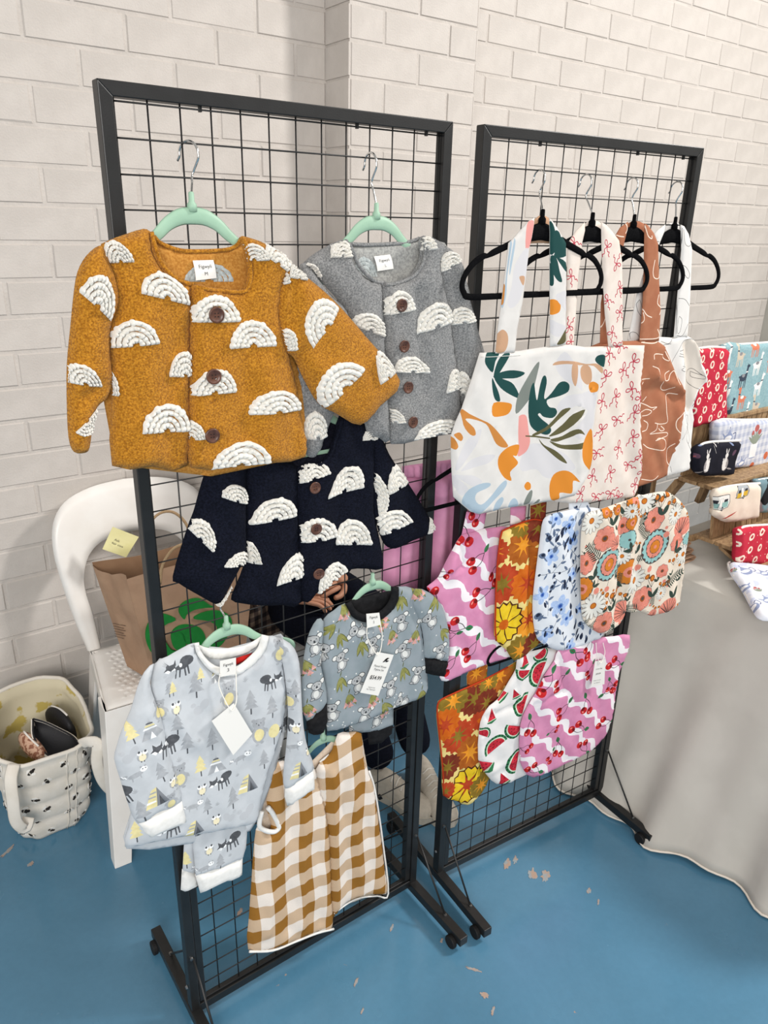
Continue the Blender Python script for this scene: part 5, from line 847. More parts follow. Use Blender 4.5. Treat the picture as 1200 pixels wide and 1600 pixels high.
BF = {'a': cot('blue_floral_cotton', 'D2D7DE', 'D8DCE2', scale=30), 'l': cot('print_pale_blue', '9DB4DA', 'B0C4E4', scale=200), 'm': cot('print_mid_blue', '5F84C0'), 'n': cot('print_navy_leaf', '232B40'), 's': cot('print_slate_leaf', '56657E', '667690', scale=200), 'c': cot('print_flower_heart', '2B4C9A')}
def BFLOWER(k='l'): return [(k, ell(.24 * math.cos(t), .24 * math.sin(t), .22, .16, t, n=9)) for t in (0.3, 1.56, 2.8, 4.1, 5.3)] + [('m', ell(0, 0, .12, .12, n=8)), ('c', ell(0, 0, .07, .07, n=8))]
SPR = [('n', strip(spline([(-.4, -.4), (0, 0), (.4, .5)], 3), .02)), ('s', leaf(-.2, -.2, .35, .08, 2.2)), ('s', leaf(0, 0, .35, .08, .1)), ('s', leaf(.15, .15, .35, .08, 1.9)), ('n', ell(.42, .52, .07, .08, n=8)), ('n', ell(-.35, -.1, .06, .07, n=8))]
BUD = [('s', ell(0, 0, .2, .18, n=10)), ('n', ell(.02, .04, .12, .1, n=8)), ('s', leaf(.05, -.1, .5, .06, -.8))]
bf = []
for x, y, s_ in ((330, 370, 1.2), (180, 485, 1), (118, 750, 1.1), (238, 825, 1.35), (285, 915, 1), (145, 1030, 1.1), (215, 225, .9), (300, 270, 1.1), (310, 1110, 1), (390, 850, .8), (330, 600, .8)): bf.append((BFLOWER(), x, y, s_, x * .1, 0))
for x, y, s_, r_ in ((160, 360, 1, 0), (90, 900, 1, .5), (190, 700, .8, 1), (270, 690, .8, 2), (120, 480, .8, 0), (390, 960, .8, 1)): bf.append((BUD, x, y, s_, r_, 0))
for i, (x, y) in enumerate(((240, 530), (310, 560), (175, 600), (240, 660), (330, 700), (160, 820), (210, 940), (370, 1010), (240, 400), (120, 1000), (360, 480), (260, 1090), (180, 290), (360, 200), (240, 300))): bf.append((SPR, x, y, 1.0, i * 1.1, i % 2))
for i in range(60):
    rnd = random.Random(i); bf.append(([(rnd.choice('nnss'), leaf(0, 0, .42, .10, rnd.uniform(.9, 2.2)))], rnd.uniform(80, 520), rnd.uniform(170, 1130), 1, 0, 0))
bag('white bag with small blue flowers and navy leaves', .050, TF((150, 216), (210, 190), (300, 170), (400, 150), (480, 150), (560, 200), (600, 500), (580, 900), (545, 1040), (480, 1075), (400, 1112), (310, 1135), (230, 1142), (160, 1112), (92, 1062), (66, 950), (60, 800), (82, 600), (108, 400), (125, 270)), BF, prints(TF, .055, R2, bf, .055),
    folds=[(TF((250, 200))[0], TF((240, 1100))[0], .03, .004), (TF((370, 200))[0], TF((370, 1050))[0], .014, -.006), (TF((130, 300))[0], TF((110, 1000))[0], .01, .003)], straps=[TF((310, 110), (430, 90), (470, 160), (310, 190))], at_px=(870, 880), seed=7)
PF = {'a': cot('peach_floral_cotton', 'DDD0BF', 'E2D6C6', scale=30), 'p': cot('print_coral', 'D4806F', 'DB8D7C', scale=200), 'o': cot('print_marigold', 'C9782A'), 't': cot('print_teal', '8FBAB8'), 'g': cot('print_forest', '34443C'), 'w': cot('print_petal_white', 'DAD8D0'), 'k': cot('print_fine_line', '4F4644'), 'b': cot('print_rust_centre', '9A5222')}
rad = lambda k, n, r0, r1, w_: [(k, place([(k, [(-w_, r0), (-w_ * 1.6, r1 * .85), (0, r1), (w_ * 1.6, r1 * .85), (w_, r0)])], 0, 0, 1, 2 * PI * i / n)[0][1]) for i in range(n)]
COSMOS = rad('k', 8, .05, .515, .105) + rad('p', 8, .05, .5, .095) + [('b', ell(0, 0, .13, .13)), ('k', ell(0, 0, .08, .08, n=8))]
DAISY = rad('k', 14, .05, .51, .052) + rad('w', 14, .05, .5, .042) + [('b', ell(0, 0, .12, .12, n=10)), ('o', ell(0, 0, .09, .09, n=8))]
DAHL = [('k', ell(0, 0, .62, .62, n=20))] + rad('t', 18, .3, .6, .06) + [('k', ell(0, 0, .42, .42, n=20))] + rad('p', 14, .15, .41, .06) + [('k', ell(0, 0, .25, .25, n=16))] + rad('o', 10, .05, .24, .045) + [('p', ell(0, 0, .07, .07, n=8))]
MARI = [('k', ell(0, 0, .42, .42, n=18))] + rad('o', 16, .1, .41, .05) + [('p', ell(0, 0, .18, .18, n=10)), ('b', ell(0, 0, .08, .08, n=8))]
TEAL = [('k', ell(0, 0, .36, .36, n=16))] + rad('t', 14, .04, .35, .05) + [('k', ell(0, 0, .05, .05, n=6))]
FERN = [('g', strip([(0, -.5), (0, .5)], .03))] + [('g', leaf(0, -.45 + .1 * i, .3 - .015 * i, .035, .5)) for i in range(9)] + [('g', leaf(0, -.45 + .1 * i, .3 - .015 * i, .035, PI - .5)) for i in range(9)]
BUTN = [('k', strip([(0, -.3), (0, 0)], .02)), ('k', strip([(0, -.3), (.25, .1)], .02)), ('k', strip([(0, -.3), (-.25, .08)], .02)), ('b', ell(0, .02, .12, .12, n=10)), ('o', ell(0, .02, .07, .07, n=8)), ('b', ell(.27, .14, .11, .11, n=10)), ('o', ell(.27, .14, .06, .06, n=8)), ('b', ell(-.27, .12, .1, .1, n=10)), ('o', ell(-.27, .12, .06, .06, n=8))]
LF = [('g', leaf(0, 0, .5, .12, 1.0)), ('g', leaf(0, 0, .45, .11, 2.2))]
CORAL = [('p', ell(0, 0, .38, .3, n=14)), ] + [('k', strip([(0, -.2), (.34 * math.cos(t), .28 * math.sin(t))], .018)) for t in (.3, .8, 1.2, 1.57, 1.95, 2.4, 2.9)]
BUDP = [('k', strip([(0, 0), (.05, .4)], .02)), ('p', leaf(0, 0, .25, .1, -1.2)), ('p', leaf(0, 0, .25, .1, -1.9)), ('p', leaf(0, 0, .28, .08, -1.55))]
def peach(off, lst):
    rn = random.Random(len(lst)); fill = [(rn.choice((LF, BUTN, BUDP, FERN, LF)), rn.uniform(400, 1140), rn.uniform(60, 1010), rn.uniform(.45, .7), rn.uniform(-2, 2), 0) for _ in range(130)]
    return prints(TF, off, R2, fill + lst, .074)
pfA = [(DAISY, 465, 240, 1, 0, 0), (COSMOS, 550, 360, 1, 0, 0), (COSMOS, 430, 535, .9, 0, 0), (DAHL, 580, 540, 1.05, 0, 0), (TEAL, 725, 370, 1.1, 0, 0), (MARI, 715, 590, 1.25, 0, 0), (MARI, 400, 720, 1.2, 0, 0), (DAISY, 475, 830, 1.15, 0, 0), (COSMOS, 540, 945, 1, 0, 0), (FERN, 470, 455, 1.0, .8, 0), (BUTN, 590, 200, 1, 0, 0), (BUTN, 600, 760, 1.1, 0, 0), (DAISY, 685, 490, .7, 0, 0), (COSMOS, 690, 280, .7, 0, 0), (CORAL, 670, 870, 1.2, 1.2, 0), (LF, 610, 270, 1, 0, 0), (LF, 480, 640, .9, .5, 0), (LF, 600, 860, 1, .2, 0), (BUDP, 495, 700, 1.1, 0, 0), (BUDP, 565, 690, .9, 0, 0), (MARI, 560, 180, .5, 0, 0), (MARI, 650, 165, .5, 0, 0), (MARI, 745, 250, .7, 0, 0), (MARI, 765, 110, .9, 0, 0), (LF, 700, 200, 1, 0, 0), (FERN, 665, 660, .7, 0, 0), (CORAL, 625, 390, .8, 1, 0), (DAISY, 740, 170, .6, 0, 0), (LF, 740, 440, .8, 1, 0), (BUTN, 700, 760, .8, 0, 0)]
pfB = [(DAISY, 838, 105, 1.05, 0, 0), (COSMOS, 898, 235, 1.05, 0, 0), (CORAL, 1090, 280, 1.35, 0, 0), (DAHL, 903, 418, 1.15, 0, 0), (FERN, 830, 315, .8, .8, 0), (COSMOS, 1050, 385, .8, 0, 0), (DAISY, 765, 655, 1.15, 0, 0), (COSMOS, 820, 780, 1.05, 0, 0), (BUTN, 885, 640, 1.2, 0, 0), (BUTN, 960, 680, .8, 0, 0), (FERN, 1040, 630, 1.1, -1.2, 0), (CORAL, 990, 835, 1.4, 0, 0), (LF, 1020, 770, 1.1, 0, 0), (BUTN, 950, 90, 1.1, 0, 0), (LF, 950, 200, 1.1, 0, 0), (BUDP, 990, 310, 1.1, -.8, 0), (BUDP, 795, 545, 1.1, 0, 0), (BUDP, 868, 550, 1.1, 0, 0), (COSMOS, 950, 585, .6, 0, 0), (TEAL, 1135, 360, .9, 0, 0), (DAISY, 1040, 190, .9, 0, 0), (DAISY, 1100, 470, .9, 0, 0), (LF, 1030, 450, 1.1, -1, 0), (BUTN, 1030, 100, .9, .5, 0), (FERN, 740, 850, .9, 1.2, 0), (LF, 880, 770, 1, 0, 0), (BUTN, 1025, 510, .8, .3, 0), (CORAL, 885, 890, .7, .4, 0), (LF, 785, 470, .8, .3, 0), (DAISY, 940, 740, .6, 0, 0)]
bag('cream coral-and-teal floral bag, the one reaching over the white tablecloth', .046, TF((760, 90), (830, 62), (900, 46), (960, 38), (1010, 45), (1072, 90), (1130, 168), (1147, 280), (1122, 450), (1106, 600), (1082, 800), (1030, 850), (960, 882), (880, 902), (800, 872), (700, 870), (680, 700), (700, 400)), PF, peach(.052, pfB),
    folds=[(TF((800, 80))[0], TF((760, 860))[0], .014, -.006), (TF((1000, 80))[0], TF((980, 860))[0], .03, .005), (TF((1070, 120))[0], TF((1050, 800))[0], .012, -.003)], at_px=(1020, 860), seed=8)
bag('cream coral-and-teal floral bag, the one overlapping the blue-flowered bag', .064, TF((430, 200), (500, 172), (560, 152), (650, 120), (730, 95), (792, 78), (800, 200), (790, 330), (765, 500), (740, 610), (720, 700), (705, 850), (690, 910), (650, 968), (600, 1005), (545, 1028), (480, 1000), (410, 930), (396, 800), (392, 650), (392, 500), (398, 320)), PF, peach(.070, pfA),
    folds=[(TF((680, 130))[0], TF((640, 900))[0], .012, -.008), (TF((740, 120))[0], TF((700, 700))[0], .010, .005), (TF((560, 200))[0], TF((540, 980))[0], .03, .005)], at_px=(950, 880), seed=9)
q2 = retro(TG, .028, (('b', 'm', 268, 300, 1), ('m', 'l', 145, 315, .95), ('r', 'm', 172, 515, .95), ('o', 'r', 95, 450, .95), ('c', 'l', 240, 605, 1.05), ('b', 'm', 110, 690, .8), ('c', 'l', 405, 170, 1), ('m', 'l', 345, 210, .6), ('y', 'r', 225, 790, 1.1), ('m', 'l', 300, 790, .8), ('r', 'm', 100, 830, .6), ('b', 'm', 330, 320, .8), ('r', 'o', 290, 420, .6), ('c', 'l', 285, 165, .7), ('c', 'm', 500, 120, .7)))
bag('orange and yellow retro flower bag beside the watermelon bag, in the lower row', .018, TG((70, 305), (160, 262), (300, 200), (450, 120), (560, 70), (600, 200), (520, 400), (420, 600), (380, 700), (352, 745), (300, 838), (225, 905), (160, 882), (85, 850), (78, 700), (60, 520), (47, 400), (53, 330)), RT, q2,
    folds=[(TG((300, 250))[0], TG((240, 850))[0], .02, .005), (TG((350, 330))[0], TG((290, 700))[0], .012, -.006), (TG((100, 330))[0], TG((120, 840))[0], .02, .003)], straps=[TG((218, 170), (240, 120), (340, 80), (330, 195), (220, 235))], trim=(RT['p'], TG((450, 118), (300, 198), (160, 260), (75, 302), (52, 335), (50, 400), (62, 520), (80, 700), (86, 848))), at_px=(735, 1110), seed=10)
WM = {'a': cot('watermelon_white_cotton', 'DEDCDA', 'E3E1DF', scale=30), 'r': cot('print_melon_red', 'B3202F', 'C33342'), 'g': cot('print_rind_green', '2F7048'), 'w': cot('print_rind_pale', 'CBDDC4'), 'k': cot('print_seed', '2A1A1A'), 'd': cot('print_rind_dark', '18402A')}
WEDGE = [('g', ell(0, 0, .5, .5, 0, 14, PI, 2 * PI) + [(.5, .03), (-.5, .03)])] + [('d', place([('d', [(-.02, .4), (-.03, .5), (.03, .5), (.02, .4)])], 0, 0, 1, PI / 2 + t)[0][1]) for t in [.25 + .33 * i for i in range(9)]] + [('w', ell(0, .02, .42, .42, 0, 14, PI, 2 * PI)), ('r', ell(0, .03, .38, .38, 0, 14, PI, 2 * PI))] + [('k', ell(x, y, .018, .03, n=6)) for x, y in ((-.2, -.08), (-.05, -.06), (.1, -.08), (.24, -.05), (-.12, -.2), (.03, -.2), (.16, -.19), (0, -.3))]
SLICE = [('g', [(-.22, -.3), (0, -.38), (.22, -.3), (.24, -.24), (-.24, -.24)]), ('w', [(-.23, -.25), (.23, -.25), (.2, -.2), (-.2, -.2)]), ('r', [(-.2, -.22), (.2, -.22), (0, .35)]), ('k', ell(0, -.1, .018, .03, n=6)), ('k', ell(-.07, -.02, .018, .03, n=6)), ('k', ell(.06, .02, .018, .03, n=6))]
wm = [(WEDGE, 385, 575, 1.35, -2.7 + 6.28, 0), (WEDGE, 490, 455, 1.25, -.45, 0), (WEDGE, 640, 150, 1.5, -1.9, 0), (WEDGE, 545, 330, 1.3, -1.8, 0), (WEDGE, 500, 650, 1.4, -1.7, 0), (SLICE, 360, 395, 1.2, .1, 0), (WEDGE, 310, 510, .9, 2.6, 0), (SLICE, 320, 680, 1.6, .8, 0), (SLICE, 425, 755, 1.3, .4, 0), (WEDGE, 545, 140, .95, -.3, 0), (SLICE, 493, 270, .9, .4, 0), (SLICE, 550, 75, 1.3, 0, 0), (SLICE, 410, 270, 1.4, .6, 0), (WEDGE, 640, 40, .9, .3, 0), (WEDGE, 600, 560, 1, .5, 0)]
bag('white bag printed with red watermelon slices, between the two lowest bags', .032, TG((515, 50), (600, 28), (735, 20), (780, 200), (700, 500), (640, 700), (560, 732), (470, 772), (390, 786), (330, 730), (285, 645), (290, 480), (310, 400), (350, 340), (400, 300), (460, 200), (500, 130)), WM, prints(TG, .04, R2, wm, .058),
    folds=[(TG((520, 80))[0], TG((510, 320))[0], .008, .006), (TG((320, 400))[0], TG((520, 320))[0], .008, -.006), (TG((480, 350))[0], TG((450, 750))[0], .02, .005), (TG((350, 700))[0], TG((500, 620))[0], .012, .004)], straps=[TG((515, 60), (520, 0), (600, -30), (600, 50))], at_px=(800, 1100), seed=11)
cq = [(CHERRY, x, y, s_, r_, f_) for x, y, s_, r_, f_ in ((575, 480, 1.1, .9, 0), (560, 590, .8, 2, 0), (755, 370, 1, -.1, 0), (850, 455, 1.1, -1.3, 0), (890, 350, 1.1, 1.0, 0), (885, 560, 1, -1.8, 0), (735, 600, 1, .9, 0), (600, 690, 1, -1.5, 0), (865, 75, 1.2, 1.6, 0), (1060, 90, 1.1, -1.2, 0), (650, 215, 1.2, 0, 0), (740, 215, 1, 0, 0), (1000, 430, 1, -1, 0), (1045, 250, 1.0, 2.6, 0), (910, 150, .8, .2, 0), (1030, 240, .8, 1, 0), (905, 20, .9, .4, 0), (690, 640, .7, .3, 0), (720, 480, .6, 2.6, 0))]
r_, bd, sh = bag('pink cherry-print bag with a white tag, right of the watermelon bag', .046, TG((742, 22), (860, -20), (960, -45), (1060, -55), (1147, -62), (1132, 40), (1082, 160), (1062, 300), (1040, 430), (992, 530), (940, 582), (860, 630), (740, 690), (600, 749), (540, 700), (520, 620), (525, 450), (562, 350), (610, 270), (660, 170), (720, 80)), CH, swirls(TG, .055, R2, 480, -100, 1160, 780, sz=.080, w_=.019, rot=.0) + prints(TG, .055, R2, cq, .058),
    folds=[(TG((600, 320))[0], TG((770, 255))[0], .007, -.006), (TG((770, 255))[0], TG((735, 60))[0], .007, -.005), (TG((680, 180))[0], TG((640, 290))[0], .02, .009), (TG((960, 0))[0], TG((960, 560))[0], .02, -.004), (TG((850, 50))[0], TG((860, 600))[0], .03, .004)], at_px=(900, 1080), seed=12)
sw = empty('swing_tag', R2.p(932, 1050, .075), 'small white card tag hung from the lowest cherry bag', 'tag', rz=R2.th)
P4 = [R2.p(a, b, .068) for a, b in TG((945, 85), (1003, 75), (998, 215), (922, 228))]; tg = panel3('card', P4, m_label, sw, th=.0006)
P = [Vector(p) for p in P4]; x, y = P[1] - P[0], P[0] - P[3]; C_ = lambda a, b: P[0] + (P[1] - P[0]) * a + (P[3] - P[0]) * b + Vector(R2.n) * .0006
text('Library Bag', C_(.5, .32), x, y, .005, m_ink, tg, width=x.length * .6); text('$19.99', C_(.5, .52), x, y, .007, m_ink, tg, width=x.length * .45, bold=.01); text('Made by hand', C_(.5, .78), x, y, .0035, m_ink, tg, width=x.length * .7); text('by Figwyli', C_(.5, .88), x, y, .0035, m_ink, tg, width=x.length * .6)
cord(R2, [(*TG((950, -20))[0], .064), (*TG((955, 40))[0], .066), (*TG((975, 95))[0], .0705), (*TG((1000, 40))[0], .066), (*TG((990, -20))[0], .064)], parent=sw)

# ---- pink trousers hanging in the gap between the racks
PK = {'a': cot('pink_cotton', 'D893B6', 'DF9DBE', scale=25)}; TH_ = Z(560, 680, 5)
root = empty('pink_trousers', R1.p(660, 750, -.05), 'plain pink trousers with a gathered waist, hung behind the gap between the two racks', 'trousers')
rf = [(TH_((x, 240))[0], TH_((x + 8, 330))[0], .004, (.004 if i % 2 else -.004)) for i, x in enumerate(range(380, 880, 26))]
cloth('waistband', R1, TH_((350, 245), (500, 225), (720, 195), (880, 180), (885, 300), (730, 325), (600, 335), (450, 340), (350, 335)), -.050, .006, PK, root, smooth=1, edge=.01, folds=rf, res=.006)
lf_ = lambda T, a, b, c, d, am=.008: (T((a, b))[0], T((c, d))[0], .014, am)
cloth('trouser_leg', R1, TH_((350, 325), (520, 325), (620, 325), (600, 700), (560, 1100), (545, 1400), (330, 1400), (200, 1250), (190, 1000), (260, 700)), -.054, .014, PK, root, smooth=1, edge=.03, folds=[lf_(TH_, 430, 340, 330, 1200), lf_(TH_, 520, 340, 450, 1300, -.008), lf_(TH_, 300, 700, 250, 1200, .006)])
cloth('trouser_leg', R1, TH_((600, 325), (885, 290), (890, 700), (860, 1200), (840, 1450), (520, 1450), (545, 1100), (590, 700)), -.050, .014, PK, root, smooth=1, edge=.03, folds=[lf_(TH_, 640, 340, 600, 1300), lf_(TH_, 720, 340, 700, 1300, -.008), lf_(TH_, 800, 320, 780, 1300, .006)])
hanger(R1, 745, 700, .028, 'black velvet hanger in the gap between the racks, holding the pink trousers', 'velv', scale=.85, stem=.06, hookr=.012, yaw=.0)

# ------------------------------------------------------------------ white plastic chairs
m_pl = mat('white_plastic', 'EDE9E3', 0.34, c2='F1EEE9', scale=12, bump=0.08, bscale=200, spec=0.5)
def chair(loc, rz, label):
    root = empty('plastic_chair', loc, label, 'chair', 'white plastic chairs', rz); Rz = Matrix.Translation(loc) @ Matrix.Rotation(rz, 4, 'Z')
    G = lambda x, y, z: tuple(Rz @ Vector((x, y, z)))
    # seat: dished sheet with rolled edge
    b = MB(); n = 14; vs = []; hw = lambda y: .215 + (-y) * .10
    for j in range(n + 1):
        y = -.17 + .35 * j / n
        for i in range(n + 1):
            x = hw(y) * (-1 + 2 * i / n); e = min(i, n - i, j, n - j) / n; z = .470 - .010 * math.sin(PI * i / n) * math.sin(PI * j / n) - (.012 if e == 0 else 0); vs.append(G(x, y, z))
    m_ = len(vs); vs += [G(*(Rz.inverted() @ Vector(v) + Vector((0, 0, -.008)))) for v in vs[:m_]]
    f = [(j * (n + 1) + i, j * (n + 1) + i + 1, (j + 1) * (n + 1) + i + 1, (j + 1) * (n + 1) + i) for j in range(n) for i in range(n)]; f += [tuple(k + m_ for k in q[::-1]) for q in f]
    bd = list(range(n + 1)) + [j * (n + 1) + n for j in range(1, n + 1)] + [n * (n + 1) + i for i in range(n - 1, -1, -1)] + [j * (n + 1) for j in range(n - 1, 0, -1)]
    f += [(bd[(k + 1) % len(bd)], bd[k], bd[k] + m_, bd[(k + 1) % len(bd)] + m_) for k in range(len(bd))]
    b.add(vs, f); st = b.build('seat', m_pl, root, True)
    # woven-look studs moulded into the seat
    b = MB()
    for j in range(13):
        for i in range(15):
            y = -.135 + .022 * j; x = (-.16 + .0228 * i + (.0114 if j % 2 else 0)) * (hw(y) / .215); z = .470 - .010 * math.sin(PI * (x / hw(y) + 1) / 2) * math.sin(PI * (y + .17) / .35)
            c = [(-.010, -.004, 0), (0, -.008, 0), (.010, -.004, 0), (.010, .004, 0), (0, .008, 0), (-.010, .004, 0), (-.002, 0, .0055), (.004, .001, .005)]
            vs = [G(x + p, y + q, z - .001 + r) for p, q, r in c]; b.add(vs, [(0, 1, 6), (1, 7, 6), (1, 2, 7), (2, 3, 7), (3, 4, 7), (4, 6, 7), (4, 5, 6), (5, 0, 6)])
    o = b.build('seat_studs', m_pl, st, True); o['kind'] = 'stuff'
    # apron under the seat edge
    b = MB()
    for (x0, y0), (x1, y1) in (((-hw(-.17), -.17), (hw(-.17), -.17)), ((hw(-.17), -.17), (hw(.18), .18)), ((-hw(-.17), -.17), (-hw(.18), .18)), ((-hw(.18), .18), (hw(.18), .18))):
        dz = .045; b.add([G(x0, y0, .462), G(x1, y1, .462), G(x1 * 1.01, y1 * 1.01, .462 - dz), G(x0 * 1.01, y0 * 1.01, .462 - dz)] + [G(x0 * .975, y0 * .975, .462), G(x1 * .975, y1 * .975, .462), G(x1 * .985, y1 * .985, .462 - dz), G(x0 * .985, y0 * .985, .462 - dz)], [(0, 1, 2, 3), (7, 6, 5, 4), (3, 2, 6, 7), (0, 3, 7, 4), (1, 5, 6, 2), (0, 4, 5, 1)])
    b.build('apron', m_pl, root)
    # legs: tapering angle sections, splayed
    for sx in (-1, 1):
        for sy, yt, yb in ((-1, -.17, -.27), (1, .18, .25)):
            xt = hw(yt) * sx; xb = xt + .045 * sx; w0, w1 = (.085, .048)
            def ang(x, y, z, w_):
                return [G(x, y, z), G(x - sx * w_, y, z), G(x - sx * w_, y - sy * .010, z), G(x - sx * .012, y - sy * .012, z), G(x - sx * .010, y - sy * w_, z), G(x, y - sy * w_, z)]
            a, m2, c = ang(xt, yt, .462, w0), ang((xt + xb) / 2, (yt + yb) / 2, .23, (w0 + w1) / 2 * .95), ang(xb, yb, 0, w1); b = MB(); vs = a + m2 + c
            f = [(0, 1, 2, 3), (0, 3, 4, 5), (12, 15, 14, 13), (12, 17, 16, 15)] + [(6 * k + i, 6 * k + (i + 1) % 6, 6 * k + 6 + (i + 1) % 6, 6 * k + 6 + i) for k in (0, 1) for i in range(6)]
            b.add(vs, f); b.build('leg', m_pl, root, bevel=.002)
    # backrest: one arched band round an opening
    ou = [(-.200, .455), (-.222, .56), (-.240, .68), (-.250, .79), (-.238, .875), (-.195, .930), (-.110, .957), (0, .965)]; inn = [(-.160, .455), (-.166, .56), (-.176, .64), (-.172, .695), (-.148, .748), (-.105, .780), (-.05, .792), (0, .794)]
    ou = [tuple(p) for p in spline(ou, 4)]; inn = [tuple(p) for p in spline(inn, 4)]; ou += [(-x, z) for x, z in ou[:-1][::-1]]; inn += [(-x, z) for x, z in inn[:-1][::-1]]
    K = 6; vs = []; P = lambda x, z: (x, .185 + .15 * (z - .46) + .055 * (1 - (x / .25) ** 2) * min(1, (z - .44) * 3), z)
    for (xo, zo), (xi, zi) in zip(ou, inn):
        for k in range(K + 1):
            t = k / K; x, z = xo + (xi - xo) * t, zo + (zi - zo) * t; x_, y, z_ = P(x, z); lip = -.012 * (1 if k == 0 else .35 if k == 1 else 0) - .006 * (1 if k == K else 0); vs.append((x_, y - lip * 1.2, z_))
    m_ = len(vs); N_ = len(ou); fr_ = [G(*v) for v in vs]; bk = [G(v[0] * .985, v[1] + .006, v[2]) for v in vs]; f = [(i * (K + 1) + k, i * (K + 1) + k + 1, (i + 1) * (K + 1) + k + 1, (i + 1) * (K + 1) + k) for i in range(N_ - 1) for k in range(K)]
    f += [tuple(q + m_ for q in a[::-1]) for a in f]; f += [(i * (K + 1), (i + 1) * (K + 1), (i + 1) * (K + 1) + m_, i * (K + 1) + m_) for i in range(N_ - 1)] + [((i + 1) * (K + 1) + K, i * (K + 1) + K, i * (K + 1) + K + m_, (i + 1) * (K + 1) + K + m_) for i in range(N_ - 1)]
    b = MB(); b.add(fr_ + bk, f); b.build('backrest', m_pl, root, True)
    return root, G, P
ch, G1, P1 = chair((0.262, 0.800, 0), -0.06, 'white plastic stacking chair by the brick wall, with a brown paper bag on its seat')
chair((0.800, 0.79, 0), 0.0, 'white plastic stacking chair that the seated person sits on')
# sticky note on the backrest
NP = Tilt((0.17, 0.992, 0.86), (1, -.06 - .28, 0), (0, .15, 1)); nt_ = empty('sticky_note', NP.p(187, 848, .003), 'pale yellow handwritten sticky note stuck to the white chair back', 'note')
m_note = mat('yellow_paper', 'DDD79A', 0.8, c2='E3DDA6', scale=20, spec=.2); P4 = [NP.p(*q, .004) for q in ((176, 823), (217, 839))] + [NP.p(*q, .016) for q in ((197, 871), (160, 858))]
pg = panel3('paper', P4, m_note, nt_, th=.0005, curl=-.002); P = [Vector(p) for p in P4]; x, y = P[1] - P[0], P[0] - P[3]; C_ = lambda a, b_: P[0] + (P[1] - P[0]) * a + (P[3] - P[0]) * b_ + x.cross(y).normalized() * .0035
text('Ask', C_(.34, .46), x, y, .010, m_ink, pg, width=x.length * .2); text('for size', C_(.42, .62), x, y, .009, m_ink, pg, width=x.length * .42)

# ------------------------------------------------------------------ paper carrier bag
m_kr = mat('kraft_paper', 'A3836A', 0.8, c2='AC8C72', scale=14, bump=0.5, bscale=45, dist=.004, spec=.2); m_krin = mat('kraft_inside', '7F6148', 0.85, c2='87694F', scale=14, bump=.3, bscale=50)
m_grn = mat('print_bag_green', '1F7A33', 0.7, c2='218036', scale=60, spec=.2)
bagr = empty('paper_bag', (.31, .75, .478), 'brown paper carrier bag with a green leafy apple logo, standing on the chair', 'paper bag')
zb, zt = .478, .835; lo_ = [(.178, .690), (.462, .668), (.492, .825), (.140, .815)]; hi_ = [(.128, .672), (.498, .640), (.535, .850), (.078, .815)]
def wallface(name, a, b_, mfront, nx=12, nz=12, par=bagr, amp=.004, seed=0, inset=0.0):
    (x0, y0), (x1, y1) = lo_[a], lo_[b_]; (X0, Y0), (X1, Y1) = hi_[a], hi_[b_]; mb = MB(); vs = []; n = Vector((y1 - y0, -(x1 - x0), 0)).normalized()
    for j in range(nz + 1):
        t = j / nz
        for i in range(nx + 1):
            s_ = i / nx; p = Vector((x0 + (x1 - x0) * s_, y0 + (y1 - y0) * s_, zb)).lerp(Vector((X0 + (X1 - X0) * s_, Y0 + (Y1 - Y0) * s_, zt + .012 * math.sin(s_ * 5 + a))), t)
            w_ = amp * math.sin(s_ * PI) * (math.sin(s_ * 11 + t * 5 + seed) + .7 * math.sin(t * 13 + s_ * 4 + seed)); p = p + n * (w_ * (0.4 + t)); vs.append(p)
    m_ = len(vs); vs += [v - n * .0012 for v in vs[:m_]]; f = [(j * (nx + 1) + i, j * (nx + 1) + i + 1, (j + 1) * (nx + 1) + i + 1, (j + 1) * (nx + 1) + i) for j in range(nz) for i in range(nx)]; k0 = len(f); f += [tuple(q + m_ for q in a_[::-1]) for a_ in f]
    mb.add(vs, f); mb.m = [0] * k0 + [1] * k0; return mb.build(name, [mfront, m_krin], par, True)
wf_ = wallface('front_face', 0, 1, m_kr, seed=1); wallface('side_gusset', 3, 0, m_kr, seed=2); wallface('side_gusset', 1, 2, m_kr, seed=3); wallface('back_face', 2, 3, m_kr, seed=4)
b = MB(); b.add([(x, y, zb) for x, y in lo_] + [(x, y, zb + .003) for x, y in lo_], [(0, 1, 2, 3), (7, 6, 5, 4), (0, 4, 5, 1), (1, 5, 6, 2), (2, 6, 7, 3), (3, 7, 4, 0)]); b.build('base', m_kr, bagr)
# leafy logo on the front face
BP = Tilt(((.178 + .128) / 2, (.69 + .672) / 2, (zb + zt) / 2), (.33, -.027, 0), (-.01, -.024, .357)); TB5 = Z(160, 860, 5)
for pts in (((600, 490), (612, 430), (680, 388), (760, 380), (840, 430), (870, 445), (800, 450), (720, 465), (660, 500), (640, 540)), ((715, 535), (760, 500), (850, 475), (930, 480), (1000, 520), (1010, 600), (960, 700), (900, 760), (780, 800), (880, 690), (900, 620), (880, 580), (820, 550)),
            ((575, 545), (520, 510), (450, 500), (380, 545), (345, 610), (340, 690), (370, 780), (430, 840), (490, 860), (470, 780), (460, 680), (480, 590)), ((540, 700), (545, 640), (600, 590), (680, 580), (760, 605), (800, 660), (800, 720), (740, 775), (690, 770), (640, 700), (620, 650), (575, 630), (640, 660), (650, 750), (600, 780), (560, 760)), ((480, 700), (540, 780), (620, 800), (560, 860), (490, 850))):
    uv = smoothp([BP.uv(*q, .007) for q in TB5(*pts)], 3); mb = MB(); mb.prism([BP.at(u, v, .0075) for u, v in uv], tuple(-BP.n * .006)); mb.build('printed_logo', m_grn, wf_)
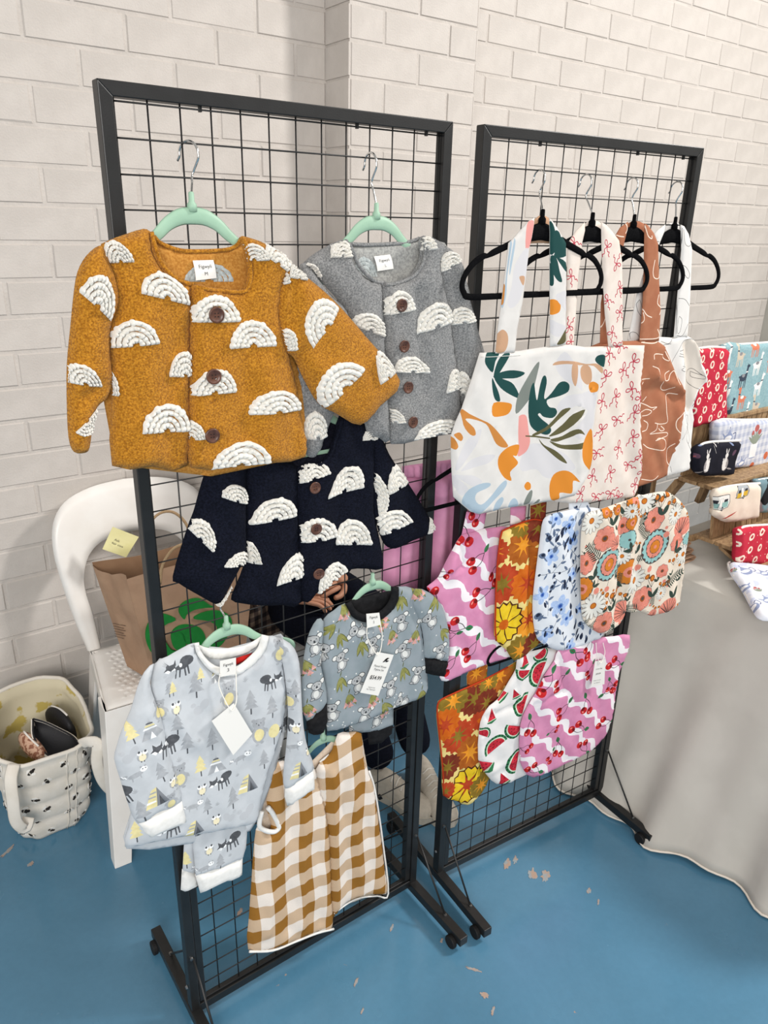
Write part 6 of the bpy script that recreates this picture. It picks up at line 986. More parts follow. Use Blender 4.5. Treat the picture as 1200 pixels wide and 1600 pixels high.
GP = Tilt(((.140 + .078) / 2, .815, (zb + zt) / 2), (.038 + .012, -.134, 0), (0, 0, 1))
for k in range(6):
    a, c = GP.p(176 + k * .8, 974 + k * 4, .004), GP.p(196 - (k % 2) * 3, 978 + k * 4, .004); mb = MB(); mb.bar(a, c, .0012, .0012); mb.build('printed_text_line', mat('faded_ink', '6A5646', .8), bpy.data.objects['side_gusset'])
for pts in (((.215, .662, .80), (.225, .655, .86), (.262, .650, .905), (.315, .648, .905), (.350, .650, .86), (.362, .655, .80)), ((.235, .842, .80), (.245, .845, .88), (.285, .850, .93), (.335, .852, .93), (.375, .850, .88), (.385, .846, .80))):
    mb = MB(); mb.tube([Vector(p) for p in spline(pts, 5)], .0045, 8, flat=.4, flatdir=(0, 1, 0)); mb.build('handle', mat('kraft_cord', 'A28765', .8, c2='AB9170', scale=200, bump=.5, bscale=500), bagr, True)

# ------------------------------------------------------------------ quilted bag on the floor
QB = {'a': mat('quilted_cotton', 'DFD8CC', 0.9, c2='E5DFD5', scale=20, bump=.35, bscale=120, dist=.002, spec=.15), 'l': mat('lining_cream', 'D8CFB4', .9, c2='C2AE62', scale=16, lo=.56, hi=.60, bump=.2, spec=.1)}
qc = Vector((-.128, .90, 0)); qb = empty('quilted_bag', (qc.x, qc.y, 0), 'cream quilted tote printed with small black bees, open on the floor beside the chair', 'bag')
def qpt(a, t):
    """a round the bag, t bottom..rim"""
    ca, sa = math.cos(a), math.sin(a); e = .62; sx = math.copysign(abs(ca) ** e, ca); sy = math.copysign(abs(sa) ** e, sa)
    ax = .098 + .045 * t ** .8 - .01 * t * t; ay = .115 + .050 * t; z = .325 * t + (.050 * max(0, sa) * t * t) - .015 * max(0, -sa) * t
    p = .0075 * abs(math.sin(PI * 4.3 * t)) ** .6 * min(1, t * 8) + .003 * math.sin(a * 9 + t * 7)
    return Vector((qc.x + sx * (ax + p) + .012 * t, qc.y + sy * (ay + p), max(z, 0.001)))
def shell(name, m, inner, parent):
    mb = MB(); na, nt_ = 56, 30; vs = []
    for j in range(nt_ + 1):
        for i in range(na):
            p = qpt(2 * PI * i / na, j / nt_)
            if inner: c = Vector((qc.x + .01, qc.y, p.z)); p = p + (c - p).normalized() * .009
            vs.append(p)
    f = [(j * na + i, j * na + (i + 1) % na, (j + 1) * na + (i + 1) % na, (j + 1) * na + i) for j in range(nt_) for i in range(na)] + [tuple(range(na))]
    mb.add(vs, f); return mb.build(name, m, parent, True)
qs = shell('quilted_body', QB['a'], False, qb); ql = shell('lining', QB['l'], True, qb)
mb = MB(); rim = [qpt(2 * PI * i / 48, 1.0) for i in range(48)]; rim = [p + (Vector((qc.x, qc.y, p.z)) - p).normalized() * .004 + Vector((0, 0, .001)) for p in rim]; mb.tube(rim, .0065, 8, closed=True); mb.build('rim_binding', QB['a'], qs, True)
mb = MB(); mb.tube([qpt(-PI / 2 + .12, t / 12) + Vector((0, -.0015, 0)) for t in range(13)], .002, 6); mb.tube([qpt(-PI / 2 + .30, t / 12) + Vector((0, -.0015, 0)) for t in range(13)], .0015, 6); mb.build('seam', QB['a'], qs, True)
m_bee = mat('bee_print', '2B2622', .8); m_beew = mat('bee_print_wing', 'EDEAE4', .8); rb2 = random.Random(9); mb = MB()
def decal(mb, a, t, pts, mi, lift=.0012):
    P0 = qpt(a, t); da = (qpt(a + .03, t) - qpt(a - .03, t)).normalized(); dt = (qpt(a, t + .015) - qpt(a, t - .015)).normalized(); n = da.cross(dt).normalized(); vs = [P0 + da * x + dt * y + n * lift for x, y in pts]; mb.add(vs + [v - n * .002 for v in vs], [tuple(range(len(vs)))] + [((i + 1) % len(vs), i, i + len(vs), (i + 1) % len(vs) + len(vs)) for i in range(len(vs))], mi)
for j in range(6):
    for i in range(15):
        a = 2 * PI * (i + .5 * (j % 2)) / 15 + rb2.uniform(-.05, .05); t = .09 + j * .16 + rb2.uniform(-.02, .02); r_ = rb2.uniform(0, 6)
        if t > .96: continue
        for key, poly_ in place([(0, ell(0, 0, .0048, .0030, n=8)), (0, ell(.0045, .001, .0022, .0020, n=6)), (1, ell(-.001, .0045, .0042, .0020, .5, n=7)), (1, ell(.001, -.0040, .0035, .0018, -.5, n=7)), (2, [(-.002, -.003), (-.0008, -.003), (-.0008, .003), (-.002, .003)])], 0, 0, 2.1, r_): decal(mb, a, t, poly_, key, .0012 + .0002 * key)
o = mb.build('printed_bees', [m_bee, m_beew, mat('bee_print_stripe', 'BDB6AA', .8)], qs); o['kind'] = 'stuff'
mb = MB()
for pts in (((-.215, .742, .325), (-.232, .715, .30), (-.238, .70, .24), (-.240, .70, .17), (-.222, .705, .13), (-.205, .72, .15)), ((-.035, .742, .315), (-.020, .712, .335), (.000, .695, .33), (-.008, .695, .27), (.0, .70, .20), (.022, .71, .14), (.040, .73, .11), (.045, .76, .12)), ((-.23, .95, .37), (-.262, .93, .33), (-.270, .90, .25), (-.262, .88, .18))):
    mb = MB(); mb.tube([Vector(p) for p in spline(pts, 6)], .017, 10, flat=.28, flatdir=(-.4, -1, .3)); mb.build('strap', QB['a'], qb, True)
# things inside it
def pouch3(name, label, cat, pts, r, flat, fd, m, m2=None):
    c = Vector(pts[0]); root = empty(name, tuple(c), label, cat); mb = MB(); q = [Vector(p) for p in spline(pts, 6)]; K = len(q); rr = [r * (math.sin(PI * (i + .8) / (K + .6)) ** .35) for i in range(K)]; mb.tube(q, rr, 14, flat=flat, flatdir=fd); mb.build('case_body', m, root, True)
    if m2: mb = MB(); mb.tube([p + Vector(fd).normalized() * 0 + Vector((0, 0, 1)) * 0 + (Vector((0, 0, 1)).cross(Vector(fd))).normalized() * 0 + Vector((0, -.001, r * .97)) for p in q[2:-2]], .003, 6); mb.build('zip', m2, root, True)
    return root
m_zip = mat('white_zip', 'E6E2DC', .6); m_bb = mat('black_pouch', '15151A', .6, bump=.3, bscale=200)
pouch3('pencil_case', 'coppery patterned pencil case lying in the quilted bag', 'pencil case', [(-.165, .90, .30), (-.150, .85, .285), (-.130, .80, .270)], .030, .75, (1, .3, 0), mat('copper_pattern', '8A5A45', .6, c2='C9A48C', scale=90, lo=.48, hi=.52), m_zip)
pouch3('zip_pouch', 'black zipped pouch standing in the quilted bag', 'pouch', [(-.070, 1.00, .26), (-.045, .94, .27), (-.030, .87, .27)], .055, .35, (1, .3, .1), m_bb, m_zip)
# gaping cream pouch
root = empty('open_pouch', (-.09, .84, .25), 'cream zip pouch gaping open with a black lining, in the quilted bag', 'pouch')
sh1 = [(-.128, .90, .345), (-.140, .85, .315), (-.125, .80, .285), (-.085, .765, .262), (-.045, .76, .262)]; sh2 = [(-.128, .90, .345), (-.100, .885, .330), (-.070, .86, .310), (-.040, .82, .292), (-.030, .77, .275)]
for nm, line, m_, d in (('pouch_side', sh1, QB['a'], -.006), ('pouch_side', sh2, QB['a'], .006)):
    mb = MB(); q = [Vector(p) for p in spline(line, 5)]; n = len(q); vs = q + [p + Vector((.012, .01, -.075)) for p in q]; vs += [v + Vector((d, 0, 0)) for v in vs]; mb.add(vs, [(i, i + 1, i + n + 1, i + n) for i in range(n - 1)] + [(i + 2 * n, i + 3 * n, i + 3 * n + 1, i + 2 * n + 1) for i in range(n - 1)] + [(i, i + 2 * n, i + 2 * n + 1, i + 1) for i in range(n - 1)]); mb.build(nm, m_, root, True)
mb = MB(); q1_ = [Vector(p) for p in spline(sh1, 5)]; q2_ = [Vector(p) for p in spline(sh2, 5)]; n = len(q1_); mid = [(a + c) / 2 + Vector((.006, .006, -.045)) for a, c in zip(q1_, q2_)]; off_ = Vector((0, 0, -.006)); vs = [p + off_ for p in q1_] + mid + [p + off_ for p in q2_]; mb.add(vs, [(i, i + 1, i + n + 1, i + n) for i in range(n - 1)] + [(i + n, i + n + 1, i + 2 * n + 1, i + 2 * n) for i in range(n - 1)]); mb.build('black_lining', m_bb, root, True)
for line in (sh1, sh2): mb = MB(); mb.tube([Vector(p) for p in spline(line, 5)], .0028, 6); mb.build('zip_tape', m_bb, root, True)

# ------------------------------------------------------------------ seated person behind the racks
def skin_mesh(name, joints, edges, root_i, m, parent, sub=2, smooth=True):
    """joints: (position, radius); continuous tapering body grown along the edges"""
    me = bpy.data.meshes.new(name); me.from_pydata([j[0] for j in joints], edges, []); me.update(); o = link(name, me, parent, [m])
    sk = o.modifiers.new('skin', 'SKIN'); sk.use_smooth_shade = True; sk.branch_smoothing = .6
    d = me.skin_vertices[0].data if me.skin_vertices else None
    if d is None:
        bm = bmesh.new(); bm.from_mesh(me); bm.verts.layers.skin.verify(); bm.to_mesh(me); bm.free(); d = me.skin_vertices[0].data
    for i, j in enumerate(joints):
        r = j[1] if isinstance(j[1], tuple) else (j[1], j[1]); d[i].radius = r; d[i].use_root = (i == root_i)
    s_ = o.modifiers.new('sub', 'SUBSURF'); s_.levels = sub; s_.render_levels = sub; return o
m_skin = mat('skin', 'B98468', 0.55, c2='C08C70', scale=30, bump=.15, bscale=300, spec=.35); m_nt = mat('navy_knit', '151822', .95, c2='1A1D29', scale=200, bump=.5, bscale=300, spec=.08); m_trs = mat('navy_trousers', '10131C', .92, c2='151824', scale=150, bump=.4, bscale=250, spec=.08)
pr_ = empty('person', (.78, .85, 0), 'person seated behind the left rack in navy top and trousers, hand on lap, cream sneakers', 'person')
# head, neck, hands are one body; clothes over it
B0 = (.650, .900)
J = [((0.770, 0.895, 0.600), (.135, .100)), ((0.770, 0.915, 0.740), (.120, .088)), ((0.768, 0.918, 0.880), (.135, .090)), ((0.766, 0.905, 0.985), (.100, .070)), ((0.766, 0.893, 1.045), (.050, .050)),
     ((0.610, 0.905, 0.960), (.055, .055)), ((0.575, 0.870, 0.790), (.047, .047)), ((0.580, 0.740, 0.690), (.040, .040)), ((0.600, 0.640, 0.672), (.031, .031)),
     ((0.925, 0.905, 0.960), (.055, .055)), ((0.980, 0.880, 0.800), (.047, .047)), ((0.915, 0.740, 0.705), (.040, .040)), ((0.790, 0.640, 0.695), (.031, .031))]
skin_mesh('knit_top', J, [(0, 1), (1, 2), (2, 3), (3, 4), (3, 5), (5, 6), (6, 7), (7, 8), (3, 9), (9, 10), (10, 11), (11, 12)], 0, m_nt, pr_)
J = [((0.770, 0.900, 0.575), (.130, .105)), ((0.695, 0.850, 0.560), (.090, .088)), ((0.650, 0.680, 0.565), (.080, .080)), ((0.685, 0.500, 0.545), (.066, .066)), ((0.735, 0.440, 0.340), (.060, .060)), ((0.795, 0.375, 0.095), (.056, .056)),
     ((0.850, 0.860, 0.560), (.090, .088)), ((0.860, 0.690, 0.562), (.080, .080)), ((0.910, 0.520, 0.540), (.064, .064)), ((0.900, 0.430, 0.330), (.060, .060)), ((0.925, 0.350, 0.100), (.054, .054))]
skin_mesh('trousers', J, [(0, 1), (1, 2), (2, 3), (3, 4), (4, 5), (0, 6), (6, 7), (7, 8), (8, 9), (9, 10)], 0, m_trs, pr_)
# head with face, ears, hair
hc = Vector((.770, .872, 1.175)); bm = bmesh.new(); bmesh.ops.create_uvsphere(bm, u_segments=28, v_segments=20, radius=1)
for v in bm.verts:
    x, y, z = v.co; sx, sy, sz = .074, .094, .112; jaw = 1 - .30 * max(0, -z) ** 1.3; X, Y, Z_ = x * sx * jaw, y * sy * (1 - .10 * max(0, -z)), z * sz
    if y < 0:
        f_ = -y; Y -= .018 * math.exp(-((X / .011) ** 2)) * math.exp(-(((Z_ + .016) / .022) ** 2)) * f_          # nose
        for s_ in (-1, 1): Y += .009 * math.exp(-(((X - s_ * .030) / .014) ** 2) - ((Z_ - .010) / .011) ** 2)      # eye sockets
        Y -= .005 * math.exp(-((X / .022) ** 2) - ((Z_ + .052) / .006) ** 2)                                       # lips
        Y -= .007 * math.exp(-((X / .020) ** 2) - ((Z_ + .092) / .014) ** 2)                                       # chin
    v.co = hc + Vector((X, Y, Z_))
me = bpy.data.meshes.new('head'); bm.to_mesh(me); bm.free(); me.polygons.foreach_set('use_smooth', [True] * len(me.polygons)); hd = link('head', me, pr_, [m_skin])
b = MB(); b.tube([(.768, .898, 1.02), (.769, .890, 1.06), (.770, .882, 1.10)], [.052, .046, .048], 14); b.build('neck', m_skin, pr_, True)
for s_ in (-1, 1):
    b = MB(); b.tube([hc + Vector((s_ * .072, .008, .022)), hc + Vector((s_ * .084, .012, .020)), hc + Vector((s_ * .086, .014, 0)), hc + Vector((s_ * .078, .008, -.022))], [.006, .009, .009, .005], 8); b.build('ear', m_skin, hd, True)
    b = MB(); b.lathe(hc + Vector((s_ * .030, -.075, .010)), (0, -1, 0), [(.008, 0), (.0075, .003), (.004, .005)], 10); b.build('eye', mat('eye_white', 'DAD6D0', .3), hd, True)
    b = MB(); b.lathe(hc + Vector((s_ * .030, -.0795, .010)), (0, -1, 0), [(.004, 0), (.003, .001)], 10); b.build('iris', mat('iris', '3A2A20', .3), hd)
b = MB(); b.tube([hc + Vector((-.022, -.088, -.052)), hc + Vector((0, -.0935, -.054)), hc + Vector((.022, -.088, -.052))], [.002, .0045, .002], 8); b.build('mouth', mat('lips', '9A5A50', .5), hd, True)
bm = bmesh.new(); bmesh.ops.create_uvsphere(bm, u_segments=24, v_segments=16, radius=1)
for v in bm.verts:
    x, y, z = v.co; k = 1 + .03 * math.sin(x * 19 + z * 7); v.co = hc + Vector((x * .084 * k, .020 + y * .096 * k, .022 + max(z, -.75 if y > 0 else -.05) * .112 * k))
me = bpy.data.meshes.new('hair'); bm.to_mesh(me); bm.free(); me.polygons.foreach_set('use_smooth', [True] * len(me.polygons)); link('hair', me, hd, [mat('brown_hair', '3B2A20', .6, c2='4A3628', scale=120, bump=.6, bscale=200)])
# hands: palm and five separate bent fingers each
def hand(W, D, U, s_):
    """W wrist, D towards the fingertips, U back of the hand, s_ thumb side"""
    W, D, U = Vector(W), Vector(D).normalized(), Vector(U); U = (U - D * U.dot(D)).normalized(); S = D.cross(U) * s_; J = [(tuple(W), (.026, .020)), (tuple(W + D * .030), (.030, .018)), (tuple(W + D * .060), (.034, .016))]; E_ = [(0, 1), (1, 2)]
    o = skin_mesh('hand', J, E_, 0, m_skin, pr_)
    for k, (lat, L_, r) in enumerate(((.026, .062, .0088), (.009, .072, .0092), (-.009, .067, .0088), (-.025, .052, .0078))):
        b = W + D * .060 + S * lat; p = [b, b + D * (L_ * .45) + U * -.004, b + D * (L_ * .75) - U * .016, b + D * (L_ * .92) - U * .032]; skin_mesh('finger', [(tuple(W + D * .045 + S * lat * .9), r * .9), (tuple(p[0]), r), (tuple(p[1]), r * .95), (tuple(p[2]), r * .88), (tuple(p[3]), r * .75)], [(0, 1), (1, 2), (2, 3), (3, 4)], 0, m_skin, o)
    t = W + D * .020 + S * .022; skin_mesh('thumb', [(tuple(t), .012), (tuple(t + S * .022 + D * .020), .0115), (tuple(t + S * .030 + D * .045 - U * .006), .0100), (tuple(t + S * .026 + D * .064 - U * .014), .0085)], [(0, 1), (1, 2), (2, 3)], 0, m_skin, o)
hand((.800, .618, .688), (-1.0, -.42, .10), (.15, -.75, .65), -1)
hand((.612, .622, .662), (.75, -.55, -.05), (0, -.1, 1), -1)
# cream sneakers
m_sh = mat('cream_canvas_shoe', 'B8B0A2', .85, c2='C3BBAD', scale=60, bump=.4, bscale=300); m_sole = mat('rubber_sole', 'C9C2B4', .6, c2='BDB5A6', scale=40); m_lace = mat('shoe_lace', 'D8D3C8', .8)
def shoe(heel, toe):
    H, T_ = Vector(heel), Vector(toe); D = (T_ - H).normalized(); L_ = (T_ - H).length; S = D.cross(Vector((0, 0, 1))).normalized(); root_ = None
    pro = [(0, .030), (.06, .036), (.2, .038), (.45, .037), (.65, .046), (.82, .047), (.93, .038), (1.0, .018)]; mb = MB(); ring = []
    for t, w_ in [tuple(p) for p in spline(pro, 3)]: ring.append((t, max(w_, .002)))
    P_ = [H + D * (t * L_) - S * w_ for t, w_ in ring] + [H + D * (t * L_) + S * w_ for t, w_ in ring[::-1]]; n = len(P_); mb.add([p + Vector((0, 0, .001)) for p in P_] + [p + Vector((0, 0, .026)) for p in P_], [tuple(range(n))[::-1], tuple(range(n, 2 * n))] + [(i, (i + 1) % n, (i + 1) % n + n, i + n) for i in range(n)]); so = mb.build('sneaker', m_sole, pr_)
    mb = MB(); hh = [(0, .085), (.05, .095), (.25, .100), (.42, .085), (.6, .066), (.75, .056), (.88, .050), (.97, .036)]; hz_ = spline([h for h in hh], 3); vs = []; K = 9
    for t, h in [tuple(p) for p in hz_]:
        w_ = float(np.interp(t, [a for a, _ in ring], [c for _, c in ring])) * .93
        for k in range(K): a = PI * k / (K - 1); vs.append(H + D * (t * L_) + S * (w_ * math.cos(a)) + Vector((0, 0, .024 + (h - .024) * math.sin(a) ** .7)))
    R_ = len(vs) // K; mb.add(vs, [(i * K + k, i * K + k + 1, (i + 1) * K + k + 1, (i + 1) * K + k) for i in range(R_ - 1) for k in range(K - 1)] + [tuple(range(K)), tuple(range((R_ - 1) * K, R_ * K))]); mb.build('upper', m_sh, so, True)
    for i in range(5):
        t = .34 + .08 * i; h = float(np.interp(t, [a for a, _ in hh], [c for _, c in hh])); mb = MB(); c = H + D * (t * L_) + Vector((0, 0, h)); mb.tube([c - S * .022 - Vector((0, 0, .008)) - D * .006, c + Vector((0, 0, .003)), c + S * .022 - Vector((0, 0, .008)) + D * .006], .0032, 6); mb.build('lace', m_lace, so, True)
    mb = MB(); c = H + D * (.24 * L_) + Vector((0, 0, .018)); mb.add([c + S * .0395 + D * x + Vector((0, 0, z)) for x, z in ((-.012, 0), (0, -.012), (.012, 0), (0, .012))] + [c + S * .037 + D * x + Vector((0, 0, z)) for x, z in ((-.012, 0), (0, -.012), (.012, 0), (0, .012))], [(0, 1, 2, 3), (7, 6, 5, 4), (0, 4, 5, 1), (1, 5, 6, 2), (2, 6, 7, 3), (3, 7, 4, 0)]); mb.build('diamond_mark', m_blk, so)
    return so
shoe((.775, .405, 0), (.850, .170, 0)); shoe((.935, .370, 0), (.868, .118, 0))
# plaid shirt tail over the hip
PLD = {'a': gingham('dark_plaid', '2A2526', '4B3F3A', '7A6A5C', .016, .002, 20)}
PP = Plane(.44, .745, .15); cloth('plaid_shirt_tail', PP, Z(340, 860, 4.6154)((190, 380), (320, 390), (440, 400), (470, 470), (465, 640), (380, 700), (280, 690), (215, 600), (200, 480)), .0, .012, PLD, pr_, smooth=2, edge=.02, wob=.003)

# ------------------------------------------------------------------ market table, cloth, display stand and pouches
m_tc = mat('table_cloth', 'BCB8B0', 0.85, c2='C2BEB6', scale=8, bump=.25, bscale=700, dist=.0006, spec=.15)
tb = empty('trestle_table', (2.4, -.2, 0), 'trestle table under the long pale cloth, right of the racks', 'table')
b = MB(); b.box((1.63, -.81, .715), (3.30, .13, .742)); b.build('table_top', mat('grey_laminate', 'B9B6AF', .5), tb, bevel=.004)
for x in (1.80, 3.10):
    for y in (-.73, .05): b = MB(); b.tube([(x, y, 0), (x, y, .715)], .014, 8); b.build('leg', m_screw, tb, True)
TX0, TX1, TY0, TY1 = 1.605, 3.33, -.85, .165
def perim(s_, r):
    """point + outward normal round a rounded rectangle, s_ in 0..1 starting mid left side"""
    x0, x1, y0, y1 = TX0 + r, TX1 - r, TY0 + r, TY1 - r; W, H, Cq = x1 - x0, y1 - y0, PI * r / 2; segs = [('l', H / 2), ('c', Cq), ('t', W), ('c', Cq), ('r', H), ('c', Cq), ('b', W), ('c', Cq), ('l', H / 2)]; T_ = sum(q for _, q in segs); d = s_ * T_; cc = [((x0, y1), PI), ((x1, y1), PI / 2), ((x1, y0), 0), ((x0, y0), -PI / 2)]; ci = 0
    for k, (ty, L_) in enumerate(segs):
        if d <= L_ or k == len(segs) - 1:
            if k == 0: return (TX0, (y0 + y1) / 2 + d), (-1, 0)
            if k == 8: return (TX0, y0 + d), (-1, 0)
            if ty == 't': return (x0 + d, TY1), (0, 1)
            if ty == 'b': return (x1 - d, TY0), (0, -1)
            if ty == 'r': return (TX1, y1 - d), (1, 0)
            c, a0 = cc[ci]; a = a0 - d / r; return (c[0] + r * math.cos(a), c[1] + r * math.sin(a)), (math.cos(a), math.sin(a))
        d -= L_
        if ty == 'c': ci += 1
N_ = 260; rows = 26; vs = []; zt_ = .748
for i in range(N_):
    (x, y), (nx_, ny_) = perim(i / N_, .035); corner = abs(nx_ * ny_) * 2; fl_ = .03 + max(0, -nx_) ** 1.5 * (.14 + .12 * max(0, min(1, (y + .75) / .6)))
    ph = (y * 9.0 if abs(nx_) > .7 else x * 8.0)
    for j in range(rows + 1):
        t = j / rows; drop = t * .735; o_ = .006 * min(1, t * 12) + fl_ * (t ** 1.15) + (.022 * math.sin(ph * 2.1 + 1.0) + .014 * math.sin(ph * 4.3)) * t ** 1.3; z = zt_ - drop - (.006 if t > 0 else 0) + .012 * math.sin(ph * 1.3) * t; vs.append((x + nx_ * o_, y + ny_ * o_, max(z, .008)))
f = [(i * (rows + 1) + j, ((i + 1) % N_) * (rows + 1) + j, ((i + 1) % N_) * (rows + 1) + j + 1, i * (rows + 1) + j + 1) for i in range(N_) for j in range(rows)]
nx2 = 30; k0 = len(vs); b = MB(); b.add(vs, f); top = [i * (rows + 1) for i in range(N_)]; b.f.append(tuple(top)); b.m.append(0)
tc = b.build('tablecloth', m_tc, None, True); sm = tc.modifiers.new('cloth_thickness', 'SOLIDIFY'); sm.thickness = .0015; sm.offset = -1; tag(tc, 'long pale grey cloth draped over the table to the floor', 'tablecloth')
b = MB(); b.tube([(v[0], v[1], v[2]) for v in [vs[i * (rows + 1) + rows] for i in range(N_)]], .0035, 6, closed=True); b.build('hem', mat('cloth_hem', 'E2D9CC', .85), tc, True)

m_wd = bpy.data.materials.new('pine_slats'); m_wd.use_nodes = True; nt = m_wd.node_tree; bs = nt.nodes['Principled BSDF']; bs.inputs['Roughness'].default_value = .6
tcn = nt.nodes.new('ShaderNodeTexCoord'); mp = nt.nodes.new('ShaderNodeMapping'); mp.inputs['Scale'].default_value = (9, 9, 1.6); wv = nt.nodes.new('ShaderNodeTexNoise'); wv.inputs['Scale'].default_value = 9; wv.inputs['Detail'].default_value = 6; wv.inputs['Distortion'].default_value = 1.2; rp = nt.nodes.new('ShaderNodeValToRGB'); rp.color_ramp.elements[0].position = .36; rp.color_ramp.elements[1].position = .64; rp.color_ramp.elements[0].color = lin('7F6243'); rp.color_ramp.elements[1].color = lin('AE8F69')
nt.links.new(tcn.outputs['Object'], mp.inputs[0]); nt.links.new(mp.outputs[0], wv.inputs[0]); nt.links.new(wv.outputs[0], rp.inputs[0]); nt.links.new(rp.outputs[0], bs.inputs['Base Color'])
st = empty('display_stand', (2.1, .0, .75), 'slatted wooden step stand on the white table, holding zipped pouches', 'display stand')
SX0, SX1 = 1.77, 2.75
def plank(y0, y1, z, name='shelf_board', t=.012): b = MB(); b.box((SX0, y0, z - t), (SX1, y1, z)); return b.build(name, m_wd, st, bevel=.001)
def riser(ya, za, yb, zb_, t=.010):
    w_ = .034; x = SX0 + .012
    while x < SX1 - .03:
        b = MB(); d = Vector((0, yb - ya, zb_ - za)); n = Vector((0, -(zb_ - za), yb - ya)).normalized() * t; P = [Vector((x, ya, za)), Vector((x + w_ - .006, ya, za)), Vector((x + w_ - .006, yb, zb_)), Vector((x, yb, zb_))]; b.add(P + [p + n for p in P], [(0, 1, 2, 3), (7, 6, 5, 4), (0, 4, 5, 1), (1, 5, 6, 2), (2, 6, 7, 3), (3, 7, 4, 0)]); b.build('slat', m_wd, st); x += w_
plank(.075, .145, 1.183); plank(.150, .220, 1.183); plank(-.032, .032, 1.000); plank(.036, .102, 1.000); plank(-.128, -.062, .828); plank(-.058, .012, .828); plank(-.205, -.140, .772, t=.014)
riser(.080, 1.170, .095, 1.001); riser(-.028, .987, -.045, .829); riser(-.075, .815, -.165, .773)
for y0, z0, y1, z1 in ((.10, .985, .235, .752), (.20, 1.17, .30, .752), (.01, .815, .12, .752)):
    for x in (SX0 + .004, (SX0 + SX1) / 2, SX1 - .024): b = MB(); b.bar((x + .01, y0, z0), (x + .01, y1, z1), .020, .042, up=(1, 0, 0)); b.build('back_leg', m_wd, st)
for yy, zz in ((.10, 1.02), (.20, .90)): b = MB(); b.bar((SX0 + .01, yy, zz), (SX0 + .01, yy + .0, zz + .0001 + .15), .018, .018); b.build('side_strut', m_wd, st)

TS, TK, TL = Z(1060, 520, 8.5714), Z(1020, 500, 3.3333), Z(1060, 640, 5)
AP = {'a': cot('red_print_cotton', 'B8283C', 'BE3044', scale=30), 'w': cot('print_cream_dot', 'E8D6C4'), 'r': cot('print_dark_red', '8E1D2C')}
APPLE = [('w', ell(0, 0, .36, .42)), ('a', ell(0, .05, .17, .2, n=9)), ('r', ell(.05, -.12, .07, .09, n=7)), ('a', ell(-.08, -.16, .06, .08, n=7))]
def pouch(label, pl, body, mats, mot, T, zipl=None, thick=.016, at=(1150, 600), cat='pouch', edge=.016, trim=None, seed=1, off=0.0, zm=None, back=1.2):
    root = empty('zip_pouch', pl.p(*at), label, cat, 'zipped pouches on the display stand' if trim is None else None); bd, sh = cloth('pouch_body', pl, body, off, thick, mats, root, mot, smooth=2, edge=edge, wob=.001, seed=seed, back=back, res=.008)
    if zipl: b = MB(); b.tube([Vector(p) for p in spline([pl.p(x, y, off + thick * .12) for x, y in zipl], 4)], .0042, 8); b.build('zip', zm or m_zip, root, True)
    return root
def scatter(mots, n, x0, x1, y0, y1, seed, s0=1.0, rr=0.0, mind=0):
    rnd = random.Random(seed); out = []; pts = []
    for _ in range(n * 30):
        x, y = rnd.uniform(x0, x1), rnd.uniform(y0, y1)
        if all((x - a) ** 2 + (y - c) ** 2 > mind ** 2 for a, c in pts): pts.append((x, y)); out.append((mots[len(pts) % len(mots)], x, y, s0, rnd.uniform(-rr, rr), rnd.random() < .5))
        if len(pts) >= n: break
    return out
PA = Plane(0, .075, .0)
ap = [(APPLE, x, y, 1, 0, 0) for x, y in ((350, 355), (465, 290), (595, 300), (470, 430), (595, 445), (395, 540), (540, 580), (425, 685), (540, 735), (325, 775), (440, 845), (578, 880), (290, 920), (240, 1060), (370, 1035), (495, 1000), (310, 1165), (440, 1150), (570, 1095), (350, 215), (500, 205), (630, 960), (650, 590), (650, 740))]
dt = [([('w', ell(0, 0, .06, .07, n=6))], x, y, 1, 0, 0) for x, y, *_ in [(q[1], q[2]) for q in scatter([0], 60, 220, 660, 200, 1240, 3, mind=48)]]
pouch('red zipped pouch with cream fruit medallions, on the top step of the stand', PA, TS((215, 215), (275, 205), (400, 205), (600, 198), (640, 215), (692, 240), (665, 350), (650, 500), (645, 700), (645, 950), (650, 1140), (560, 1180), (400, 1225), (300, 1245), (200, 1250), (190, 800)), AP, prints(TS, .02, PA, dt + ap, .030), TS, TS((250, 212), (440, 190), (620, 200)), at=(1115, 610), seed=21)
AL = {'a': mat('alpaca_blue_cotton', '84A5AC', .85, c2='92B1B6', scale=160, bump=.2, spec=.15), 'w': cot('print_alpaca_white', 'E6E4E0'), 'c': cot('print_alpaca_coral', 'CE7A5E'), 'n': cot('print_alpaca_navy', '3A4452'), 't': cot('print_alpaca_tan', 'C8BBA8'), 'g': cot('print_saddle_grey', '8A8A8E')}
def ALP(k): return [(k, ell(0, 0, .3, .17)), (k, [(-.26, -.05), (-.18, -.05), (-.2, -.48), (-.25, -.48)]), (k, [(-.12, -.08), (-.05, -.08), (-.08, -.48), (-.12, -.48)]), (k, [(.08, -.08), (.15, -.08), (.13, -.48), (.08, -.48)]), (k, [(.18, -.05), (.27, -.05), (.26, -.48), (.21, -.48)]), (k, [(.16, .02), (.3, .05), (.33, .5), (.2, .5)]), (k, ell(.30, .50, .12, .07)), (k, tri(.24, .54, .05, .12)), (k, ell(-.31, .05, .06, .05, n=6)), ('g' if k in 'wn' else 'w' if k == 'c' else 'g', ell(0, .09, .13, .08)), ('n' if k != 'n' else 'w', [(.17, .2), (.32, .22), (.33, .27), (.17, .26)])]
PB = Plane(0, .105, .0)
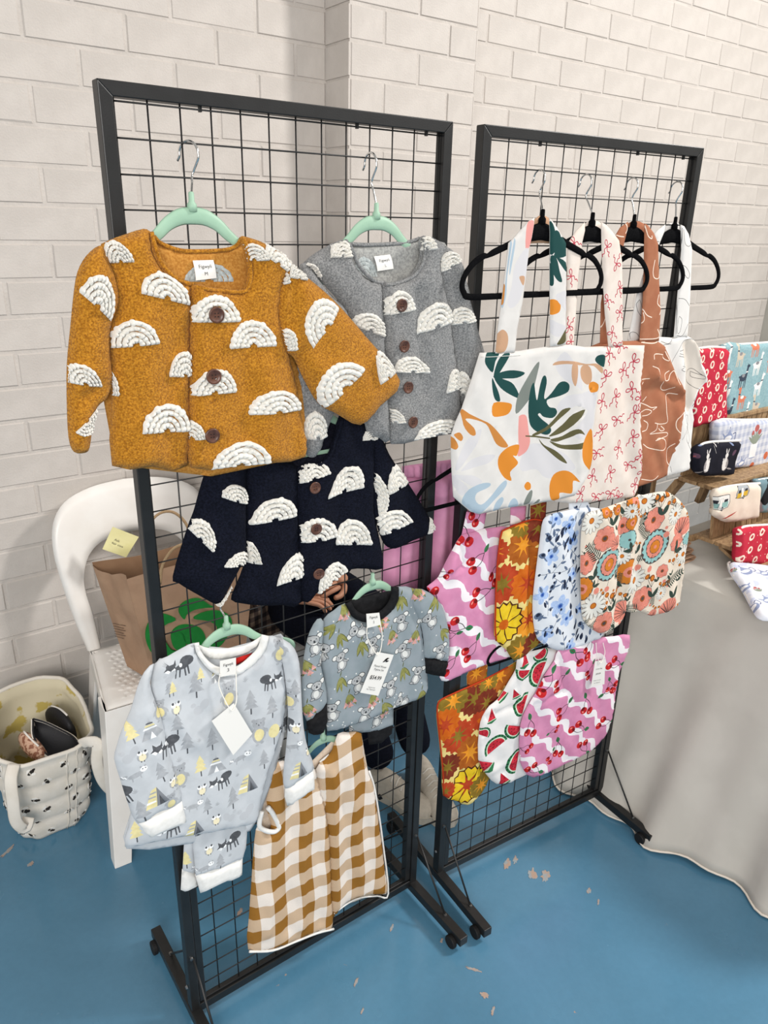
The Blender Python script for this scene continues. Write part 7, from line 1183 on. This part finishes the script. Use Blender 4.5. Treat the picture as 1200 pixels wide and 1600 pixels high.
al = [(ALP(k), x, y, 1, 0, f_) for k, x, y, f_ in (('w', 720, 280, 0), ('t', 890, 320, 1), ('c', 1100, 190, 0), ('w', 1110, 440, 0), ('c', 720, 560, 1), ('n', 920, 610, 0), ('w', 690, 830, 0), ('c', 900, 900, 1), ('w', 1120, 720, 0), ('n', 720, 1060, 0), ('t', 1090, 990, 1), ('w', 920, 1110, 0), ('c', 1300, 400, 0), ('n', 1320, 700, 1), ('t', 1300, 950, 0))]
pouch('grey-blue zipped pouch printed with alpacas, on the top step of the stand', PB, TS((600, 165), (900, 150), (1300, 120), (1500, 110), (1510, 500), (1500, 1080), (1200, 1095), (900, 1110), (640, 1120), (630, 700)), AL, prints(TS, .03, PB, al, .074), TS, TS((600, 168), (900, 150), (1300, 122), (1490, 110)), at=(1190, 590), seed=22)
TP = {'a': gingham('pale_blue_gingham', 'DCDDE2', 'CBCEDA', 'B4BACD', .0135, 0, 1), 'b': cot('print_teapot_blue', '8C97B5'), 'k': cot('print_teapot_line', '6A7290'), 'g': cot('print_stem_sage', '8A9284'), 'r': cot('print_protea_red', 'B0605C'), 'w': cot('print_vase_white', 'E6E5E6'), 'o': cot('print_fruit_orange', 'C46A4A')}
TEA = [('b', ell(0, -.05, .34, .24)), ('w', ell(0, -.02, .26, .10)), ('b', tri(0, .12, .34, .26)), ('k', ell(0, .40, .04, .05, n=6)), ('k', strip(spline([(.3, .1), (.52, .12), (.5, -.15), (.3, -.2)], 4), .05)), ('b', [(-.3, 0), (-.5, .2), (-.46, .24), (-.26, .1)])]
PRO = [('g', leaf(0, -.1, .5, .06, a)) for a in (1.0, 1.3, 1.57, 1.9, 2.2, .7, 2.5)] + [('r', ell(0, .42, .13, .12)), ('r', ell(.2, .28, .09, .09, n=8)), ('r', ell(-.2, .3, .08, .08, n=8)), ('w', [(-.17, -.55), (.17, -.55), (.2, -.08), (-.2, -.08)]), ('b', [(-.17, -.55), (.17, -.55), (.17, -.52), (-.17, -.52)])]
PC = Plane(0, .045, .0)
pouch('pale blue gingham zipped pouch with teapot and protea print, behind the kangaroo pouch', PC, TL((285, 130), (310, 90), (350, 78), (500, 82), (700, 78), (850, 76), (860, 200), (850, 440), (700, 446), (560, 452), (400, 462), (300, 440), (285, 300)), TP, prints(TL, .02, PC, [(TEA, 400, 220, 1, 0, 0), (PRO, 605, 250, 1.35, 0, 0), (TEA, 790, 200, 1, 0, 1), ([('o', ell(0, 0, .2, .16))], 585, 435, .8, 0, 0), (TEA, 500, 420, .7, .2, 1), (PRO, 760, 400, .8, 0, 0), ([('o', ell(0, 0, .2, .22))], 690, 360, .8, 0, 0)], .080), TL, TL((290, 125), (312, 88), (352, 76), (500, 80), (700, 76), (850, 74)), at=(1160, 700), seed=23)
KG = {'a': cot('kangaroo_navy_cotton', '15151F', '1A1A25', scale=30), 'w': cot('print_roo_white', 'DBD6D2'), 'g': cot('print_roo_grey', '97908F'), 'p': cot('print_plum', '5A4152'), 'r': cot('print_rose_dark', 'A85A5E'), 'b': cot('print_steel', '7C8AA8')}
ROO = [('g', ell(0, -.18, .25, .33)), ('w', ell(.07, -.2, .15, .27)), ('w', ell(-.02, .28, .12, .13)), ('w', leaf(-.06, .36, .28, .05, 1.9)), ('w', leaf(.03, .38, .28, .05, 1.35)), ('g', leaf(-.04, .38, .2, .02, 1.9)), ('w', [(-.06, .2), (.06, .2), (.1, -.05), (-.1, -.05)]), ('w', leaf(-.2, -.35, .4, .07, -.2)), ('w', ell(.17, -.02, .07, .09)), ('w', leaf(.15, .05, .13, .03, 1.7)), ('w', leaf(.19, .05, .13, .03, 1.3)), ('g', leaf(-.2, -.4, .5, .05, 3.4))]
PD = Plane(0, .0, .0)
pouch('black zipped pouch printed with two kangaroos, on the middle step of the stand', PD, TL((135, 350), (150, 310), (185, 275), (250, 260), (350, 255), (480, 250), (488, 275), (470, 330), (445, 410), (428, 512), (350, 518), (230, 525), (150, 500), (132, 450)), KG, prints(TL, .03, PD, [(ROO, 258, 420, 1.35, 0, 0), (ROO, 400, 410, 1.3, 0, 1), ([('w', strip([(-.35, .3), (0, -.25), (.4, .35)], .03))], 335, 320, 1, 0, 0), ([('p', ell(0, 0, .3, .18)), ('r', leaf(0, 0, .3, .06, -2))], 190, 375, .8, -.4, 0), ([('p', ell(0, 0, .3, .18))], 470, 345, .8, .6, 0), ([('b', leaf(0, 0, .5, .1, .3))], 215, 300, 1, 0, 0), ([('b', leaf(0, 0, .5, .1, 2.6))], 470, 290, .9, 0, 0), ([('w', leaf(0, 0, .4, .06, -1.2))], 330, 270, .8, 0, 0)], .050), TL, TL((140, 345), (152, 305), (190, 268), (260, 252), (370, 246), (482, 242)), at=(1120, 720), seed=24)
CV = {'a': cot('caravan_cream_cotton', 'DECFBE', 'E4D6C6', scale=30), 't': cot('print_van_teal', '8DB3AE'), 'w': cot('print_van_white', 'E8E6E0'), 'k': cot('print_van_black', '33343A'), 'y': cot('print_van_yellow', 'CFA83A'), 'g': cot('print_van_grey', '9FA3A6'), 'r': cot('print_red_stripe', 'B0453A')}
def VAN(a, c): return [('k', [(x * 1.06, (y - .03) * 1.08 + .03) for x, y in smoothp([(-.5, -.25), (-.5, .2), (-.35, .32), (.35, .34), (.5, .2), (.5, -.22)], 2)]), (a, smoothp([(-.5, -.25), (-.5, .2), (-.35, .32), (.35, .34), (.5, .2), (.5, -.22)], 2)), (c, [(-.48, .02), (.5, .02), (.5, -.24), (-.48, -.24)]), ('k', [(-.42, .02), (-.16, .02), (-.16, -.1 + .24), (-.42, .14)]), ('w', [(-.05, -.22), (.15, -.22), (.15, .22), (-.05, .22)]), ('k', strip([(-.05, -.22), (-.05, .22), (.15, .22), (.15, -.22)], .012)), ('k', [(.24, .0), (.44, 0), (.44, .16), (.24, .16)]), ('k', ell(-.1, -.27, .1, .1, n=9)), ('g', ell(-.1, -.27, .05, .05, n=8)), ('k', [(.5, -.2), (.64, -.22), (.64, -.18), (.5, -.16)])]
PE = Plane(0, -.075, .0)
pouch('cream zipped pouch printed with two caravans, on the lower step of the stand', PE, TL((285, 700), (300, 650), (320, 625), (380, 605), (500, 590), (600, 578), (640, 590), (642, 640), (632, 760), (622, 845), (560, 862), (470, 880), (380, 885), (330, 862), (280, 830), (295, 770)), CV, prints(TL, .03, PE, [(VAN('w', 't'), 375, 745, 1.15, .0, 1), (VAN('g', 'y'), 540, 655, 1.0, .0, 1), ([('r', leaf(0, 0, 1, .06, .1))], 320, 640, .7, 0, 0), ([('r', leaf(0, 0, 1.4, .07, .2))], 385, 872, .8, 0, 0)], .064), TL, TL((290, 690), (302, 640), (330, 615), (400, 598), (520, 583), (635, 576)), at=(1155, 790), seed=25)
PF2 = Plane(0, -.05, .0)
pouch('dark multicoloured zipped pouch with a black bear shape, cut off by the frame edge', PF2, TL((600, 560), (640, 545), (760, 530), (900, 525), (905, 780), (760, 800), (635, 808), (640, 700)), {'a': cot('dusky_print_cotton', '8C7F83', '6F8A93', scale=25, lo=.48, hi=.52), 'k': cot('print_bear_black', '1C1C20'), 'o': cot('print_bear_tan', 'A5785F')}, prints(TL, .02, PF2, [([('k', ell(0, 0, .35, .5)), ('k', ell(0, .5, .22, .2)), ('k', ell(-.15, .68, .07, .07)), ('k', ell(.15, .68, .07, .07)), ('o', ell(0, .45, .08, .06, n=8))], 705, 670, 1.0, 0, 0)], .075), TL, TL((600, 556), (700, 540), (900, 522)), at=(1205, 775), seed=26)
PG = Plane(0, -.165, .0)
SHP = [('w', ell(0, 0, .40, .36)), ('a', ell(.02, .02, .2, .18, n=9)), ('r', ell(.02, .0, .1, .09, n=7)), ('w', ell(-.05, .1, .04, .04, n=6))]
pouch('red zipped pouch with cream sheep medallions, on the lowest step of the stand', PG, TL((470, 970), (500, 925), (560, 912), (700, 905), (850, 895), (860, 1100), (850, 1225), (700, 1222), (520, 1205), (465, 1195), (470, 1080)), AP, prints(TL, .03, PG, [([('w', ell(0, 0, .06, .07, n=6))], x, y, 1, 0, 0) for _, x, y, *q in scatter([0], 45, 470, 860, 920, 1220, 5, mind=38)] + [(SHP, x, y, 1.2, 0, 0) for x, y in ((522, 980), (610, 1008), (690, 970), (515, 1082), (595, 1110), (668, 1090), (535, 1180), (632, 1185), (780, 1030), (740, 1150))], .029), TL, TL((468, 1080), (466, 980), (495, 925), (560, 908), (700, 900), (850, 890)), at=(1185, 860), seed=27)
# quilted wet bag leaning over the table edge
oW = Vector(onz(1140, 882, .800)); W1 = Vector(onz(1186, 962, .762)); PW_ = Tilt(tuple(oW), (1, -.30, .0), tuple(oW - W1))
WT = {'a': mat('white_blue_print', 'DFE1E8', .8, c2='C3CAE0', scale=28, lo=.52, hi=.58, bump=.2, spec=.2), 'b': TP['b'], 'k': TP['k'], 'g': TP['g'], 'r': TP['r'], 'o': TP['o'], 'w': cot('print_clean_white', 'ECEDF0')}
TW = Z(1060, 820, 8.5714)
root = pouch('white and blue quilted wet bag lying over the front edge of the table', PW_, TW((665, 530), (690, 500), (760, 500), (900, 510), (1200, 545), (1500, 580), (1700, 1000), (1600, 1330), (1300, 1260), (1150, 1245), (1060, 1200), (1000, 1110), (920, 960), (830, 800), (720, 650)), WT, prints(TW, .02, PW_, [(TEA, 900, 610, 1.5, .1, 0), (TEA, 880, 800, 1.3, -.2, 1), (PRO, 1090, 880, 1.0, 0, 0), (TEA, 1150, 640, 1.2, .2, 0), (TEA, 1010, 1060, 1.3, .4, 0), (PRO, 780, 590, .7, .4, 0), (TEA, 1200, 1000, 1.2, 0, 0), (PRO, 1300, 800, 1, 0, 0), (TEA, 1400, 1000, 1, 0, 0)], .042), TW, None, thick=.018, at=(1180, 920), seed=28, edge=.02, back=.4)
b = MB(); b.tube([Vector(p) for p in spline([PW_.p(x, y, .003) for x, y in TW((690, 498), (665, 532), (720, 650), (830, 800), (920, 960), (1000, 1110), (1062, 1202))], 4)], .0035, 8); b.build('quilted_edge', m_zip, root, True)
# folded kraft bags
kb = empty('folded_paper_bags', (1.70, .04, .75), 'small stack of folded brown paper bags on the table, behind the peach floral bag', 'paper bags')
for k in range(3):
    x0, x1, y0, y1 = 1.62, 1.755 - .008 * k, -.020 + .008 * k, .100 + .008 * k; z = .752 + .024 * k; b = MB(); lp = [(x0, y0, z), (x1 - .012, y0, z), (x1, y0, z + .008), (x1 - .010, y0, z + .017), (x0, y0, z + .019), (x0, y0, z + .016), (x1 - .014, y0, z + .014), (x1 - .005, y0, z + .008), (x1 - .014, y0, z + .003), (x0, y0, z + .003)]
    n = len(lp); vs = [(p[0], p[1], p[2]) for p in lp] + [(p[0] + .004, y1, p[2] + .002) for p in lp]; b.add(vs, [(i, (i + 1) % n, (i + 1) % n + n, i + n) for i in range(n)] + [tuple(range(n))[::-1], tuple(range(n, 2 * n))]); b.build('folded_bag', m_kr, kb, bevel=.001)
